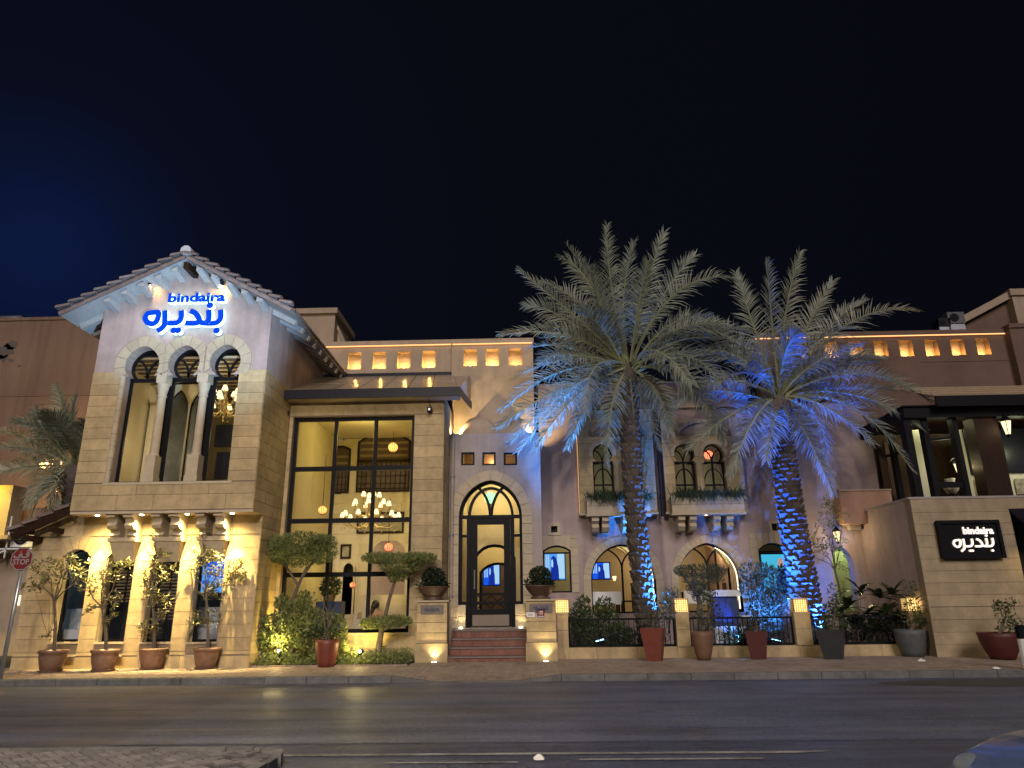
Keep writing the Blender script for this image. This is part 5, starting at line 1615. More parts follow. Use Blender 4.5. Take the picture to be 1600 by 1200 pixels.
for (t, x0, x1, zp), which in ((pA, 0), (pB, 1)):
    xc = (x0+x1)/2
    pw, ph = 0.62, 0.24; zc = zp-0.05-0.19
    pq = thing('name_plaque', ['bronze plaque lettered in Latin on the left gate pillar', 'bronze plaque lettered in Arabic on the right gate pillar'][which], 'plaque', (xc, YP, zc))
    mb = MB(); mb.box(xc-pw/2, xc+pw/2, YP-0.02, YP-0.002, zc-ph/2, zc+ph/2); obj('plate', mb, M['plaque'], pq)
    if which == 0: text('lettering', 'bindaira', xc-0.20, xc+0.20, zc-0.05, zc+0.06, YP-0.026, 0.006, M['navy'], pq, bold=0.02)
    else:
        k_ = 0.40/1000
        mb = MB(); arabic(mb, lambda u, v: (xc+(u-690)*k_, zc-(v-555)*k_), 55*k_, YP-0.026, YP-0.02, 0, 0); obj('lettering', mb, M['navy'], pq)
    # uplight in the paving
    lp = Vector((xc+(0.1 if which == 0 else 0.1), YP-0.16, 0.15))
    g = thing('ground_light', 'round light set in the paving before the %s gate pillar' % ('left', 'right')[which], 'light', lp)
    mb = MB(); mb.lathe([(0.10, -0.01), (0.10, 0.004), (0.085, 0.008)], lp, 14); obj('rim', mb, M['steel'], g)
    mb = MB(); mb.lathe([(0.078, 0.007), (0.06, 0.012)], lp, 14); obj('lens', mb, M['whitelens'], g)
    spot('ground_light_lamp', lp+Vector((0, 0, 0.03)), (lp.x, YP+0.05, 1.2), 50, (1.0, 0.80, 0.40), 100, 1.0, 0.03)
    # doorway jamb light
    lx = sx0+0.12 if which == 0 else sx1-0.12
    spot('jamb_light', (lx+(0.06 if which == 0 else -0.06), YT-0.14, zS+0.05), (lx, YT+0.1, 2.6), 14, (1.0, 0.78, 0.38), 110, 1.0, 0.03)
    mbx = MB(); mbx.lathe([(0.05, 0), (0.05, 0.03)], (lx+(0.06 if which == 0 else -0.06), YT-0.14, zS+0.0), 10); obj('jamb_lamp', mbx, M['whitelens'], ent)
# red number plate and white bell plate
x0, x1 = pB[1], pB[2]
zc = PZ(845, 959, YP); xr = PX(845, 959, YP)
pl = thing('number_plate', 'small red number plate on the right gate pillar', 'plaque', (xr, YP, zc))
mb = MB(); mb.box(xr-0.115, xr+0.115, YP-0.02, YP-0.002, zc-0.115, zc+0.115); obj('plate', mb, M['signwhite'], pl)
mb = MB(); mb.box(xr-0.105, xr+0.105, YP-0.024, YP-0.021, zc-0.105, zc+0.095); f = obj('red_field', mb, M['signred'], pl)
text('digits', '175', xr-0.05, xr+0.055, zc-0.02, zc+0.075, YP-0.028, 0.004, M['signwhite'], pl, bold=0.02)
mb = MB()
for k in range(7): mb.box(xr-0.085+k*0.025, xr-0.068+k*0.025, YP-0.028, YP-0.0242, zc-0.085, zc-0.062+0.006*(k % 3))
obj('small_lettering', mb, M['signwhite'], pl)
xw = PX(830, 960, YP); zw = PZ(830, 960, YP)
bp = thing('bell_plate', 'small white plate beside the red number plate', 'plaque', (xw, YP, zw))
mb = MB(); mb.box(xw-0.13, xw+0.10, YP-0.03, YP-0.002, zw-0.07, zw+0.055); obj('plate', mb, M['signwhite'], bp)
mb = MB(); mb.box(xw-0.08, xw+0.05, YP-0.034, YP-0.031, zw-0.005, zw+0.003); mb.box(xw-0.08, xw+0.03, YP-0.034, YP-0.031, zw-0.03, zw-0.022); obj('lettering', mb, M['plaque'], bp)
# downpipe beside the porch
dp = thing('downpipe', 'thin grey downpipe in the corner between hall and entrance porch', 'pipe', (cx1+0.14, YT-0.12, GZ))
mb = MB(); mb.tube([(cx1+0.14, YT-0.12, GZ), (cx1+0.14, YT-0.12, zT)], 0.05, 10); obj('pipe', mb, M['trim'], dp)
mb = MB()
for z in (1.8, 3.6, 5.4): mb.lathe([(0.07, 0), (0.07, 0.05)], (cx1+0.14, YT-0.12, z), 10)
obj('clips', mb, M['steel'], dp, kind='stuff')
# two small domes on the porch roof, and uplights that throw their shadows on the wall behind
for px, lab in ((748, 'plaster dome on the porch roof, left of two'), (801, 'plaster dome on the porch roof, right of two')):
    c = P(px, 676, 22.72)
    t = thing('roof_dome', lab, 'dome', (c.x, c.y, zT))
    mb = MB(); mb.lathe([(0.66*math.cos(rad(a)), 0.74*math.sin(rad(a))) for a in range(0, 86, 6)]+[(0.01, 0.745)], (c.x, c.y, zT-0.02), 28); obj('shell', mb, M['sand'], t, smooth=True)
    mb = MB(); mb.lathe([(0.70, -0.04), (0.70, 0.05), (0.66, 0.05)], (c.x, c.y, zT-0.02), 28); obj('rim', mb, M['sand'], t)
for px, w_, yy, lab in ((735, 420, 22.12, 'small uplight on the porch roof before the left dome'), (707, 160, 22.3, 'small uplight on the porch roof by the hall corner'), (838, 120, 22.3, 'small uplight on the porch roof behind the left palm fronds')):
    p = P(px, 672, yy)
    t = thing('roof_uplight', lab, 'light', (p.x, yy, zT))
    mb = MB(); mb.lathe([(0.05, 0), (0.06, 0.05), (0.05, 0.055)], (p.x, yy, zT-0.05), 12); obj('housing', mb, M['dark'], t)
    mb = MB(); mb.lathe([(0.045, 0.006), (0.02, 0.012)], (p.x, yy, zT), 12); obj('lens', mb, M['whitelens'], t)
    spot('roof_uplight_lamp', (p.x, yy, zT+0.06), (p.x+(0.3 if px < 800 else -0.5), YN2, zT+1.5), w_, (1.0, 0.72, 0.34), 150, 0.3, 0.006)
spot('roof_uplight_lamp', P(640, 590, 23.2), P(470, 560, 20.2), 300, (1.0, 0.78, 0.36), 40, 0.15, 0.02)
# ------------------------------------------------------------------ garden facade with two stone bays
YG, YB = 23.6, 23.25
gar = thing('garden_house', 'pink plastered house behind the palms with two stone bays and two ground floor arches', 'building', (5, YG, 0.14))
gx0, gx1 = 0.283, PX(1372, 750, YG)
zG1 = PZ(1000, 597, YG); xstep = PX(1170, 640, YG); zG2 = PZ(1280, 630, YG)
r = 1.1
corner = [(gx1-r+r*math.cos(rad(a)), zG2-r+r*math.sin(rad(a))) for a in range(0, 91, 10)]
g_out = [(gx0, GZ), (gx1, GZ)]+corner+[(xstep, zG2), (xstep, zG1), (gx0, zG1)]
def G(px, py): return P(px, py, YG)
zfl = PZ(1100, 957, YG)           # arcade floor
# openings: two pointed arches, two small segmental windows, two vents, door alcove
A1 = pointed_arch(PX(925, 940, YG), PX(1027, 940, YG), zfl, PZ(976, 906, YG), PZ(976, 850, YG), 10)
A2 = pointed_arch(PX(1064, 940, YG), PX(1161, 940, YG), zfl, PZ(1113, 904, YG), PZ(1110, 848, YG), 10)
W1 = seg_arch(PX(849, 900, YG), PX(893, 900, YG), PZ(870, 926, YG), PZ(870, 860, YG), PZ(870, 852, YG))
W2 = seg_arch(PX(1189, 900, YG), PX(1236, 900, YG), PZ(1210, 926, YG), PZ(1210, 858, YG), PZ(1210, 848, YG))
V1 = rect(PX(861, 827, YG), PX(871, 827, YG), PZ(866, 832, YG), PZ(866, 822, YG))
V2 = rect(PX(1206, 824, YG), PX(1216, 824, YG), PZ(1211, 829, YG), PZ(1211, 818, YG))
AL = pointed_arch(PX(1304, 910, YG), PX(1337, 910, YG), zfl-0.3, PZ(1320, 880, YG), PZ(1320, 853, YG), 6)
# upper twin windows, in the wall and in the stone facing
tw = []
for a, b in ((927, 959), (972, 1003), (1055, 1088), (1100, 1134)):
    x0, x1 = PX(a, 740, YB), PX(b, 740, YB)
    zi = PZ((a+b)/2, 721, YB); zt = PZ((a+b)/2, 692, YB); zb = PZ((a+b)/2, 782, YB)
    rr_ = (x1-x0)/2*0.98; tw.append((x0, x1, zb, zi, rr_, zt-0.03-rr_))
tw_ops = [horseshoe(x0, x1, zb, zi, rr_, cz, 12, 0.03) for x0, x1, zb, zi, rr_, cz in tw]
gw = obj('front_wall', wall_mb(g_out, [A1, A2, W1, W2, V1, V2, AL]+tw_ops, YG, YG+0.35), M['pink'], gar)
mb = MB(); mb.box(gx0, gx1, YG+0.352, YG+1.2, zG2-0.45, zG2-0.3); obj('flat_roof', mb, M['pink'], gar)
# stone bays
zBb = PZ(1035, 800, YB)
for (pl, pr, ptop, tw_i, seed) in ((904, 1022, 640, (0, 1), 31), (1036, 1160, 655, (2, 3), 37)):
    x0, x1 = PX(pl, 720, YB), PX(pr, 720, YB); zt = PZ((pl+pr)/2, ptop, YB)
    lun = seg_arch(PX((pl+pr)/2-38, 677, YB), PX((pl+pr)/2+38, 677, YB), PZ((pl+pr)/2, 677, YB), PZ((pl+pr)/2, 676.5, YB), PZ((pl+pr)/2, 660, YB))
    out = rect(x0, x1, zBb, zt)
    bw_ = obj('bay', wall_mb(out, [tw_ops[i] for i in tw_i]+[lun], YB, YG-0.002), M['stone_back'], gar)
    big = [grow(tw_ops[i], 0.01) for i in tw_i]
    lunb = grow(lun, 0.12)
    clad(bw_, M['stone'], out, big+[lunb], YB, 0.018, 0.30, 1.0, seed=seed, limit=130)
    n = 10; li = lun[2:]; lo = [(p[0]+(p[0]-(x0+x1)/2)*0.07, p[1]+0.13) for p in li]
    voussoirs(bw_, M['trim'], li, lo, YB, 0.03, step=2, back=0.1)
    mb = MB(); mb.prism(grow(lun, -0.004), YB+0.06, YB+0.09); obj('lunette', mb, M['lilac'], bw_)
    for i in tw_i:
        X0, X1, zb, zi, rr_, cz = tw[i]; cx = (X0+X1)/2
        ii = [(cx+rr_*math.cos(rad(a)), cz+rr_*math.sin(rad(a))) for a in range(-14, 195, 16)]
        oo = [(cx+(rr_+0.13)*math.cos(rad(a)), cz+(rr_+0.13)*math.sin(rad(a))) for a in range(-14, 195, 16)]
        voussoirs(bw_, M['trim'], ii, oo, YB, 0.05, step=3, back=0.2, gap=0.006)
        w = MB(); fy = YB+0.22
        pts = tw_ops[i]
        frame_poly(w, pts, fy, fy+0.05, 0.05)
        w.box(X0, X1, fy-0.006, fy+0.05, zi-0.03, zi+0.03); zm = zb+(zi-zb)*0.42
        w.box(X0, X1, fy-0.005, fy+0.05, zm-0.025, zm+0.025)
        w.box(cx-0.03, cx+0.03, fy-0.003, fy+0.05, zb, zi)
        for s in (-1, 1):
            bars_along(w, [(cx+s*rr_*0.82*(1-math.cos(rad(q))), zi+rr_*1.25*math.sin(rad(q))) for q in range(0, 86, 14)], fy+0.02, 0.04, 0.04)
            bars_along(w, [(cx+s*rr_*0.92*math.cos(rad(q)), zm-0.02+(zi-zm)*0.75*math.sin(rad(q))) for q in range(0, 91, 15)], fy+0.021, 0.04, 0.04)
        f = obj('arched_window', w, M['black'], bw_)
        mb = MB(); mb.poly([(x, fy+0.03, z) for x, z in grow(pts, -0.03)]); obj('pane', mb, M['pglass'], f) if False else obj('window_pane', mb, M['pglass'], bw_)
    # mullion column
    xa, xb = tw[tw_i[0]][1], tw[tw_i[1]][0]; cx = (xa+xb)/2; zb, zi = tw[tw_i[0]][2], tw[tw_i[0]][3]
    mb = MB(); mb.lathe([(0.10, 0), (0.075, 0.1), (0.07, zi-zb-0.3), (0.09, zi-zb-0.26), (0.12, zi-zb-0.02)], (cx, YB+0.02, zb), 12)
    mb.box(cx-0.15, cx+0.15, YB-0.06, YB+0.18, zi-0.06, zi+0.01); obj('mullion_column', mb, M['trim'], bw_)
    # string line above the bay and drip tray under it
    mb = MB(); mb.box(x0-0.04, x1+0.02, YB-0.05, YG-0.004, zBb-0.07, zBb-0.002); obj('bay_base', mb, M['trim'], bw_)
mb = MB(); mb.box(PX(904, 640, YB), PX(1160, 640, YB), YG-0.12, YG-0.002, PZ(1030, 646, YG)+0.16, PZ(1030, 646, YG)+0.26); obj('string_course', mb, M['sand'], gar)
# flower boxes on the bays
fb = []
for (pl, pr, pt, pb_, lab) in ((917, 1016, 777, 803, 'long stone window box with trailing plants, left one, partly behind the palm trunk'), (1050, 1163, 774, 801, 'long stone window box with trailing plants, right one, between the palms')):
    x0, x1 = PX(pl, 790, YB-0.45), PX(pr, 790, YB-0.45); z0, z1 = PZ((pl+pr)/2, pb_, YB-0.45), PZ((pl+pr)/2, pt, YB-0.45)
    t = thing('window_box', lab, 'planter', ((x0+x1)/2, YB-0.2, z0), 'window boxes on the stone bays')
    zs_h = (z1-z0)/2
    for k in range(2):
        mb = MB(); mb.box(x0, x1, YB-0.45, YB-0.39, z0+zs_h*k+0.005, z0+zs_h*(k+1)-0.005); obj('front_slab', mb, M['trim'], t)
        for xx in (x0, x1-0.06):
            mb = MB(); mb.box(xx, xx+0.06, YB-0.388, YB-0.03, z0+zs_h*k+0.005, z0+zs_h*(k+1)-0.005); obj('end_slab', mb, M['trim'], t)
    mb = MB(); mb.box(x0-0.03, x1+0.03, YB-0.48, YB-0.06, z0-0.06, z0-0.001); obj('base_slab', mb, M['trim'], t)
    mb = MB(); mb.box(x0+0.06, x1-0.06, YB-0.38, YB-0.03, z1-0.1, z1-0.06); obj('soil', mb, M['soil'], t)
    rnd = random.Random(int(x0*10))
    mb = MB()
    for _ in range(900):
        c_ = rnd.choice([0.18, 0.35, 0.45, 0.75, 0.9])
        x = x0+(x1-x0)*min(0.98, max(0.02, rnd.gauss(c_, 0.09))); y = YB-0.42+rnd.uniform(-0.05, 0.25)
        b = Vector((x, y, z1-0.07)); L = rnd.uniform(0.2, 0.55)
        dx, up = rnd.gauss(0, 0.5), rnd.uniform(0.1, 1.0)
        out_ = -abs(rnd.gauss(0, 0.6))
        m_ = b+Vector((dx*L*0.4, out_*L*0.5, L*0.6*up)); e_ = b+Vector((dx*L, out_*L*0.8-0.02, L*(up*0.9-0.75*(rnd.random() < 0.6))))
        s_ = Vector((rnd.uniform(.5, 1), rnd.uniform(-.5, .5), 0)).normalized()*0.012
        mb.add([b-s_, b+s_, m_+s_, m_-s_, e_], [(0,1,2,3), (3,2,4)])
    obj('trailing_plants', mb, M['grassm'], t)
    # paired scroll brackets under each box
    for (pa, w_) in ((0.13, 0), (0.29, 0), (0.62, 0), (0.80, 0)):
        xb_ = x0+(x1-x0)*pa
        prof = [(YG-0.01, z0-0.07), (YB-0.36, z0-0.07), (YB-0.38, z0-0.20), (YB-0.22, z0-0.28), (YB-0.30, z0-0.40), (YB-0.18, z0-0.52), (YG-0.01, z0-0.55)]
        mb = MB(); n = len(prof)
        vs = [(xb_-0.11, y, z) for y, z in prof]+[(xb_+0.11, y, z) for y, z in prof]
        mb.add(vs, [tuple(range(n)), tuple(range(2*n-1, n-1, -1))]+[(i, i+n, (i+1) % n+n, (i+1) % n) for i in range(n)])
        obj('scroll_bracket', mb, M['trim'], t)
# bay lamp under the right box
p = P(1103, 803, YB-0.3)
t = thing('bay_lamp', 'small warm lamp under the right hand window box', 'lamp', p)
mb = MB(); mb.lathe([(0.03, -0.05), (0.05, 0), (0.05, 0.06)], p, 10); obj('body', mb, M['warmglow'], t)
spot('bay_lamp_light', p+Vector((0, 0.05, -0.08)), p+Vector((0, 0.45, -1.6)), 16, (1.0, 0.62, 0.38), 70, 0.9)
spot('bay_mullion_light', P(1108, 779, YB-0.12), P(1108, 700, YB+0.05), 2.5, (1.0, 0.8, 0.45), 60, 0.9)
# warm strip along the left edge of the left bay
mb = MB(); x = PX(904, 720, YB)
mb.box(x-0.028, x-0.004, YB+0.20, YB+0.225, zBb, PZ(904, 650, YB)); obj('edge_strip', mb, emit('dim_warm_strip', (1.0, 0.5, 0.18), 0.8), gar)
# downpipe between the bays
dp = thing('downpipe', 'dark downpipe running between the two stone bays', 'pipe', (PX(1029, 720, YB-0.08), YB-0.08, 0.2))
xa = PX(1029.5, 720, YB-0.08)
mb = MB(); mb.tube([(xa, YB-0.08, zBb-0.15), (xa, YB-0.08, PZ(1029, 640, YB))], 0.065, 10); obj('pipe', mb, M['dark'], dp)
mb = MB()
for k in range(3): mb.lathe([(0.085, 0), (0.085, 0.06)], (xa, YB-0.08, zBb+0.4+k*1.1), 10)
obj('clips', mb, M['dark'], dp, kind='stuff')
# ground arches: rings, frames with interlaced tracery, LED line
for k, A in enumerate((A1, A2)):
    ring = A[2:]; ro = grow(A, 0.24)[2:]
    ro = [(ring[0][0]+0.24, ring[0][1])]+ro[1:-1]+[(ring[-1][0]-0.24, ring[-1][1])]
    ring2 = [(ring[0][0], zfl)]+ring+[(ring[-1][0], zfl)]; ro2 = [(ro[0][0], zfl)]+ro+[(ro[-1][0], zfl)]
    voussoirs(gw, M['trim'], ring2, ro2, YG, 0.03, step=1, back=0.2, gap=0.008)
    w = MB(); fy = YG+0.2
    frame_poly(w, A, fy, fy+0.06, 0.05)
    x0, x1 = A[0][0], A[1][0]; cx = (x0+x1)/2; hh = max(z for _, z in A)-ring[0][1]
    zc = ring[0][1]+0.35
    for s in (-1, 1):
        bars_along(w, [(cx+s*(x1-x0)*0.40*(1-math.cos(rad(q))), zc+hh*0.62*math.sin(rad(q))) for q in range(0, 75, 8)], fy+0.03, 0.05, 0.05)
    w.box(cx-0.03, cx+0.03, fy, fy+0.06, zfl, zc)
    f = obj('arch_frame', w, M['black'], gar)
    mb = MB()
    n = len(A)
    inn = grow(A, -0.07)
    half = [q for q in inn[2:] if q[0] > cx+0.25]
    for a, b in zip(half, half[1:]): mb.bar((a[0], fy-0.06, a[1]), (b[0], fy-0.06, b[1]), 0.03, 0.03)
    mb.bar((half[0][0], fy-0.06, half[0][1]), (half[0][0], fy-0.06, zfl+0.1), 0.03, 0.03)
    obj('led_line', mb, M['led'], f)
# small windows: surrounds, frames
for k, (Wp, V) in enumerate(((W1, V1), (W2, V2))):
    x0, x1, z0, z1 = min(p[0] for p in Wp), max(p[0] for p in Wp), min(p[1] for p in Wp), max(p[1] for p in Wp)
    z = z0
    while z < z1+0.30:
        h = min(0.28, z1+0.31-z)
        for a, b in ((x0-0.24, x0), (x1, x1+0.24)):
            mb = MB(); mb.box(a+0.004, b-0.004, YG-0.025, YG+0.01, z+0.005, z+h-0.005); obj('surround_stone', mb, M['trim'], gw)
        z += h
    n = 5
    for i in range(n):
        a = x0+(x1-x0)*i/n; b = x0+(x1-x0)*(i+1)/n
        op = Op(Wp)
        def zt_(x):
            w_ = (x1-x0)/2; h_ = z1-Wp[2][1]; return Wp[2][1]+h_*(1-((x-(x0+x1)/2)/w_)**2)
        mb = MB(); mb.prism([(a+0.004, zt_(a)), (b-0.004, zt_(b)), (b-0.004, z1+0.30), (a+0.004, z1+0.30)], YG-0.026, YG+0.2); obj('lintel_stone', mb, M['trim'], gw)
    w = MB(); frame_poly(w, Wp, YG+0.12, YG+0.18, 0.05)
    w.box(x0, x1, YG+0.122, YG+0.178, Wp[2][1]-0.1, Wp[2][1]-0.05); obj('small_window', w, M['black'], gar)
    a, b, c_, d = V[0][0], V[1][0], V[0][1], V[2][1]
    mb = MB(); frame_poly(mb, grow(V, 0.09), YG-0.03, YG+0.01, 0.088); obj('vent_frame', mb, M['trim'], gar)
    mb = MB(); mb.quad((a, YG+0.2, c_), (b, YG+0.2, c_), (b, YG+0.2, d), (a, YG+0.2, d)); obj('vent_back', mb, M['dark'], gar)
# screens behind the small windows
woman_screen('lit_screen', 'bright blue screen in the small window just right of the porch', P(866, 885, YG+0.7), 0.70, 0.84, 'tvsky')
p = P(1215, 888, YG+0.9)
sc2 = thing('lit_screen', 'bright cyan screen in the small window behind the right palm', 'screen', p)
mb = MB(); mb.box(p.x-0.54, p.x+0.54, p.y, p.y+0.06, p.z-0.66, p.z+0.5); obj('case', mb, M['black'], sc2)
mb = MB(); mb.quad((p.x-0.5, p.y-0.004, p.z-0.62), (p.x+0.5, p.y-0.004, p.z-0.62), (p.x+0.5, p.y-0.004, p.z+0.45), (p.x-0.5, p.y-0.004, p.z+0.45)); d_ = obj('display', mb, M['tvcyan'], sc2)
mb = MB(); mb.poly([(p.x+0.12+0.10*math.cos(a*math.pi/6), p.y-0.008, p.z+0.18+0.15*math.sin(a*math.pi/6)) for a in range(12)]); obj('face_part', mb, M['tvskin'], d_)
mb = MB(); mb.poly([(p.x-0.1, p.y-0.006, p.z-0.6), (p.x+0.4, p.y-0.006, p.z-0.6), (p.x+0.3, p.y-0.006, p.z-0.02), (p.x+0.02, p.y-0.006, p.z-0.02)]); obj('figure_part', mb, M['tvdeep'], d_)
# arcade room
yr = YG+5.5
mb = MB(); mb.box(gx0+0.1, gx1-0.1, yr, yr+0.1, GZ, 4.2); obj('arcade_back_wall', mb, M['creamg'], gar)
mb = MB(); mb.box(gx0+0.1, gx1-0.1, YG+0.36, yr, 4.25, 4.32); obj('arcade_ceiling', mb, M['creamg'], gar)
mb = MB(); mb.box(gx0+0.1, gx1-0.1, YG+0.36, yr, zfl-0.12, zfl-0.08); obj('arcade_floor', mb, M['floor'], gar)
mb = MB(); mb.box(gx0+0.02, gx0+0.1, YG+0.36, yr, GZ, 4.25); obj('arcade_side_wall', mb, M['creamg'], gar)
xm = PX(1170, 900, YG)
mb = MB(); mb.box(xm, xm+0.1, YG+0.36, yr, GZ, 4.25); obj('arcade_side_wall', mb, M['pink'], gar)
for k, yy in enumerate((YG+2.2, YG+3.9)):
    a = [pointed_arch(PX(905, 940, yy), PX(1010, 940, yy), zfl-0.2, zfl+0.7, 3.7), pointed_arch(PX(1050, 940, yy), PX(1152, 940, yy), zfl-0.2, zfl+0.7, 3.8)]
    obj('inner_arcade', wall_mb(rect(gx0+0.1, xm, zfl-0.2, 4.25), a, yy, yy+0.3), M['cream'] if k else M['creamg'], gar)
woman_screen('wall_screen', 'deep blue lit screen behind the left ground floor arch', P(939, 892, YG+1.2), 0.58, 0.52, 'tvblue')
for (x, y, z, w_, c_) in ((3.6, YG+1.2, 3.6, 44, (1, .82, .45)), (3.4, YG+3.1, 3.4, 26, (1, .7, .4)), (6.4, YG+1.2, 3.6, 52, (1, .82, .40)), (6.6, YG+3.2, 3.4, 26, (1, .66, .3)), (4.5, YG+4.8, 3.2, 22, (1, .6, .3)), (1.4, YG+1.0, 3.4, 8, (1, .8, .4)), (8.4, YG+1.0, 3.4, 9, (1, .8, .4))):
    point('arcade_light', (x, y, z), w_, c_, 0.15)
for i, px in enumerate((960, 1130)):
    p = P(px, 903, YG+3.6)
    t = thing('wall_sconce', 'small glowing sconce deep inside the %s ground floor arch' % ('left', 'right')[i], 'lamp', p)
    mb = MB(); mb.lathe([(0.03, -0.1), (0.08, 0.05), (0.07, 0.06)], p, 8); obj('shade', mb, M['shade'], t)
    mb = MB(); mb.box(p.x-0.03, p.x+0.03, p.y+0.05, p.y+0.25, p.z-0.04, p.z); obj('arm', mb, M['brass'], t)
# tables with cloths in the arcade
for i, (px, yy) in enumerate(((945, YG+0.9), (1090, YG+1.2))):
    x = PX(px, 940, yy); zf = zfl-0.08
    t = thing('dining_table', ['dining table with white cloth behind the left ground floor arch', 'dining table with white cloth behind the right ground floor arch'][i], 'table', (x, yy, zf))
    mb = MB(); mb.box(x-0.5, x+0.5, yy-0.4, yy+0.4, zf+0.72, zf+0.75); obj('table_top', mb, M['white'], t)
    mb = MB(); mb.box(x-0.5, x+0.5, yy-0.41, yy-0.402, zf+0.35, zf+0.74); obj('cloth_drop', mb, M['white'], t)
    for a in (-0.42, 0.42):
        for b in (-0.32, 0.32):
            mb = MB(); mb.box(x+a-0.03, x+a+0.03, yy+b-0.03, yy+b+0.03, zf, zf+0.72); obj('leg', mb, M['wood'], t)
    cxs = x+0.75
    c = thing('dining_chair', ['wooden chair by the cloth covered table in the left arch', 'wooden chair by the cloth covered table in the right arch'][i], 'chair', (cxs, yy, zf))
    mb = MB(); mb.box(cxs-0.2, cxs+0.2, yy-0.2, yy+0.2, zf+0.42, zf+0.47); obj('seat', mb, M['wood'], c)
    mb = MB(); mb.box(cxs+0.16, cxs+0.2, yy-0.2, yy+0.2, zf+0.47, zf+1.0); obj('backrest', mb, M['wood'], c)
    for a in (-0.18, 0.18):
        for b in (-0.18, 0.18):
            mb = MB(); mb.box(cxs+a-0.02, cxs+a+0.02, yy+b-0.02, yy+b+0.02, zf, zf+0.42); obj('leg', mb, M['wood'], c)
# balcony rooms behind the twin windows
mb = MB(); mb.box(PX(910, 720, YG), PX(1165, 720, YG), YG+3.0, YG+3.1, 4.3, 7.2); obj('upper_back_wall', mb, M['creamg'], gar)
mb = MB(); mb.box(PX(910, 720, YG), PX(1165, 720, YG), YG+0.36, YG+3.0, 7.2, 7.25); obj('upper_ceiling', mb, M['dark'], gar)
for x in (PX(910, 720, YG), PX(1028, 720, YG), PX(1165, 720, YG)):
    mb = MB(); mb.box(x, x+0.08, YG+0.36, YG+3, 4.3, 7.2); obj('upper_side_wall', mb, M['creamg'], gar)
for px in (965, 1098): point('upper_room_light', (PX(px, 740, YG+1.4), YG+1.4, 5.6), 11, (1.0, 0.95, 0.66), 0.2)
pendant(1107, 711, YG+1.0, 0.16, M['redglow'], 'round red and white glass lamp in the right twin window', 0.4)
# door alcove at the right
mb = MB(); mb.box(PX(1296, 900, YG+0.9), PX(1345, 900, YG+0.9), YG+1.2, YG+1.3, zfl-0.4, 4.0); obj('alcove_back', mb, mat('pale_green_wall', (0.45, 0.55, 0.30), 0.8), gar)
point('alcove_light', (PX(1318, 880, YG+0.7), YG+0.7, 3.2), 14, (0.95, 1.0, 0.55), 0.1)
def wall_lantern(p, lab, w_, s=1.0):
    t = thing('wall_lantern', lab, 'lantern', p)
    mb = MB(); mb.lathe([(0.06*s, -0.16*s), (0.12*s, 0.14*s)], p, 6); obj('glass_body', mb, M['shade'], t)
    mb = MB(); mb.lathe([(0.14*s, 0.14*s), (0.15*s, 0.17*s), (0.05*s, 0.26*s), (0.02*s, 0.32*s)], p, 6)
    mb.lathe([(0.02*s, -0.24*s), (0.065*s, -0.165*s)], p, 6); obj('cap', mb, M['black'], t)
    mb = MB()
    for k in range(6):
        a = math.pi*k/3; mb.bar((p.x+0.062*s*math.cos(a), p.y+0.062*s*math.sin(a), p.z-0.16*s), (p.x+0.124*s*math.cos(a), p.y+0.124*s*math.sin(a), p.z+0.14*s), 0.012*s)
    mb.tube([p+Vector((0, 0, 0.32*s)), p+Vector((0, 0.1, 0.38*s)), p+Vector((0, 0.3, 0.3*s))], 0.015, 5); obj('bars', mb, M['black'], t)
    point('lantern_light', p+Vector((0, -0.22*s, 0)), w_, (1.0, 0.78, 0.38), 0.06)
    return t
wall_lantern(P(1308, 838, YG-0.3), 'bright wall lantern over the corner door, behind the thin tree', 22)
for k in range(2):
    a = PX((1296, 1306)[k], 840, YG); 
mb = MB(); mb.box(PX(1322, 830, YG), PX(1340, 830, YG), YG-0.3, YG-0.01, PZ(1330, 829, YG), PZ(1330, 800, YG)); obj('corner_bracket', mb, M['lilac'], gar)
# ------------------------------------------------------------------ right stone block with terrace
YR = 20.3
rb = thing('terrace_block', 'low stone block at the right carrying a timber terrace, with plaster side', 'building', (13, YR, 0.14))
bx0 = PX(1421, 780, YR); bx1 = 18.5
zR = PZ(1500, 779, YR)
r_out = rect(bx0, bx1, GZ, zR)
xo0, xo1 = PX(1588, 850, YR), PX(1640, 850, YR)
r_op = [rect(xo0, xo1, 1.4, PZ(1585, 795, YR))]
rwl = obj('front_wall', wall_mb(r_out, r_op, YR, YR+0.3), M['stone_back'], rb)
clad(rwl, M['stone_s'], r_out, r_op, YR, 0.018, 0.315, 3.6, gap=0.008, seed=51, limit=140)
mb = MB(); mb.box(bx0, bx0+0.3, YR+0.302, YG-0.002, GZ, zR); obj('plaster_side', mb, M['pink'], rb)
mb = MB(); mb.box(bx0-0.05, bx0+0.32, YR-0.04, YG-0.004, zR, zR+0.06); mb.box(bx0+0.322, bx1, YR-0.04, YR+0.34, zR, zR+0.06); obj('coping', mb, M['lilac'], rb)
mb = MB(); mb.box(bx0+0.3, bx1, YR+0.3, YG+4, zR-0.5, zR-0.35); obj('terrace_floor', mb, M['floor'], rb)
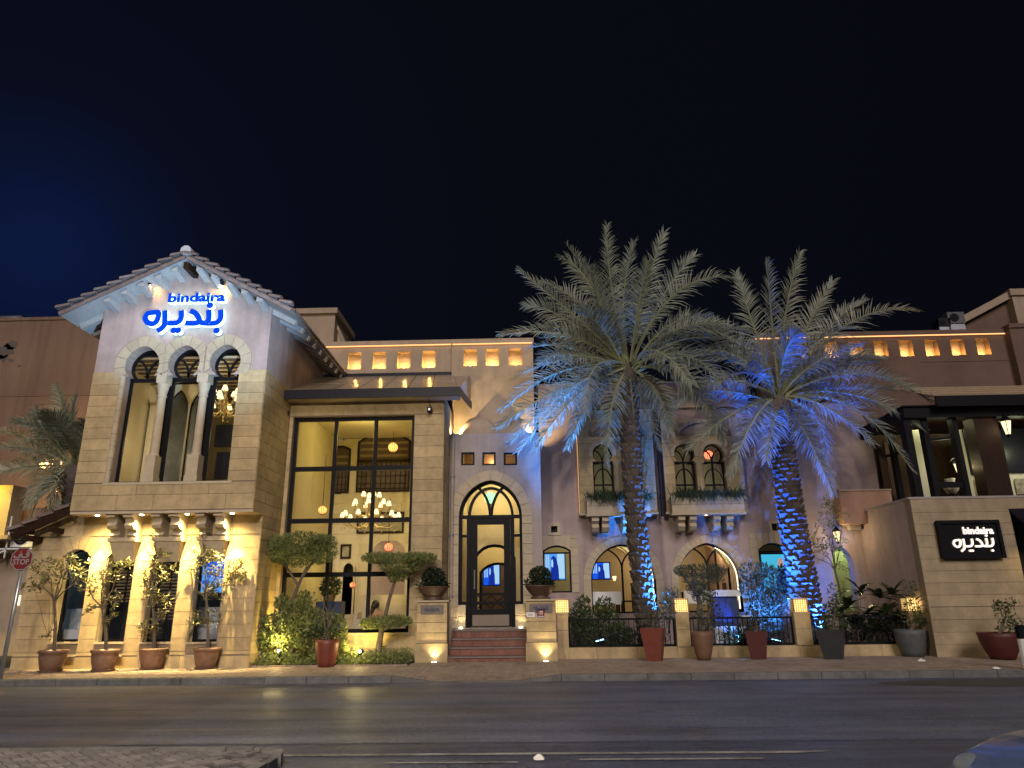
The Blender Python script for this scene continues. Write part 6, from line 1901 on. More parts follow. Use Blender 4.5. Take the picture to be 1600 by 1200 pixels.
# awning and opening at the right edge
mb = MB()
zw0 = PZ(1585, 795, YR)
mb.add([(xo0-0.02, YR-0.03, zw0), (bx1, YR-0.03, zw0+0.1), (bx1, YR-0.75, zw0-0.75), (xo0+0.25, YR-0.75, zw0-0.80), (xo0-0.02, YR-0.03, zw0-0.08), (xo0+0.25, YR-0.75, zw0-0.92), (bx1, YR-0.75, zw0-0.9)],
       [(0,1,2,3), (0,3,5,4), (3,2,6,5)])
obj('awning', mb, M['dark'], rb)
mb = MB(); mb.quad((xo0, YR+0.28, 1.4), (xo1, YR+0.28, 1.4), (xo1, YR+0.28, zw0), (xo0, YR+0.28, zw0)); obj('side_glass', mb, M['dark'], rb)
spot('awning_light', (xo0+0.5, YR-0.4, zw0-0.9), (xo0-0.3, YR+0.1, 0.6), 34, (1.0, 0.66, 0.16), 120, 1.0, 0.05)
# terracotta parapet between house and terrace
x0, x1 = PX(1313, 780, YG-0.6), PX(1394, 780, YG-0.6)
tp = thing('terrace_parapet', 'plain terracotta plaster parapet between the pink house and the terrace', 'wall', ((x0+x1)/2, YG-0.6, 4))
mb = MB(); mb.box(x0, x1, YG-0.6, YG-0.01, PZ(1350, 803, YG-0.6)-0.3, PZ(1350, 767, YG-0.6)); obj('parapet_wall', mb, mat('terracotta_plaster', (0.42, 0.24, 0.16), 0.85, 0.1, 2, 0.3, 30), tp)
mb = MB(); mb.box(x0-0.02, x1+0.02, YG-0.63, YG-0.005, PZ(1350, 767, YG-0.6), PZ(1350, 767, YG-0.6)+0.05); obj('coping', mb, M['sand'], tp)
# timber terrace enclosure --------------------------------------------
YQ = 20.75
ter = thing('timber_terrace', 'dark timber framed terrace room with lit cream panels above the stone wall', 'building', (14, YQ, zR-0.35))
zf = zR-0.35
ztop = PZ(1530, 652, YQ)
def post(pl, pr, py, Y, d, m='wood', nm='post'):
    x0, x1 = PX(pl, py, Y), PX(pr, py, Y)
    mb = MB(); mb.box(x0, x1, Y, Y+d, zf, ztop); return obj(nm, mb, M[m], ter)
post(1430, 1441, 760, YQ, 0.3, 'black'); post(1459, 1468, 760, YQ+0.05, 0.25, 'black')
post(1508, 1516, 760, YQ+0.05, 0.25, 'black'); post(1542, 1581, 760, YQ, 0.5)
YZ = YQ+2.2
post(1404, 1411, 760, YZ, 0.2, 'black')
xl = PX(1430, 760, YQ)
mb = MB(); mb.box(xl, 20, YQ-0.1, YQ+0.25, ztop, ztop+0.38); mb.box(xl, xl+0.2, YQ+0.25, YG+1.5, ztop, ztop+0.38); obj('beam', mb, M['black'], ter)
# fabric canopy and dark edge above
zc0, zc1 = PZ(1530, 622, YQ), PZ(1530, 604, YQ+1.4)
xc = PX(1462, 615, YQ-0.3)
mb = MB(); mb.add([(xc, YQ-0.35, zc0), (20, YQ-0.35, zc0), (20, YQ+1.8, zc1+0.1), (xc-0.3, YQ+1.8, zc1+0.1), (xc, YQ-0.35, zc0-0.08), (20, YQ-0.35, zc0-0.08)], [(0,1,2,3), (4,5,1,0)])
for k in range(14):
    pass
obj('canopy', mb, M['fabric'], ter)
for k in range(4):
    t0 = (k+0.5)/4; y = YQ-0.35+2.15*t0; z = zc0+(zc1+0.1-zc0)*t0
    m2 = MB(); m2.tube([(xc, y, z+0.02), (20, y, z+0.02)], 0.035, 6); obj('canopy_batten', m2, M['fabric'], ter)
mb = MB(); mb.box(xc-0.1, 20, YQ-0.42, YQ-0.36, zc0-0.34, zc0-0.02); obj('fascia', mb, M['black'], ter)
mb = MB(); mb.box(xl, 20, YQ-0.1, YQ+4, zc0-0.3, zc0-0.25); obj('terrace_ceiling', mb, M['wood'], ter)
# cream panels and dark panes set back
def panel(pl, pr, pt, pb_, Y, m, nm='panel', d=0.06):
    x0, x1 = PX(pl, 770, Y), PX(pr, 770, Y); z0, z1 = PZ((pl+pr)/2, pb_, Y), PZ((pl+pr)/2, pt, Y)
    mb = MB(); mb.box(x0, x1, Y, Y+d, max(z0, zf), min(z1, ztop)); return obj(nm, mb, M[m], ter)
YK = YQ+1.5
panel(1437, 1468, 640, 790, YK, 'creamg', 'cream_panel'); panel(1395, 1437, 640, 790, YZ+0.8, 'brownw', 'rear_panel')
panel(1462, 1512, 640, 790, YK+0.8, 'wood', 'rear_panel')
panel(1512, 1560, 640, 790, YK+0.1, 'creamg', 'cream_panel'); panel(1524, 1552, 662, 742, YK+0.05, 'dark', 'dark_pane', 0.04)
panel(1574, 1640, 640, 790, YK+0.1, 'creamg', 'cream_panel'); panel(1584, 1640, 660, 738, YK+0.05, 'dark', 'dark_pane', 0.04)
# small woven panels along the bottom, frame between posts
for a, b in ((1527, 1540), (1590, 1610)):
    panel(a, b, 748, 772, YK+0.02, 'picture', 'patterned_panel', 0.04)
mb = MB(); x0, x1 = PX(1468, 760, YQ+.1), PX(1508, 760, YQ+.1); zz = PZ(1490, 757, YQ+.1); mb.box(x0, x1, YQ+0.1, YQ+0.2, zz-0.08, zz+0.08); obj('rail', mb, M['black'], ter)
zz = PZ(1490, 684, YQ+.1); mb = MB(); mb.bar((PX(1452, 690, YQ+.1), YQ+0.15, zz-0.05), (PX(1490, 684, YQ+.1), YQ+0.15, zz+0.02), 0.07); obj('rail', mb, M['black'], ter)
zz = PZ(1400, 708, YZ); mb = MB(); mb.bar((PX(1384, 712, YZ), YZ, zz-0.1), (PX(1422, 700, YZ), YZ, zz+0.1), 0.08); obj('rail', mb, M['black'], ter)
wall_lantern(P(1573, 668, YQ-0.12), 'white six sided lantern hanging on the thick timber post of the terrace', 6, 1.25)
wall_lantern(P(1496, 731, YQ+1.0), 'small warm lantern deep between the thin posts of the terrace', 8, 0.85)
for px, py, yy, w_ in ((1450, 655, YK-0.3, 34), (1535, 655, YK-0.3, 34), (1600, 700, YK-0.5, 24), (1485, 720, YQ+1.2, 12)):
    point('terrace_light', P(px, py, yy), w_, (0.95, 0.95, 0.55), 0.1)
# shade over window box figure: pale urn in the lower pane
u = P(1488, 770, YQ+0.9)
t = thing('pale_urn', 'pale ornament standing behind the terrace rail between thin posts', 'ornament', u)
mb = MB(); mb.lathe([(0.10, -0.05), (0.2, 0.1), (0.22, 0.2), (0.12, 0.34), (0.15, 0.42)], u, 12); obj('body', mb, M['creamg'], t, smooth=True)
mb = MB(); mb.lathe([(0.16, -0.1), (0.16, -0.05)], u, 12); obj('foot', mb, M['wood'], t)
# right brown upper wall with niches
YN3 = 24.2
par = thing('niche_parapet', 'brown roof parapet wall with a row of glowing square niches, right of the palms', 'wall', (12, YN3, 8))
zt3 = PZ(1440, 524, YN3)
xs_ = [1258, 1298, 1337, 1376, 1416, 1456, 1497, 1537]
ns = []
for c_ in xs_:
    a, b = PX(c_-10.5, 543, YN3), PX(c_+10.5, 543, YN3); ns.append((a, b, PZ(1440, 556, YN3), PZ(1440, 531, YN3)))
xa, xb = PX(1180, 540, YN3), PX(1578, 560, YN3)
niche_wall(par, xa, xb, 4.0, zt3, YN3, ns, M['brownw'], M['brownw'])
mb = MB(); mb.box(PX(1440, 564, YN3), xb, YN3-0.02, YN3-0.001, PZ(1500, 564, YN3)-0.02, PZ(1500, 564, YN3)+0.02); obj('string_line', mb, M['brownw'], par)
mb = MB(); mb.box(xb, xb+8, YN3-0.3, YN3+0.3, 6, PZ(1590, 517, YN3)); mb.box(xb-0.02, xb+8, YN3-0.36, YN3+0.4, PZ(1590, 517, YN3)+0.002, PZ(1590, 517, YN3)+0.15); obj('end_wall', mb, M['brownw'], par)
blk = thing('roof_block', 'taller brown block with a sloping flank at the far right roofline', 'building', (20, 30, 10))
Yb = 30
a = P(1570, 460, Yb); b = P(1500, 497, Yb)
mb = MB(); mb.prism([(b.x-1.5, 8), (a.x, 8), (a.x, a.z-0.25), (b.x-0.6, b.z-0.5)], Yb, Yb+4); obj('flank', mb, M['brownw'], blk)
mb = MB(); mb.box(a.x, a.x+9, Yb-0.4, Yb+4, 8, a.z-0.25); obj('front_wall', mb, M['sand'], blk)
mb = MB(); mb.box(a.x-0.1, a.x+9, Yb-0.5, Yb+4, a.z-0.25, a.z+0.05); mb.bar((b.x-0.6, Yb-0.1, b.z-0.45), (a.x, Yb-0.1, a.z-0.15), 0.3, 0.5); obj('coping', mb, M['sand'], blk)
for k, (px, py, s) in enumerate(((1494, 496, 0.8), (1476, 503, 0.55))):
    p = P(px, py, 27)
    t = thing('ac_unit', ['pale box air conditioner on the right roof', 'dark box unit on the right roof beside the paler one'][k], 'air conditioner', p)
    mb = MB(); mb.box(p.x-0.42*s, p.x+0.42*s, p.y, p.y+0.5, p.z-0.3*s, p.z+0.3*s); obj('case', mb, M['potgrey'] if k == 0 else M['dark'], t)
    mb = MB(); mb.lathe([(0.22*s, 0), (0.22*s, 0.02)], (0, 0, 0), 14)
    mb.v = [(p.x+x-0.08, p.y-0.01+z*-1, p.z+y) for x, y, z in mb.v]; obj('fan_grille', mb, M['black'], t)
    mb = MB(); mb.box(p.x-0.4*s, p.x+0.4*s, p.y+0.05, p.y+0.12, p.z-0.9, p.z-0.3*s); obj('stand', mb, M['steel'], t)
# dark shop sign with lit wordmark on the stone wall
ysg = YR-0.14
c4 = [P(1474, 872, ysg), P(1570, 871, ysg), P(1559, 814, ysg), P(1462, 814, ysg)]
x0, x1 = (c4[0].x+c4[3].x)/2, (c4[1].x+c4[2].x)/2; z0, z1 = (c4[0].z+c4[1].z)/2, (c4[2].z+c4[3].z)/2
bs = thing('box_sign', 'black framed box sign with white lit wordmark on the right stone wall', 'sign', ((x0+x1)/2, YR, z0))
mb = MB(); mb.box(x0, x1, ysg, YR-0.022, z0, z1); obj('box', mb, M['black'], bs)
mb = MB(); frame_poly(mb, rect(x0-0.02, x1+0.02, z0-0.02, z1+0.02), ysg-0.05, ysg+0.02, 0.09); obj('frame', mb, M['black'], bs)
W_ = x1-x0; H_ = z1-z0
def fx2(u, v):  # drawing units of the wordmark
    return (x0+W_*(0.19+(u-190)/1040*0.70), z0+H_*(0.80-(v-215)/560*0.72))
k_ = W_*0.70/1040
mm_ = [M['signwarm'], emit('sign_amber_edge', (1.0, 0.75, 0.5), 0.7)]
mb = MB(); arabic(mb, fx2, 48*k_, ysg-0.045, ysg-0.002); obj('arabic_word', mb, mm_, bs, kind='stuff')
xa, zb = fx2(492, 345); xb_, zt_ = fx2(1226, 190)
text('latin_word', 'bindaira', xa, xb_, zb, zt_, ysg-0.045, 0.043, mm_, bs, bold=0.03)
# ------------------------------------------------------------------ neighbouring building at the far left
YNB = 29.0
nb = thing('neighbour_building', 'tall blank brown plastered building with peeling patches at the far left', 'building', (-24, YNB, 0))
a, b = P(0, 506, YNB), P(104, 499, YNB)
x1 = P(150, 560, YNB).x+1.2
mb = MB(); mb.prism([(-45, 0), (x1, 0), (x1, P(140, 520, YNB).z), (b.x, b.z), (-45, b.z-0.2)], YNB, YNB+8); obj('side_wall', mb, M['tanw'], nb)
mb = MB(); mb.box(-45, b.x+0.05, YNB-0.06, YNB+8, b.z-0.02, b.z+0.12); obj('coping', mb, M['tanw'], nb)
mb = MB(); zz = P(60, 618, YNB).z; mb.box(-45, x1-0.01, YNB-0.03, YNB-0.001, zz-0.03, zz+0.03); obj('wall_band', mb, M['tanw'], nb)
rnd = random.Random(3)
for (px, py, r_) in ((8, 548, 0.42), (18, 541, 0.25), (5, 560, 0.2), (17, 563, 0.12), (62, 645, 0.22), (30, 572, 0.08), (66, 632, 0.1)):
    p = P(px, py, YNB-0.004); mb = MB()
    mb.poly([(p.x+r_*1.3*math.cos(i*0.5236)*rnd.uniform(.55, 1.15), YNB-0.004, p.z+r_*math.sin(i*0.5236)*rnd.uniform(.4, 1.1)) for i in range(12)])
    obj('peeled_patch', mb, M['peel'], nb)
tk = thing('water_tank', 'pale round water tank on the far left roof edge', 'tank', P(10, 506, YNB+1))
p = P(10, 504, YNB+1); mb = MB(); mb.tube([p+Vector((-0.6, 0.3, 0.1)), p+Vector((-0.5, 0.3, 0.12)), p+Vector((0.45, 0.3, 0.12)), p+Vector((0.55, 0.3, 0.1))], [0.1, 0.33, 0.33, 0.1], 14); obj('shell', mb, M['steel'], tk, smooth=True)
mb = MB(); mb.box(p.x-0.4, p.x-0.3, p.y, p.y+0.6, p.z-0.5, p.z-0.15); mb.box(p.x+0.25, p.x+0.35, p.y, p.y+0.6, p.z-0.5, p.z-0.15); obj('cradle', mb, M['steel'], tk)
# yellow lit service side below
YS = 24.5
sv = thing('service_building', 'yellow lit service building with ledge behind the stop sign', 'building', (-20, YS, 0))
x1 = P(60, 900, YS).x
mb = MB(); mb.box(-32, PX(42, 900, YS), YS+0.6, YS+1.0, 0, PZ(20, 772, YS)-0.4); obj('back_wall', mb, M['sand'], sv)
mb = MB(); mb.box(-32, PX(17, 780, YS-0.5), YS-0.5, YS+0.2, PZ(10, 838, YS-.5), PZ(10, 758, YS-.5)); obj('upper_pier', mb, M['sand'], sv)
mb = MB(); mb.box(-32, PX(12, 838, YS-0.7), YS-0.7, YS+0.2, PZ(6, 842, YS-.7), PZ(6, 836, YS-.7)); obj('ledge', mb, M['sand'], sv)
mb = MB(); mb.box(PX(6, 930, YS), PX(14, 930, YS), YS+0.55, YS+0.59, PZ(10, 946, YS), PZ(10, 930, YS)); obj('lit_window', mb, M['led'], sv)
spot('service_light', (-19.5, YS-2.0, 7.0), (-19.8, YS+0.6, 3.0), 1500, (1.0, 0.74, 0.06), 110, 0.8, 0.1)
# rear wall glow beyond the palm
point('street_glow', P(72, 730, 26.6), 300, (1.0, 0.55, 0.16), 0.15)
sl = thing('street_lamp', 'orange street lamp glowing through the palm at the far left', 'lamp', P(72, 727, 27.2))
p = P(72, 727, 27.2)
mb = MB(); mb.ball(p, 0.16, 12, 8, sx=1.8, sz=0.7); obj('lens', mb, emit('sodium_lens', (1.0, 0.58, 0.18), 12), sl)
mb = MB(); mb.tube([(p.x+0.2, p.y+0.6, 0), (p.x+0.2, p.y+0.6, p.z+0.4), (p.x, p.y, p.z+0.22)], 0.06, 8); obj('pole', mb, M['steel'], sl)
p = P(38, 839, YS-0.3)
ac = thing('ac_unit', 'white air conditioner on a frame beside the lean-to roof at the far left', 'air conditioner', p)
mb = MB(); mb.box(p.x-0.44, p.x+0.44, p.y, p.y+0.4, p.z-0.33, p.z+0.33); obj('case', mb, M['white'], ac)
mb = MB(); n = 20
for rr_ in (0.25, 0.18, 0.10):
    pts = [(p.x-0.10+rr_*math.cos(2*math.pi*i/n), p.y-0.012, p.z+rr_*math.sin(2*math.pi*i/n)) for i in range(n+1)]
    mb.tube(pts, 0.014, 5, cap=False)
obj('fan_ring', mb, M['dark'], ac)
mb = MB(); mb.poly([(p.x-0.10+0.25*math.cos(2*math.pi*i/n), p.y-0.004, p.z+0.25*math.sin(2*math.pi*i/n)) for i in range(n)]); obj('fan_recess', mb, M['dark'], ac)
mb = MB()
for q in (-1.8, -0.9, -0.5): mb.box(p.x+q-0.02, p.x+q+0.02, p.y-0.1, p.y-0.06, p.z-0.7, p.z+0.7)
mb.box(p.x-2.2, p.x+0.5, p.y-0.1, p.y+0.4, p.z-0.42, p.z-0.37); mb.box(p.x-2.2, p.x-0.45, p.y-0.1, p.y-0.06, p.z+0.3, p.z+0.34); mb.bar((p.x-2.2, p.y-0.08, p.z-1.1), (p.x-0.5, p.y-0.08, p.z-0.45), 0.05)
obj('frame', mb, M['white'], ac)
# ------------------------------------------------------------------ date palms
def bez(a, b, c, t): return a*(1-t)**2+b*(2*t*(1-t))+c*t*t
def frond_mb(a, b, c, rnd, LL=0.6, N=72, wd=0.034, up0=Vector((0, 0, 1)), rs=0.35):
    mb = MB(); n = 16
    pts = [bez(a, b, c, i/n) for i in range(n+1)]
    Ltot = (b-a).length*0.6+(c-b).length*0.6
    mb.tube(pts, [0.045*(1-0.88*i/n)+0.004 for i in range(n+1)], 4, 1, cap=False)
    roll = rnd.gauss(0, rs)
    vee = rnd.uniform(0.1, 0.4)
    sag = rnd.uniform(0.22, 0.5)
    for i in range(N):
        t = 0.14+0.86*(i/(N-1))
        p = bez(a, b, c, t)
        T = (bez(a, b, c, min(1, t+0.02))-bez(a, b, c, t-0.02)).normalized()
        Sd = T.cross(up0)
        if Sd.length < 0.15: Sd = T.cross(Vector((0.3, 1, 0)))
        Sd.normalize(); Nn = Sd.cross(T).normalized()
        Sd, Nn = Sd*math.cos(roll)+Nn*math.sin(roll), Nn*math.cos(roll)-Sd*math.sin(roll)
        prof = min(1, (t-0.08)*3.2)*(1-0.62*max(0, t-0.45)/0.55)
        for s in (-1, 1):
            if rnd.random() < 0.07: continue
            L = LL*prof*rnd.uniform(0.7, 1.2)
            fw = 0.38+0.75*t*t+rnd.uniform(-.2, .2)
            d = (T*fw+Sd*s*(1.0-0.45*t)+Nn*(vee+rnd.uniform(-.3, .35))).normalized()
            e1 = p+d*L*0.55
            e2 = e1+(d-Vector((0, 0, 1))*(sag*rnd.uniform(.5, 1.5))).normalized()*L*0.45
            w_ = d.cross(Nn+Vector((0.05, 0.03, 0))).normalized()*wd*0.5*rnd.uniform(.8, 1.15)
            mb.add([p-w_*0.6, p+w_*0.6, e1+w_, e1-w_, e2], [(0,1,2,3), (3,2,4)], 0)
    return mb
_sm = MB()   # one leaf base, pointing up and out (x across, y outwards, z up)
_sm.add([(-0.115, -0.05, -0.05), (0.115, -0.05, -0.05), (0.10, 0.05, 0.06), (-0.10, 0.05, 0.06), (-0.085, 0.10, 0.13), (0.085, 0.10, 0.13), (0.09, -0.03, 0.15), (-0.09, -0.03, 0.15)],
        [(0,1,2,3), (3,2,5,4), (4,5,6,7), (0,3,4,7), (1,6,5,2)])
leafbase = mesh_of(_sm, 'leaf_base', M['palmbark'])
def palm(lab, base, top, r0, r1, Y, specs, n_rand, seed, cpx, spread=3.3, LL=0.78):
    rnd = random.Random(seed)
    t = thing('date_palm', lab, 'palm tree', (base.x, base.y, 0.14), 'date palms')
    n = 14
    bow = Vector((-0.10, 0, 0))
    path = [base.lerp(top, i/n)+bow*math.sin(math.pi*i/n) for i in range(n+1)]
    mb = MB(); mb.tube(path, [(r0+(r1-r0)*(i/n)**0.7)*0.86 for i in range(n+1)], 14); tr = obj('trunk', mb, M['palmcore'], t, smooth=True)
    H = (top-base).length
    rows = 46
    for j in range(rows):
        f = (j+0.4)/rows
        r = (r0+(r1-r0)*f**0.7)*0.86
        c = base.lerp(top, f)+bow*math.sin(math.pi*f)
        k = 7
        for i in range(k):
            a = 2*math.pi*(i+0.5*(j % 2)+0.12*j)/k+rnd.uniform(-.06, .06)
            if math.sin(a) > 0.55: continue      # the side turned to the house
            o = Vector((math.cos(a), math.sin(a), 0)); x = Vector((-math.sin(a), math.cos(a), 0))
            s = (2*math.pi*r/k)/0.23*rnd.uniform(0.92, 1.08); sz = H/rows/0.15*rnd.uniform(.85, 1.1)
            p = c+o*(r*0.99)+Vector((0, 0, rnd.uniform(-.03, .03)))
            m4 = Matrix(((x.x*s, o.x*rnd.uniform(.5, .9), 0, p.x), (x.y*s, o.y*rnd.uniform(.5, .9), 0, p.y), (0, 0, sz, p.z), (0, 0, 0, 1)))
            inst('leaf_base', leafbase, tr, m4)
    crown = top+Vector((0, 0, 0.15))
    mb = MB(); mb.lathe([(r1*0.9, -0.35), (r1*1.15, -0.1), (r1*1.05, 0.15), (r1*0.5, 0.5), (0.05, 0.75)], top, 14); obj('crown_shaft', mb, M['palmbark'], t)
    mats_ = [M['palmleaf'], M['rachis']]
    for (m_, tp, d1, d2) in specs:
        a = P(cpx[0]+(m_[0]-cpx[0])*0.08, cpx[1]+(m_[1]-cpx[1])*0.08, Y); a = Vector((a.x, Y+d1*0.08, a.z))
        b = P(m_[0], m_[1], Y+d1); c = P(tp[0], tp[1], Y+d2)
        b = b+Vector((rnd.gauss(0, .10), rnd.gauss(0, .12), rnd.gauss(.06, .12)))
        obj('frond', frond_mb(a, b, c, rnd, LL, up0=Vector((rnd.gauss(0, .25), -0.8, 0.6)).normalized(), rs=0.2), mats_, t)
    for i in range(n_rand):
        az = rnd.uniform(0, 2*math.pi); el = rad(rnd.uniform(18, 78))
        if math.sin(az) > 0.3: el = max(el, rad(38))
        L = spread*rnd.uniform(0.85, 1.1)
        d = Vector((math.cos(az)*math.cos(el), math.sin(az)*math.cos(el), math.sin(el)))
        a = crown+d*0.3
        b = a+d*L*0.6
        out = Vector((math.cos(az), math.sin(az), 0))
        c = b+out*L*0.42+Vector((0, 0, L*(0.28*math.sin(el)-0.32)))
        if c.y > Y+2.4 and c.z < 9.3: c.y = Y+1.2
        obj('frond', frond_mb(a, b, c, rnd, LL, rs=0.6), mats_, t)
    for i in range(3):     # dry fronds hanging against the trunk head
        az = -math.pi*(0.08+0.84*i/2)+rnd.uniform(-.15, .15)
        o_ = Vector((math.cos(az), math.sin(az), 0)); L = rnd.uniform(1.3, 2.0)
        a = crown+o_*0.25-Vector((0, 0, .15)); b = a+o_*0.7+Vector((0, 0, 0.15)); c = a+o_*(0.75+0.3*rnd.random())-Vector((0, 0, L))
        obj('dry_frond', frond_mb(a, b, c, rnd, LL*0.7, N=44, rs=0.8), [M['dryleaf'], M['rachis']], t, 'dry brown hanging frond')
    return t
YPA = 21.85
s1 = [((880, 508), (785, 524), -.3, -.6), ((900, 488), (812, 424), .2, .3), ((930, 450), (886, 384), .4, .6), ((955, 450), (948, 354), .1, .2), ((1000, 450), (1037, 364), .3, .5),
      ((1050, 412), (1152, 436), .3, .4), ((1060, 480), (1170, 520), .3, .5), ((1080, 520), (1138, 614), -1.2, -1.8), ((1035, 596), (1046, 674), -.4, -.6),
      ((900, 580), (800, 688), -.8, -1.2), ((880, 560), (786, 640), -.5, -.8), ((922, 584), (888, 698), -.4, -.6), ((960, 612), (948, 722), -.6, -.9), ((885, 548), (802, 592), .3, .5),
      ((910, 540), (915, 640), -1.5, -2.0), ((1085, 560), (1128, 690), -.3, -.3), ((860, 470), (822, 478), .5, .9), ((915, 420), (880, 404), -.6, -1.0), ((1000, 470), (1012, 410), -1.2, -2.0),
      ((1075, 470), (1188, 560), .4, .7), ((935, 490), (925, 420), -1.0, -1.6), ((1020, 530), (1080, 600), -1.6, -2.4), ((860, 540), (848, 566), -1.0, -2.0),
      ((965, 470), (990, 380), .8, 1.2), ((1030, 440), (1085, 400), .9, 1.3), ((920, 470), (850, 440), .9, 1.3), ((1050, 540), (1150, 600), .2, .4), ((880, 500), (820, 520), .8, 1.2), ((1000, 600), (1030, 700), -.3, -.4), ((905, 555), (812, 704), -1.1, -1.6), ((868, 590), (778, 668), -.9, -1.3), ((890, 600), (838, 700), -1.3, -1.8)]
base = P(1012, 968, YPA); base.z = 0.4
palm('taller left date palm of the pair, its blue lit foot behind the red planter', base, P(981, 597, YPA), 0.33, 0.30, YPA, s1, 13, 5, (984, 575))
s2 = [((1222, 510), (1250, 394), 0, .1), ((1252, 520), (1300, 440), .2, .3), ((1203, 520), (1198, 408), -.3, -.5), ((1178, 500), (1150, 428), .2, .4), ((1320, 476), (1432, 486), .4, .5),
      ((1360, 545), (1470, 640), -.2, -.4), ((1330, 590), (1440, 668), -.6, -1.0), ((1290, 618), (1362, 692), -.8, -1.2), ((1252, 632), (1302, 772), -.4, -.5), ((1172, 640), (1140, 742), -.4, -.6),
      ((1140, 630), (1076, 702), -.6, -.9), ((1120, 575), (1050, 640), -.2, -.3), ((1140, 530), (1060, 562), .4, .6), ((1160, 520), (1096, 500), .6, .9), ((1206, 650), (1198, 718), -.5, -.6),
      ((1350, 620), (1424, 734), -.9, -1.4), ((1280, 640), (1290, 710), -1.2, -1.8), ((1300, 540), (1380, 560), .3, .4), ((1270, 560), (1340, 540), -1.0, -1.8), ((1180, 560), (1120, 600), -1.4, -2.2), ((1290, 500), (1350, 470), .6, .8),
      ((1330, 560), (1400, 600), -1.2, -1.9), ((1310, 600), (1480, 620), .1, .2)]
base = P(1262, 930, YPA); base.z = 0.4
palm('date palm right of the pair, with its whole trunk washed in blue light', base, P(1217, 640, YPA), 0.50, 0.35, YPA, s2, 11, 9, (1218, 622))
# neighbour's palm behind the house corner, far left
s3 = [((60, 690), (-20, 668), 0, 0), ((70, 660), (20, 660), -.3, -.5), ((95, 660), (88, 604), .2, .3), ((60, 720), (-15, 740), -.4, -.6), ((70, 730), (45, 790), -.3, -.5), ((85, 690), (55, 640), -.4, -.8), ((110, 680), (118, 620), 0, 0),
      ((80, 740), (90, 800), -.4, -.6), ((55, 700), (0, 700), -.8, -1.2), ((130, 690), (150, 640), 0, 0)]
base = P(128, 960, 24.0); base.z = 0.1
palm('grey date palm half hidden behind the gabled house corner at the far left', base, P(116, 745, 24.0), 0.4, 0.36, 24.0, s3, 14, 14, (116, 730), 2.6, 0.75)

# ------------------------------------------------------------------ potted trees and planters
def branchy(mb, base, tips, rnd, r0=0.035):
    for tp in tips:
        d = tp-base
        m1 = base+d*0.35+Vector((rnd.gauss(0, .04), rnd.gauss(0, .04), 0.06))
        m2 = base+d*0.7+Vector((rnd.gauss(0, .05), rnd.gauss(0, .05), 0.05))
        mb.tube([base, m1, m2, tp], [r0, r0*0.7, r0*0.45, r0*0.2], 5, cap=False)
def whorls(mb, pts, rnd, size, k=6, spread=0.08):
    for p in pts:
        ax = Vector((rnd.gauss(0, .5), rnd.gauss(0, .5), 1)).normalized()
        u = ax.cross(Vector((1, 0.2, 0))).normalized(); v = ax.cross(u)
        for i in range(k):
            a = 2*math.pi*i/k+rnd.uniform(-.3, .3)
            d = (u*math.cos(a)+v*math.sin(a)+ax*rnd.uniform(0.0, 0.9)).normalized()
            s = d.cross(ax)
            if s.length < 1e-3: continue
            s.normalize(); L = size*rnd.uniform(.65, 1.2); w_ = L*0.17
            b = p+Vector((rnd.gauss(0, spread*.3), rnd.gauss(0, spread*.3), rnd.gauss(0, spread*.4)))
            n = s.cross(d)
            mb.add([b, b+d*L*0.45+s*w_+n*L*.04, b+d*L-n*L*.10, b+d*L*0.45-s*w_+n*L*.04], [(0,1,2,3)])
def blob_pts(blobs, Y, n, rnd, depth=0.45):
    """points inside photograph-measured crown blobs (cx, cy, rx, ry) standing at depth Y"""
    out = []
    area = sum(b[2]*b[3] for b in blobs)
    for (cx_, cy_, rx, ry) in blobs:
        c = P(cx_, cy_, Y); ex = (P(cx_+rx, cy_, Y)-c).length; ez = (P(cx_, cy_-ry, Y)-c).length
        for _ in range(max(3, int(n*rx*ry/area))):
            while True:
                u, v, w_ = rnd.uniform(-1, 1), rnd.uniform(-1, 1), rnd.uniform(-1, 1)
                if u*u+v*v+w_*w_ < 1: break
            out.append(c+Vector((u*ex, v*min(ex, ez, depth), w_*ez)))
    return out
def belly_pot(c, s, m):
    mb = MB(); mb.lathe([(0.20*s, 0.03), (0.235*s, 0.06), (0.27*s, 0.20), (0.30*s, 0.34), (0.295*s, 0.42), (0.325*s, 0.43), (0.335*s, 0.47), (0.325*s, 0.50), (0.29*s, 0.50), (0.28*s, 0.44)], c, 22)
    return mb
trees = [
    (70, 1051, 'potted tree with a wide spreading crown, nearest the stop sign', (80, 1020), [(85, 940)], [(75, 895, 38, 28), (112, 885, 28, 22), (55, 915, 20, 16), (125, 905, 12, 18), (95, 880, 22, 16), (72, 1000, 10, 8)], 150, 'leafo'),
    (153, 1050, 'potted tree with sparse open branches, second from the stop sign', (155, 1015), [(160, 950)], [(172, 890, 22, 18), (140, 920, 14, 16), (175, 935, 14, 14), (155, 905, 18, 16), (190, 880, 14, 10), (140, 955, 12, 12), (172, 965, 10, 10)], 120, 'leafo'),
    (229, 1047, 'tall narrow potted tree, third from the stop sign', (231, 1012), [(238, 930)], [(240, 840, 10, 12), (245, 875, 24, 18), (228, 900, 18, 18), (255, 895, 20, 18), (240, 935, 18, 18), (232, 985, 22, 18), (262, 940, 14, 10), (250, 960, 14, 8)], 170, 'leafo'),
    (315, 1046, 'tall dense potted tree, fourth from the stop sign and nearest the garden bed', (318, 1012), [(322, 930)], [(318, 835, 12, 14), (322, 868, 26, 20), (350, 890, 26, 22), (300, 890, 14, 14), (370, 900, 14, 24), (318, 970, 24, 22), (330, 925, 24, 18)], 240, 'leafo')]
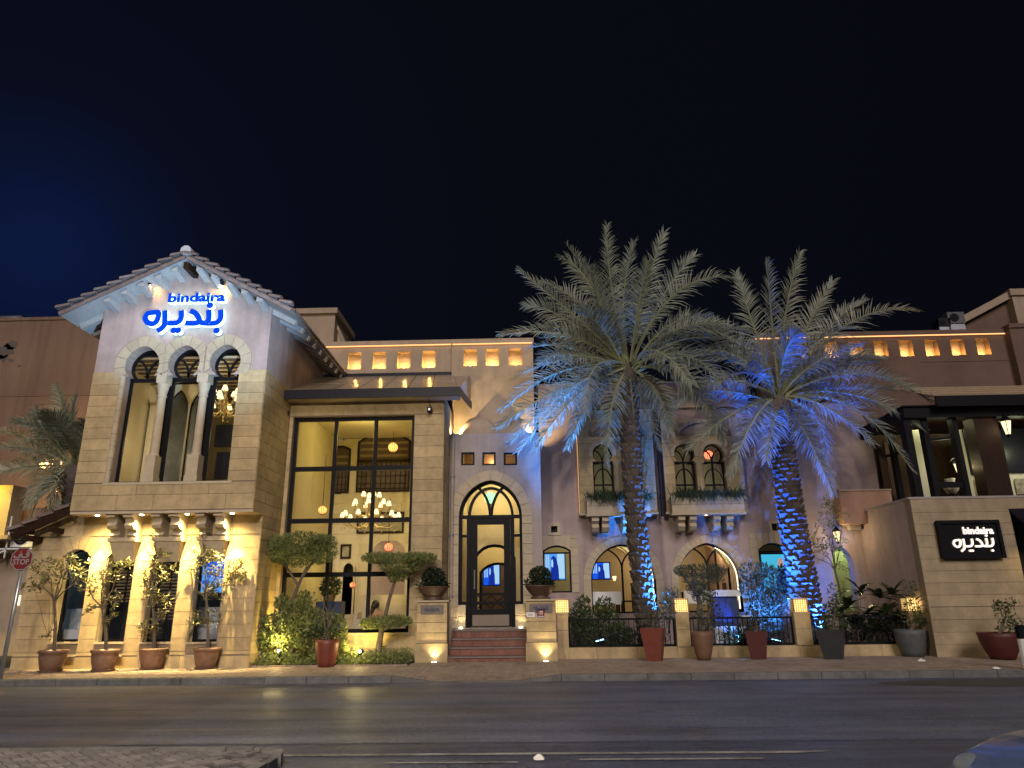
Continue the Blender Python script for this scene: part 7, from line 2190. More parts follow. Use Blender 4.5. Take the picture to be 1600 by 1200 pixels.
for i, (px, py, lab, tb, mids, blobs, n, lm) in enumerate(trees):
    rnd = random.Random(40+i)
    g = PG(px, py, 0.14); Y = g.y+0.2; c = Vector((g.x, Y, 0.14))
    t = thing('potted_tree', lab, 'potted tree', c, 'trees in clay pots along the gabled house')
    s_ = (1.02, 1.02, 1.0, 1.0)[i]
    obj('pot', belly_pot(c, s_, None), M['pot'], t, smooth=True)
    mb = MB(); mb.lathe([(0.25*s_, 0), (0.27*s_, 0.045), (0.24*s_, 0.05)], c, 20); obj('saucer', mb, M['pot'], t)
    mb = MB(); mb.lathe([(0.285*s_, 0.45), (0.1, 0.465)], c, 16); obj('soil', mb, M['soil'], t)
    mb = MB(); f = P(mids[0][0], mids[0][1], Y)
    b0 = c+Vector((0.02, 0, 0.45))
    mb.tube([b0, b0.lerp(f, 0.5)+Vector((0.03, 0, 0)), f], [0.045, 0.04, 0.032], 7)
    pts = blob_pts(blobs, Y, n, rnd, 0.5)
    tips = [P(b[0], b[1], Y)+Vector((0, rnd.uniform(-.3, .3), 0)) for b in blobs]
    for q in tips:
        src = b0.lerp(f, 0.45) if q.z < f.z-0.1 else f
        branchy(mb, src, [q], rnd, 0.022)
        near = sorted(pts, key=lambda w: (w-q).length)[:7]
        branchy(mb, q.lerp(src, 0.3), near, rnd, 0.009)
    obj('trunk', mb, M['bark'], t)
    mb = MB(); whorls(mb, pts[::4]+pts[1::4]+pts[2::4], rnd, 0.14, 5); obj('foliage', mb, M[lm], t)
# pillar bowls with round shrubs
for (tt, x0, x1, zp), lab in ((pA, 'bowl planter with round shrub on the left gate pillar'), (pB, 'bowl planter with round shrub on the right gate pillar')):
    c = Vector(((x0+x1)/2+0.0, YP+(0.2 if x1 < -1 else 0.45), zp+0.001))
    rnd = random.Random(int(x1*77))
    t = thing('bowl_planter', lab, 'planter', c, 'bowl planters on the gate pillars')
    mb = MB(); mb.lathe([(0.27, 0), (0.28, 0.05), (0.22, 0.06), (0.24, 0.10), (0.33, 0.19), (0.42, 0.33), (0.44, 0.36), (0.40, 0.365), (0.34, 0.30)], c, 24); obj('bowl', mb, M['bowl'], t, smooth=True)
    mb = MB(); leaf_cloud(mb, [(c.x, c.y, c.z+0.60, 0.33, 0.30, 0.30), (c.x+0.1, c.y-0.05, c.z+0.42, 0.3, 0.28, 0.14)], 2400, 0.07, rnd, 0.2, 0.5); obj('foliage', mb, M['leafd'], t)
    mb = MB()
    for sx in (-0.36, 0.33): whorls(mb, [c+Vector((sx, -0.1, 0.40))], rnd, 0.2, 10, 0.02)
    obj('side_rosettes', mb, M['leafd'], t)
    mb = MB(); branchy(mb, c+Vector((0, 0, 0.3)), [c+Vector((rnd.uniform(-.2, .2), rnd.uniform(-.2, .2), 0.7)) for _ in range(5)], rnd, 0.015); obj('stems', mb, M['bark'], t)
# tall planters on the pavement
def tall_planter(px, py, ptop, wt, wb, m, lab, n=4, rot=0.35, belly=0.0):
    g = PG(px, py, 0.14); Y = g.y+0.35; c = Vector((g.x, Y, pave_h(g.x, Y)))
    k = (P(px+1, py, Y)-P(px, py, Y)).length
    H = P(px, ptop, Y).z-0.14
    r1, r0 = wt/2*k, wb/2*k
    q = 1/math.cos(math.pi/4)/1.12 if n == 4 else 1.0
    t = thing('tall_planter', lab, 'planter', c)
    prof = [(r0*q, 0)]
    for i in range(1, 7):
        f = i/6; prof.append(((r0+(r1-r0)*f+belly*math.sin(math.pi*f*0.9)*k)*q, H*f))
    prof += [((r1-0.04)*q, H), ((r1-0.05)*q, H-0.08)]
    mb = MB(); mb.lathe(prof, c, n, a0=rot); obj('pot', mb, M[m], t, smooth=(n > 8))
    mb = MB(); mb.lathe([((r1-0.05)*q, H-0.08), (0.05, H-0.05)], c, n, a0=rot); obj('soil', mb, M['soil'], t)
    return t, c, H, Y, k
def fill(t, Y, blobs, n, size, m, seed, trunk=None, asp=0.35, kind='cloud', depth=0.4):
    rnd = random.Random(seed)
    pts = blob_pts(blobs, Y, n, rnd, depth)
    if trunk:
        mb = MB(); b0 = trunk[0]; f = trunk[1]
        mb.tube([b0, b0.lerp(f, .5)+Vector((0.03, 0.0, 0)), f], [0.035, 0.03, 0.02], 6)
        for b in blobs: branchy(mb, f if P(b[0], b[1], Y).z > f.z-0.1 else b0, [P(b[0], b[1], Y)], rnd, 0.014)
        for q in rnd.sample(pts, min(10, len(pts))): branchy(mb, b0.lerp(f, .7), [q], rnd, 0.008)
        obj('stems', mb, M['bark'], t)
    mb = MB()
    if kind == 'whorl': whorls(mb, pts, rnd, size, 6)
    else:
        for p in pts:
            d = Vector((rnd.gauss(0, 1), rnd.gauss(0, 1), rnd.gauss(.3, .8))).normalized(); s = d.cross(Vector((rnd.gauss(0, 1), rnd.gauss(0, 1), rnd.gauss(0, 1)))).normalized()
            L = size*rnd.uniform(.6, 1.3); mb.add([p-d*L/2, p+s*L*asp/2, p+d*L/2, p-s*L*asp/2], [(0,1,2,3)])
    obj('foliage', mb, M[m], t)
t, c, H, Y, k = tall_planter(503, 1044, 999, 37, 24, 'potred', 'tall tapered rust planter with bare stick stem before the grid window bed', 16, 0, 1.5)
fill(t, Y, [(503, 992, 22, 10), (495, 985, 14, 12), (520, 985, 12, 12)], 260, 0.09, 'leafd', 61)
rnd = random.Random(8); mb = MB()
for a, b, cc in ((503, 505, 508), (507, 512, 500), (505, 520, 524)):
    mb.tube([c+Vector((rnd.uniform(-.05, .05), 0, H-0.05)), P(b, 955, Y), P(cc, 935 if a != 505 else 945, Y)], [0.02, 0.016, 0.008], 5)
obj('bare_stems', mb, M['bark'], t)
fill(t, Y, [(497, 932, 12, 8), (512, 931, 8, 6)], 16, 0.12, 'leafo', 62)
specs = [
    (1027, 1034, 981, 40, 24, 'potred', 'tall red square planter with grey green shrub in front of the left palm', 4, 0.45, 0, [(1028, 970, 26, 12), (1015, 950, 14, 22), (1042, 950, 16, 20)], 420, 0.09, 'leafg'),
    (1105, 1033, 986, 34, 20, 'potbrown', 'tall brown rounded planter with palmate leaved shrub before the blue cabinet', 18, 0, 2.0, [(1105, 975, 20, 12), (1110, 940, 14, 12), (1120, 955, 12, 12), (1093, 960, 10, 12), (1112, 928, 10, 8)], 330, 0.11, 'leafg'),
    (1192, 1031, 986, 38, 26, 'potdark', 'tall wine red square planter with dry grassy shrub below the blue lit bush', 4, 0.5, 0, [(1185, 975, 20, 12), (1178, 960, 14, 18), (1200, 975, 14, 10)], 330, 0.08, 'leafd'),
    (1312, 1031, 984, 46, 29, 'potblack', 'black square planter with thin tree in front of the corner door', 4, 0.3, 0, [(1300, 960, 16, 24), (1305, 930, 14, 20), (1290, 975, 14, 12), (1318, 975, 12, 10)], 330, 0.11, 'leaf'),
    (1438, 1027, 983, 46, 32, 'potgrey', 'grey rounded planter with bright green shrub before the stone wall corner', 18, 0, 2.0, [(1432, 955, 20, 26), (1470, 940, 24, 14), (1422, 915, 10, 14), (1485, 950, 16, 10), (1450, 965, 24, 16), (1430, 970, 20, 10)], 700, 0.10, 'leaf'),
    (1582, 1032, 988, 60, 34, 'potdark', 'large wine red bowl planter with small tree at the right end of the pavement', 20, 0, 3.0, [(1575, 980, 22, 12), (1570, 955, 18, 20), (1590, 975, 16, 14), (1560, 945, 12, 10), (1582, 940, 14, 8)], 360, 0.10, 'leaf')]
for i, (px, py, pt, wt, wb, m, lab, n, rot, bel, blobs, nl, sz, lm) in enumerate(specs):
    t, c, H, Y, k = tall_planter(px, py, pt, wt, wb, m, lab, n, rot, bel)
    fill(t, Y, blobs, nl, sz, lm, 70+i, (c+Vector((0, 0, H-.05)), P(blobs[1][0]+2, blobs[1][1]+4, Y)), 0.4, 'cloud')
# thin tree rising behind the black planter
t = thing('slender_tree', 'slender tree with small lit leaves rising before the bright corner lantern', 'tree', (PG(1312, 1020, .14).x, 22.6, 0.2))
Y = 22.6
mb = MB(); rnd = random.Random(17)
b0 = P(1318, 960, Y); b0.z = 0.3; f = P(1303, 880, Y)
mb.tube([b0, P(1312, 920, Y), P(1305, 892, Y)], [0.04, 0.032, 0.025], 7)
tips = [P(*q, Y)+Vector((0, rnd.uniform(-.2, .2), 0)) for q in ((1282, 850), (1300, 830), (1312, 860), (1290, 800), (1305, 790), (1275, 870), (1318, 815))]
branchy(mb, P(1305, 892, Y), tips, rnd, 0.018)
obj('trunk', mb, M['bark'], t)
pts = blob_pts([(1288, 845, 22, 26), (1300, 805, 24, 20), (1315, 850, 12, 24), (1280, 860, 16, 20), (1318, 885, 14, 10), (1295, 785, 14, 10)], Y, 170, rnd, 0.5)
mb = MB(); whorls(mb, pts, rnd, 0.11, 5); obj('foliage', mb, M['leafy'], t)

# ------------------------------------------------------------------ garden bed before the grid window
bed = MB(); by0 = 19.2
bx_0, bx_1 = lx1+0.03, PX(648, 1035, 20.3)
bed.box(bx_0, bx_1, by0, YC-0.03, 0.05, 0.17)
bed_o = thing('garden_bed', None, None, (-5, by0, 0.1)); bed_o['kind'] = 'structure'
obj('bed_soil', bed, M['soil'], bed_o)
x = bx_0
while x < bx_1-0.05:
    mb = MB(); e_ = min(x+0.24, bx_1); mb.box(x+0.004, e_-0.004, by0-0.10, by0-0.002, 0.05, 0.175); obj('edging_brick', mb, M['paver'], bed_o); x += 0.24
rnd = random.Random(77); mb = MB()
for _ in range(6500):
    x = rnd.uniform(bx_0+.02, bx_1-.02); y = rnd.uniform(by0-0.04, YC-0.1)
    hgt = 0.22+0.16*math.sin(x*5)*math.cos(y*7)+0.08*(rnd.random())
    p = Vector((x, y, 0.17+max(0.03, rnd.uniform(0, hgt))))
    d = Vector((rnd.gauss(0, 1), rnd.gauss(0, 1), rnd.gauss(.6, .6))).normalized(); s = d.cross(Vector((rnd.gauss(0, 1), rnd.gauss(0, 1), 0.3))).normalized()
    L = rnd.uniform(.05, .10); mb.add([p-d*L/2, p+s*L*.22, p+d*L/2, p-s*L*.22], [(0,1,2,3)])
obj('ground_cover', mb, M['leafy'], None, 'low green ground cover filling the bed before the grid window', 'ground cover', kind='stuff')
def cloud_tree(name, lab, cat, Y, trunk_paths, blobs, n, size, m, seed, asp=0.4, flat=False, depth=0.7, group=None):
    rnd = random.Random(seed)
    b = P(*trunk_paths[0][0][:2], Y); b.z = 0.15
    t = thing(name, lab, cat, b, group)
    mb = MB()
    for path in trunk_paths:
        ps = [P(q[0], q[1], Y) for q in path]
        r0 = path[0][2] if len(path[0]) > 2 else 0.05
        mb.tube(smooth_path([tuple(p) for p in ps], 3), [r0*(1-0.55*i/(3*(len(ps)-1))) for i in range(3*(len(ps)-1)+1)], 7, cap=False)
    obj('trunk', mb, M['bark'], t)
    mb = MB()
    tot = sum(b_[2]*b_[3] for b_ in blobs)
    for (cx_, cy_, rx, ry) in blobs:
        c = P(cx_, cy_, Y); ex = (P(cx_+rx, cy_, Y)-c).length; ez = (P(cx_, cy_-ry, Y)-c).length
        leaf_cloud(mb, [(c.x, c.y, c.z, ex, min(depth, ex), ez)], int(n*rx*ry/tot), size, rnd, 0.5, asp)
    obj('foliage', mb, M[m], t)
    return t
cloud_tree('topiary_tree', 'flat topped clipped tree with leaning trunk, left of the rust planter', 'tree', 19.9, [[(452, 1000, .07), (455, 950), (466, 915), (480, 885)], [(466, 915, .04), (450, 890), (440, 878)], [(474, 900, .04), (486, 882), (500, 868)]],
           [(470, 850, 48, 20), (440, 862, 28, 18), (500, 862, 28, 20), (465, 868, 40, 18), (505, 848, 22, 14), (428, 850, 16, 14)], 5600, 0.11, 'leafy', 90, 0.28)
cloud_tree('topiary_tree', 'clipped tree in two tiers with a leaning grey trunk, right of the rust planter', 'tree', 20.0, [[(590, 1040, .07), (596, 990), (606, 945), (618, 905), (625, 890)], [(618, 905, .04), (640, 890), (665, 872)], [(612, 910, .04), (600, 890), (590, 878)], [(598, 985, .04), (620, 975)], [(584, 1040, .03), (590, 1000), (596, 970)]],
           [(625, 872, 56, 9), (590, 872, 26, 10), (655, 872, 30, 10), (625, 885, 36, 12), (622, 898, 18, 12), (600, 972, 38, 11), (620, 970, 26, 10), (580, 974, 20, 10)], 5600, 0.085, 'leafy', 91, 0.4)
cloud_tree('leafy_shrub', 'large yellow green leafy shrub at the left end of the bed, lit from below', 'shrub', 19.75, [[(435, 1035, .04), (440, 1000), (450, 970)], [(440, 1030, .03), (425, 990), (415, 975)], [(450, 1030, .03), (470, 980), (475, 955)]],
           [(425, 985, 34, 26), (460, 965, 34, 26), (410, 1000, 26, 18), (450, 990, 34, 24), (475, 940, 14, 18), (440, 940, 12, 12)], 3400, 0.13, 'leafy', 92, 0.4, depth=0.35)
cloud_tree('leafy_shrub', 'loose bright leafy shrub right behind the rust planter', 'shrub', 19.6, [[(520, 1035, .03), (525, 1000), (530, 980)], [(500, 1035, .03), (490, 1000), (485, 985)]],
           [(525, 990, 18, 30), (490, 970, 22, 22), (532, 1010, 12, 22), (478, 1000, 18, 18), (515, 965, 18, 12)], 1100, 0.13, 'leafy', 93, 0.45)
# bed lights
for px, py, tx, ty, lab in ((437, 1020, 440, 930, 'bright ground spotlight at the left end of the bed'), (563, 1021, 548, 1000, 'round white spotlight on a stake in the middle of the bed')):
    p = P(px, py, 19.45); p.z = max(p.z, 0.28)
    t = thing('bed_spotlight', lab, 'spotlight', p)
    mb = MB(); mb.tube([p+Vector((0, -0.08, -0.03)), p+Vector((0, 0.08, 0.05))], [0.06, 0.08], 12); obj('housing', mb, M['dark'], t)
    mb = MB(); mb.ball(p+Vector((0, -0.09, 0.05)), 0.035, 10, 8); obj('lens', mb, M['whitelens'], t)
    mb = MB(); mb.tube([p+Vector((0, 0, -0.05)), (p.x, p.y, 0.1)], 0.015, 6); obj('stake', mb, M['dark'], t)
    point('bed_glow', p+Vector((0, -0.22, 0.18)), 22, (1.0, 0.78, 0.30), 0.06)
    spot('bed_lamp', p+Vector((0, -0.12, 0.12)), P(tx, ty, 20.5), 130, (1.0, 0.76, 0.22), 110, 1.0, 0.05)
spot('bed_lamp', (-6.75, 20.15, 0.4), (-7.15, 20.5, 2.6), 600, (1.0, 0.70, 0.16), 100, 1.0, 0.05)
spot('bed_lamp', (-4.6, 19.7, 0.3), (-4.6, 20.5, 1.4), 120, (1.0, 0.72, 0.2), 120, 1.0, 0.05)
# ------------------------------------------------------------------ low wall, fence, lanterns and blue garden
YF = 20.9
x0 = pB[2]+0.02; x1 = bx0-0.02
zW = PZ(1100, 1010, YF)
lw = thing('low_wall', 'low stone garden wall under the black railings', 'wall', ((x0+x1)/2, YF, 0.14))
n = 9
for i in range(n):
    a = x0+(x1-x0)*i/n; b = x0+(x1-x0)*(i+1)/n
    mb = MB(); mb.box(a+0.004, b-0.004, YF, YF+0.3, GZ, zW); obj('stone_block', mb, M['stone'], lw)
posts = []
for (pl, pr, ptop, lab) in ((871, 888, 958, 'stone fence post against the right gate pillar'), (1057, 1078, 957, 'stone fence post between the red and brown planters'), (1243, 1268, 957, 'stone fence post beside the blue lit bush'), (1424, 1445, 955, 'stone fence post at the corner of the right stone wall')):
    a, b = PX(pl, 985, YF-0.02), PX(pr, 985, YF-0.02); z = PZ((pl+pr)/2, ptop, YF-0.02)
    t = thing('fence_post', lab, 'post', ((a+b)/2, YF, 0.14), 'stone posts of the garden fence')
    mb = MB(); mb.box(a, b, YF-0.04, YF+0.34, zW+0.002 if a > x0+0.5 else GZ, (zW+z)/2-0.004); obj('stone_block', mb, M['stone'], t)
    mb = MB(); mb.box(a, b, YF-0.04, YF+0.34, (zW+z)/2+0.004, z-0.03); obj('stone_block', mb, M['stone'], t)
    mb = MB(); mb.box(a-0.015, b+0.015, YF-0.055, YF+0.355, z-0.028, z); obj('cap', mb, M['trim'], t)
    posts.append((a, b, z))
lan_lab = ['glowing lattice lantern on the post by the right gate pillar', 'glowing lattice lantern on the post left of the brown planter', 'glowing lattice lantern on the post beside the right palm', 'glowing lattice lantern half hidden behind the bright green shrub by the stone wall']
for (a, b, z), lab in zip(posts, lan_lab):
    cx, cy = (a+b)/2, YF+0.15; s = 0.19; h = 0.36
    t = thing('lattice_lantern', lab, 'lantern', (cx, cy, z), 'lattice lanterns on the fence posts')
    mb = MB(); mb.box(cx-s+0.02, cx+s-0.02, cy-s+0.02, cy+s-0.02, z+0.02, z+h-0.02); obj('glass_box', mb, M['latt'], t)
    mb = MB()
    for k in range(7):
        q = -s+2*s*k/6; w_ = 0.010 if k not in (0, 6) else 0.02
        for sy in (-s, s):
            mb.box(cx+q-w_/2*1.2, cx+q+w_/2*1.2, cy+sy-0.008, cy+sy+0.008, z, z+h)
            mb.box(cx+sy-0.008, cx+sy+0.008, cy+q-w_/2*1.2, cy+q+w_/2*1.2, z, z+h)
        zz = z+h*k/6
        mb.box(cx-s-0.009, cx+s+0.009, cy-s-0.009, cy-s+0.007, zz-w_/2, zz+w_/2); mb.box(cx-s-0.009, cx+s+0.009, cy+s-0.007, cy+s+0.009, zz-w_/2, zz+w_/2)
        mb.box(cx-s-0.009, cx-s+0.007, cy-s+0.01, cy+s-0.01, zz-w_/2, zz+w_/2); mb.box(cx+s-0.007, cx+s+0.009, cy-s+0.01, cy+s-0.01, zz-w_/2, zz+w_/2)
    obj('lattice', mb, M['lattw'], t)
    mb = MB(); mb.box(cx-s-0.02, cx+s+0.02, cy-s-0.02, cy+s+0.02, z+h+0.004, z+h+0.02); obj('lid', mb, M['sand'], t)
    point('lantern_light', (cx, cy-s-0.12, z+h*0.6), 3.5, (1.0, 0.68, 0.26), 0.1)
# railing panels between the posts
for i in range(3):
    a, b = posts[i][1]+0.01, posts[i+1][0]-0.01
    z0, z1 = zW+0.015, PZ(970, 966, YF)
    t = thing('railing', ['black iron railing panel left, in front of dark bushes', 'black iron railing panel in the middle, in front of the blue cabinet', 'black iron railing panel right, behind the black planter'][i], 'railing', ((a+b)/2, YF+0.15, zW), 'iron railing panels of the garden fence')
    y = YF+0.15
    mb = MB(); mb.box(a, b, y-0.025, y+0.025, z1-0.05, z1); mb.box(a, b, y-0.02, y+0.02, z0, z0+0.05); mb.box(a, a+0.05, y-0.022, y+0.022, z0, z1); mb.box(b-0.05, b, y-0.022, y+0.022, z0, z1); obj('rail_frame', mb, M['black'], t)
    k = int((b-a)/0.135)
    for j in range(1, k):
        x = a+(b-a)*j/k
        mb = MB(); mb.box(x-0.009, x+0.009, y-0.009, y+0.009, z0+0.05, z1-0.05); obj('baluster', mb, M['black'], t)
    m = int((b-a)/0.55)
    for j in range(m):
        x = a+(b-a)*(j+0.5)/m; zc = z0+0.2
        mb = MB()
        for s in (-1, 1):
            mb.tube([(x+s*(0.02+0.13*math.sin(q*0.5)*(1-q/16)), y-0.015, zc+0.13*math.cos(q*0.5)*(1-q/16)) for q in range(13)], 0.010, 5, cap=False)
        obj('scroll', mb, M['black'], t)
# garden ground
gb = MB(); gb.box(x0, x1, YF+0.3, YG-0.02, 0.1, 0.3); obj('garden_ground', gb, M['soil'], kind='structure')
# bushes behind the railing
rnd = random.Random(5)
def bush(lab, Y, blobs, n, size, m, seed, asp=0.35, name='bush'):
    cx_, cy_ = blobs[0][0], blobs[0][1]
    return cloud_tree(name, lab, 'bush', Y, [[(cx_, cy_+45, .03), (cx_+2, cy_+10), (cx_+4, cy_-5)], [(cx_+8, cy_+45, .02), (cx_+14, cy_+8)]], blobs, n, size, m, seed, asp)
bush('tall dark leafed bush behind the left railing, tips catching warm light', 22.35, [(925, 985, 32, 38), (905, 965, 18, 26), (912, 945, 12, 16), (950, 975, 22, 30), (945, 950, 16, 18), (970, 995, 18, 24)], 2300, 0.14, 'leaf', 101)
bush('low dark bush at the foot of the left palm', 21.3, [(985, 1000, 26, 20), (960, 1005, 20, 16)], 500, 0.12, 'leafd', 102)
bush('grey green sprigs between the left palm and the middle post', 22.1, [(1045, 945, 16, 26), (1008, 945, 10, 18), (1050, 930, 12, 14)], 240, 0.12, 'leafg', 103)
bush('spiky dark plant behind the middle railing', 21.3, [(1150, 995, 24, 18), (1165, 990, 16, 16)], 240, 0.30, 'leafd', 104, 0.12, 'spiky_plant')
bush('black hedge behind the right railing', 21.7, [(1380, 985, 46, 28), (1340, 990, 30, 24), (1405, 975, 30, 24)], 2200, 0.11, 'leafd', 105)
cloud_tree('topiary_tree', 'clipped wedge shaped tree with pale trunk lit blue, before the right arch', 'tree', 22.2, [[(1095, 990, .09), (1094, 950), (1088, 925), (1082, 905)], [(1092, 935, .05), (1075, 910), (1062, 893)], [(1090, 930, .05), (1105, 910), (1118, 895)]],
           [(1095, 892, 40, 12), (1070, 892, 18, 10), (1120, 892, 16, 12), (1098, 905, 34, 10), (1090, 920, 20, 12), (1092, 932, 12, 10)], 3400, 0.07, 'leafg', 106, 0.4)
cloud_tree('leafy_shrub', 'big shrub washed bright blue beside the right palm', 'shrub', 22.55, [[(1190, 1000, .04), (1185, 940), (1175, 905)], [(1200, 1000, .04), (1205, 940), (1210, 900)], [(1180, 1000, .03), (1168, 930)]],
           [(1180, 892, 32, 14), (1205, 905, 28, 22), (1212, 935, 24, 28), (1195, 950, 24, 26), (1175, 920, 22, 20), (1205, 975, 20, 20), (1225, 900, 12, 18)], 2600, 0.14, 'leafg', 107, 0.3)
# big leaved plant, each leaf its own part
bl = thing('broad_leaved_plant', 'broad leaved glossy plant behind the right railing', 'plant', (P(1352, 985, 21.4).x, 21.4, 0.3))
lm_ = MB(); prof = [(0, 0.01, 0), (0.10, 0.05, .015), (0.22, 0.075, .02), (0.33, 0.06, .0), (0.42, 0.012, -.03)]
vs = []
for (l, w_, z) in prof: vs += [(-w_, l, z+0.012), (0, l, z), (w_, l, z+0.012)]
fs = []
for i in range(4):
    for j in range(2): fs.append((i*3+j, i*3+j+1, i*3+j+4, i*3+j+3))
lm_.add(vs, fs); leafme = mesh_of(lm_, 'leaf', leafmat('glossy_leaf', (0.035, 0.06, 0.025), 0.2, 0.2, 0.25))
rnd = random.Random(31)
mb = MB()
for (px, py) in ((1345, 925), (1325, 950), (1375, 935), (1355, 960), (1335, 975), (1385, 960), (1310, 965), (1365, 985), (1395, 930)):
    c = P(px, py, 21.4+rnd.uniform(-.25, .25)); b0 = Vector((P(1352, 985, 21.4).x+rnd.uniform(-.3, .3), 21.4, 0.3))
    branchy(mb, b0, [c], rnd, 0.025)
    k = 14
    for i in range(k):
        a = 2*math.pi*i/k+rnd.uniform(-.2, .2); el = rnd.uniform(-0.2, 0.9)
        d = Vector((math.cos(a)*math.cos(el), math.sin(a)*math.cos(el), math.sin(el)))
        xv = d.cross(Vector((0, 0, 1))).normalized(); zv = xv.cross(d)
        s = rnd.uniform(1.0, 1.4)
        inst('leaf', leafme, bl, Matrix(((xv.x*s, d.x*s, zv.x*s, c.x), (xv.y*s, d.y*s, zv.y*s, c.y), (xv.z*s, d.z*s, zv.z*s, c.z), (0, 0, 0, 1))))
obj('stems', mb, M['bark'], bl)
# blue cabinet with pale lid
c = P(1136, 1000, 22.0); c.z = 0.3
k_ = (P(1101, 960, 22)-P(1100, 960, 22)).length
cab = thing('garden_cabinet', 'dark blue cabinet with rounded pale lid and white base behind the middle railing', 'cabinet', c)
zt_ = PZ(1130, 922, 22); zb_ = PZ(1130, 978, 22); zl_ = PZ(1130, 932, 22)
xa, xb = PX(1112, 950, 22), PX(1150, 950, 22)
mb = MB(); mb.box(xa, xb, 21.75, 22.3, zb_, zl_)
for q in range(1, 4): mb.box(xa+(xb-xa)*q/4-0.012, xa+(xb-xa)*q/4+0.012, 21.73, 21.749, zb_+0.05, zl_-0.05)
obj('body', mb, M['blue'], cab)
mb = MB(); pts = [(xa-0.08, zl_+0.002), (xb+0.08, zl_+0.002), (xb+0.08, zl_+0.10), (xb-0.02, zt_-0.02), (xb-0.12, zt_), (xa+0.12, zt_), (xa+0.02, zt_-0.02), (xa-0.08, zl_+0.10)]; mb.prism(pts, 21.65, 22.4); obj('lid', mb, M['pale'], cab)
mb = MB(); mb.box(xa-0.05, xb+0.12, 21.6, 22.35, 0.3, zb_-0.002); obj('base', mb, M['pale'], cab)
mb = MB(); mb.box(xb+0.1, xb+0.5, 21.8, 22.3, PZ(1155, 962, 22)-0.05, PZ(1155, 962, 22)); obj('side_shelf', mb, M['pale'], cab)
# small table lantern on the shelf side
wall_lantern(P(1150, 937, 22.6), 'small yellow lantern at the right foot of the right arch', 2.5, 0.6)
# blue floodlights
def flood(px, py, Y, to, w_, ang, lab, col=(0.035, 0.20, 1.0)):
    p = P(px, py, Y); p.z = max(p.z, 0.42)
    t = thing('floodlight', lab, 'floodlight', p)
    d = (Vector(to)-p).normalized()
    mb = MB(); mb.bar(p-d*0.10, p+d*0.04, 0.26, 0.16); obj('housing', mb, M['dark'], t)
    mb = MB(); mb.bar(p+d*0.041, p+d*0.05, 0.22, 0.12); obj('lens', mb, M['bluelens'], t)
    mb = MB(); mb.tube([p-d*0.05, (p.x, p.y, 0.28)], 0.02, 6); obj('bracket', mb, M['dark'], t)
    spot('flood_lamp', p+d*0.10, to, w_, col, ang, 0.7, 0.05)
    return t
flood(1064, 990, 21.35, P(1005, 870, 21.7), 4800, 62, 'blue floodlight behind the middle post aimed at the left palm trunk', (0.03, 0.22, 1.0))
flood(938, 1003, 21.4, P(838, 655, 20.9), 26000, 31, 'blue floodlight aimed up at the left fronds of the left palm', (0.045, 0.26, 1.0))
flood(1200, 1000, 21.5, P(1205, 925, 22.4), 1500, 95, 'blue floodlight under the blue lit shrub')
flood(1212, 1003, 21.25, P(1238, 720, 21.7), 10500, 40, 'blue floodlight aimed up the trunk of the right palm', (0.015, 0.12, 1.0))
flood(1160, 1003, 21.2, P(1090, 910, 22.2), 420, 60, 'blue floodlight aimed at the wedge shaped tree')
flood(1286, 1000, 21.3, P(1240, 600, 21.4), 10000, 46, 'blue floodlight aimed at the crown of the right palm', (0.012, 0.085, 1.0))
p = P(1177, 1010, 20.95)
spot('pavement_spill', (P(1177, 985, 21.2).x, 21.2, 0.8), PG(1170, 1042, 0.14), 60, (0.06, 0.22, 1.0), 70, 0.9, 0.05)
p = P(1428, 830, YR+0.1); 
# stop sign at the left edge
b0 = PG(-3, 1062, 0.14); Y = b0.y
c = P(35, 873, Y)
st = thing('stop_sign', 'red octagonal stop sign in Arabic and English on a grey pole', 'stop sign', (b0.x, Y, 0.14))
R_ = (P(52, 873, Y)-c).length
mb = MB(); mb.tube([(b0.x, Y+0.06, 0.1), (c.x, Y+0.06, c.z+R_*0.8)], 0.045, 12); obj('pole', mb, M['steel'], st, smooth=True)
o8 = lambda r: [(c.x+r*math.cos(rad(22.5+45*i)), c.z+r*math.sin(rad(22.5+45*i))) for i in range(8)]
mb = MB(); mb.prism(o8(R_*1.06), Y-0.02, Y+0.004); obj('plate', mb, M['dullwhite'], st)
mb = MB(); mb.prism(o8(R_*0.97), Y-0.026, Y-0.021); obj('red_face', mb, M['signred'], st)
text('stop_word', 'STOP', c.x-R_*0.74, c.x+R_*0.74, c.z-R_*0.52, c.z-R_*0.02, Y-0.032, 0.005, M['dullwhite'], st, bold=0.02)
mb = MB(); k2 = R_/100
fq = lambda u, v: (c.x+u*k2, c.z+v*k2)
# qaf + feh: base line with loops and dots
ribbon(mb, smooth_path([fq(60, 30), fq(62, 44), fq(50, 50), fq(40, 40), fq(50, 28), fq(60, 22), fq(40, 12), fq(10, 14), fq(-12, 16)], 3), 11*k2, Y-0.032, Y-0.027, 0, 0)
ribbon(mb, smooth_path([fq(-12, 16), fq(-2, 34), fq(-14, 40), fq(-24, 30), fq(-12, 20), fq(-40, 10), fq(-66, 14), fq(-72, 30)], 3), 11*k2, Y-0.0335, Y-0.027, 0, 0)
for q in ((44, 66), (60, 66), (-14, 58)): disc(mb, fq(*q), 6.5*k2, Y-0.031, Y-0.027, 0, 0, 8)
obj('arabic_word', mb, M['dullwhite'], st)
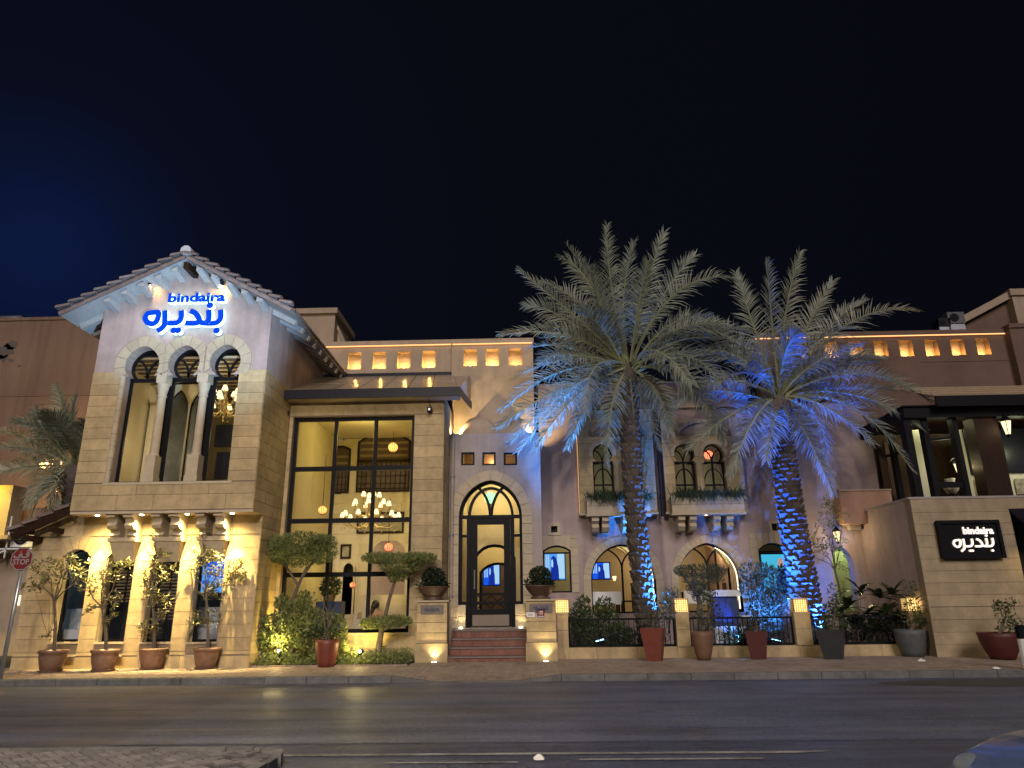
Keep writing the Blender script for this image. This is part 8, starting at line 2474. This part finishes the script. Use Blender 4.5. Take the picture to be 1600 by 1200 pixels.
# post with black cap at the right edge of the pavement
g = PG(1601, 1046, 0.14)
bo = thing('bollard', 'white post with black top cut by the right edge of the picture', 'bollard', g)
mb = MB(); mb.tube([g+Vector((0.1, 0, 0)), g+Vector((0.1, 0, 0.62))], 0.11, 12); obj('post', mb, M['white'], bo)
mb = MB(); mb.tube([g+Vector((0.1, 0, 0.62)), g+Vector((0.1, 0, 0.86)), g+Vector((0.1, 0, 0.90))], [0.115, 0.115, 0.06], 12); obj('cap', mb, M['black'], bo)
# litter
for i, (px, py, z, s, lab) in enumerate(((842, 1188, 0.0, 0.055, 'flattened white cup lying on the road by the centre line'), (1145, 1061, 0.0, 0.055, 'crumpled white scrap of paper on the road at the kerb'), (1440, 1034, 0.14, 0.075, 'crumpled paper on the pavement before the grey planter'), (1557, 1046, 0.14, 0.06, 'flat paper scrap on the pavement near the right kerb'))):
    rnd = random.Random(i+3); g = PG(px, py, z); mb = MB(); n = 7
    for r_ in range(3):
        for j in range(n):
            a = 2*math.pi*j/n; rr_ = s*(1, 0.75, 0.25)[r_]*rnd.uniform(.6, 1.2)
            mb.v.append((g.x+rr_*1.5*math.cos(a), g.y+rr_*math.sin(a), g.z+0.01+s*(0.05, 0.5, 0.75)[r_]*rnd.uniform(.6, 1.2)))
    for r_ in range(2):
        for j in range(n): mb.f.append((r_*n+j, r_*n+(j+1) % n, (r_+1)*n+(j+1) % n, (r_+1)*n+j)); mb.m.append(0)
    mb.f.append(tuple(2*n+j for j in range(n))); mb.m.append(0)
    obj('litter', mb, M['paper'], None, lab, 'litter')
# ------------------------------------------------------------------ car at the lower right corner
g0 = Vector((2.35, 3.05, 0))
car = thing('parked_car', 'silver blue car with only its rounded front corner showing at the lower right', 'car', (4.5, 3.3, 0))
L, Wd = 4.3, 1.75
x0 = 2.36; yc = 4.05
stations = [ # x from nose, half width, sill z, belt z, roof z, roof half width
    (0.00, 0.50, 0.32, 0.62, 0.66, 0.40), (0.08, 0.68, 0.25, 0.72, 0.76, 0.56), (0.30, 0.80, 0.20, 0.80, 0.85, 0.66), (0.75, 0.86, 0.18, 0.86, 0.93, 0.72), (1.25, 0.87, 0.18, 0.90, 0.98, 0.74),
    (1.75, 0.87, 0.18, 0.93, 1.36, 0.62), (2.2, 0.87, 0.18, 0.94, 1.46, 0.60), (2.9, 0.87, 0.18, 0.95, 1.46, 0.60), (3.5, 0.86, 0.18, 0.96, 1.30, 0.58), (3.95, 0.82, 0.20, 0.94, 1.0, 0.62), (4.25, 0.70, 0.28, 0.78, 0.84, 0.5), (4.3, 0.5, 0.35, 0.7, 0.72, 0.4)]
mb = MB(); m = 11
for (sx, hw_, z0, zb_, zr_, hr) in stations:
    half = [(hw_*0.92, z0), (hw_, z0+0.18), (hw_, (z0+zb_)/2+0.1), (hw_*0.975, zb_), (hr, zr_-0.04), (hr*0.6, zr_)]
    ring = [(-a, b) for a, b in half]+[(0, zr_+0.015)]+[(a, b) for a, b in half[::-1]]
    for a, b in ring: mb.v.append((x0+sx, yc+a, b))
n = 13
for i in range(len(stations)-1):
    for j in range(n-1): mb.f.append((i*n+j, i*n+j+1, (i+1)*n+j+1, (i+1)*n+j)); mb.m.append(0)
    mb.f.append((i*n+n-1, i*n, (i+1)*n, (i+1)*n+n-1)); mb.m.append(0)
mb.f.append(tuple(range(n))); mb.m.append(0); k_ = (len(stations)-1)*n; mb.f.append(tuple(k_+j for j in range(n-1, -1, -1))); mb.m.append(0)
body = obj('body', mb, M['carpaint'], car, smooth=True)
sb = body.modifiers.new('sub', 'SUBSURF'); sb.levels = 1; sb.render_levels = 2
mb = MB(); mb.add([(x0+1.30, yc-0.66, 1.0), (x0+1.30, yc+0.66, 1.0), (x0+1.74, yc+0.52, 1.365), (x0+1.74, yc-0.52, 1.365)], [(0,1,2,3)]); obj('windscreen', mb, M['dark'], car)
for s in (-1, 1):
    mb = MB(); mb.add([(x0+1.8, yc+s*0.86, 0.97), (x0+3.4, yc+s*0.86, 0.97), (x0+3.1, yc+s*0.64, 1.38), (x0+2.1, yc+s*0.64, 1.40)], [(0,1,2,3)]); obj('side_window', mb, M['dark'], car)
    mb = MB(); mb.ball((x0+0.14, yc+s*0.55, 0.66), 0.13, 12, 8, sx=0.8, sy=1.2, sz=0.7); obj('headlight', mb, M['lampglass'], car, smooth=True)
    for wx in (0.8, 3.45):
        mb = MB(); mb.lathe([(0.20, -0.1), (0.31, -0.1), (0.32, -0.06), (0.32, 0.06), (0.31, 0.1), (0.2, 0.1)], (0, 0, 0), 22)
        mb.v = [(x0+wx+x, yc+s*0.80+z, 0.32+y) for x, y, z in mb.v]; wh = obj('wheel', mb, M['rubber'], car)
        mb = MB(); mb.lathe([(0.2, -0.08), (0.05, -0.05), (0.2, 0.08)], (0, 0, 0), 16); mb.v = [(x0+wx+x, yc+s*0.80+z, 0.32+y) for x, y, z in mb.v]; obj('rim', mb, M['steel'], wh)
    mb = MB(); mb.ball((x0+1.6, yc+s*0.98, 1.0), 0.09, 10, 8, sx=.6, sz=.7); obj('mirror', mb, M['carpaint'], car, smooth=True)
mb = MB(); mb.box(x0-0.02, x0+0.03, yc-0.45, yc+0.45, 0.34, 0.46); obj('grille', mb, M['black'], car)
# street lamp outside the left edge of the picture, carrying the street light
sl = thing('street_lamp', 'tall street lamp on the near side of the road, left of the picture', 'lamp', (-4.8, 0.6, 0))
mb = MB(); mb.tube([(-4.8, 0.6, 0), (-4.8, 0.6, 8.6), (-4.8, 1.0, 9.05), (-4.8, 2.0, 9.1)], [0.1, 0.06, 0.05, 0.05], 8); obj('pole', mb, M['steel'], sl)
mb = MB(); mb.box(-4.96, -4.64, 1.65, 2.35, 9.02, 9.12); obj('lamp_head', mb, M['dark'], sl)
# made-up body of the added floodlight that washes the gable, on the near side of the road below the picture
fb_ = thing('floodlight', 'unseen cool white floodlight added on the near side of the road, aimed at the gable', 'floodlight', (1.0, 4.85, 0))
mb = MB(); mb.bar((1.03, 4.72, 0.26), (1.0, 4.88, 0.31), 0.34, 0.26); obj('housing', mb, M['dark'], fb_)
mb = MB(); mb.tube([(1.02, 4.78, 0.0), (1.02, 4.78, 0.2)], 0.03, 6); obj('bracket', mb, M['dark'], fb_)
bpy.context.view_layer.update()
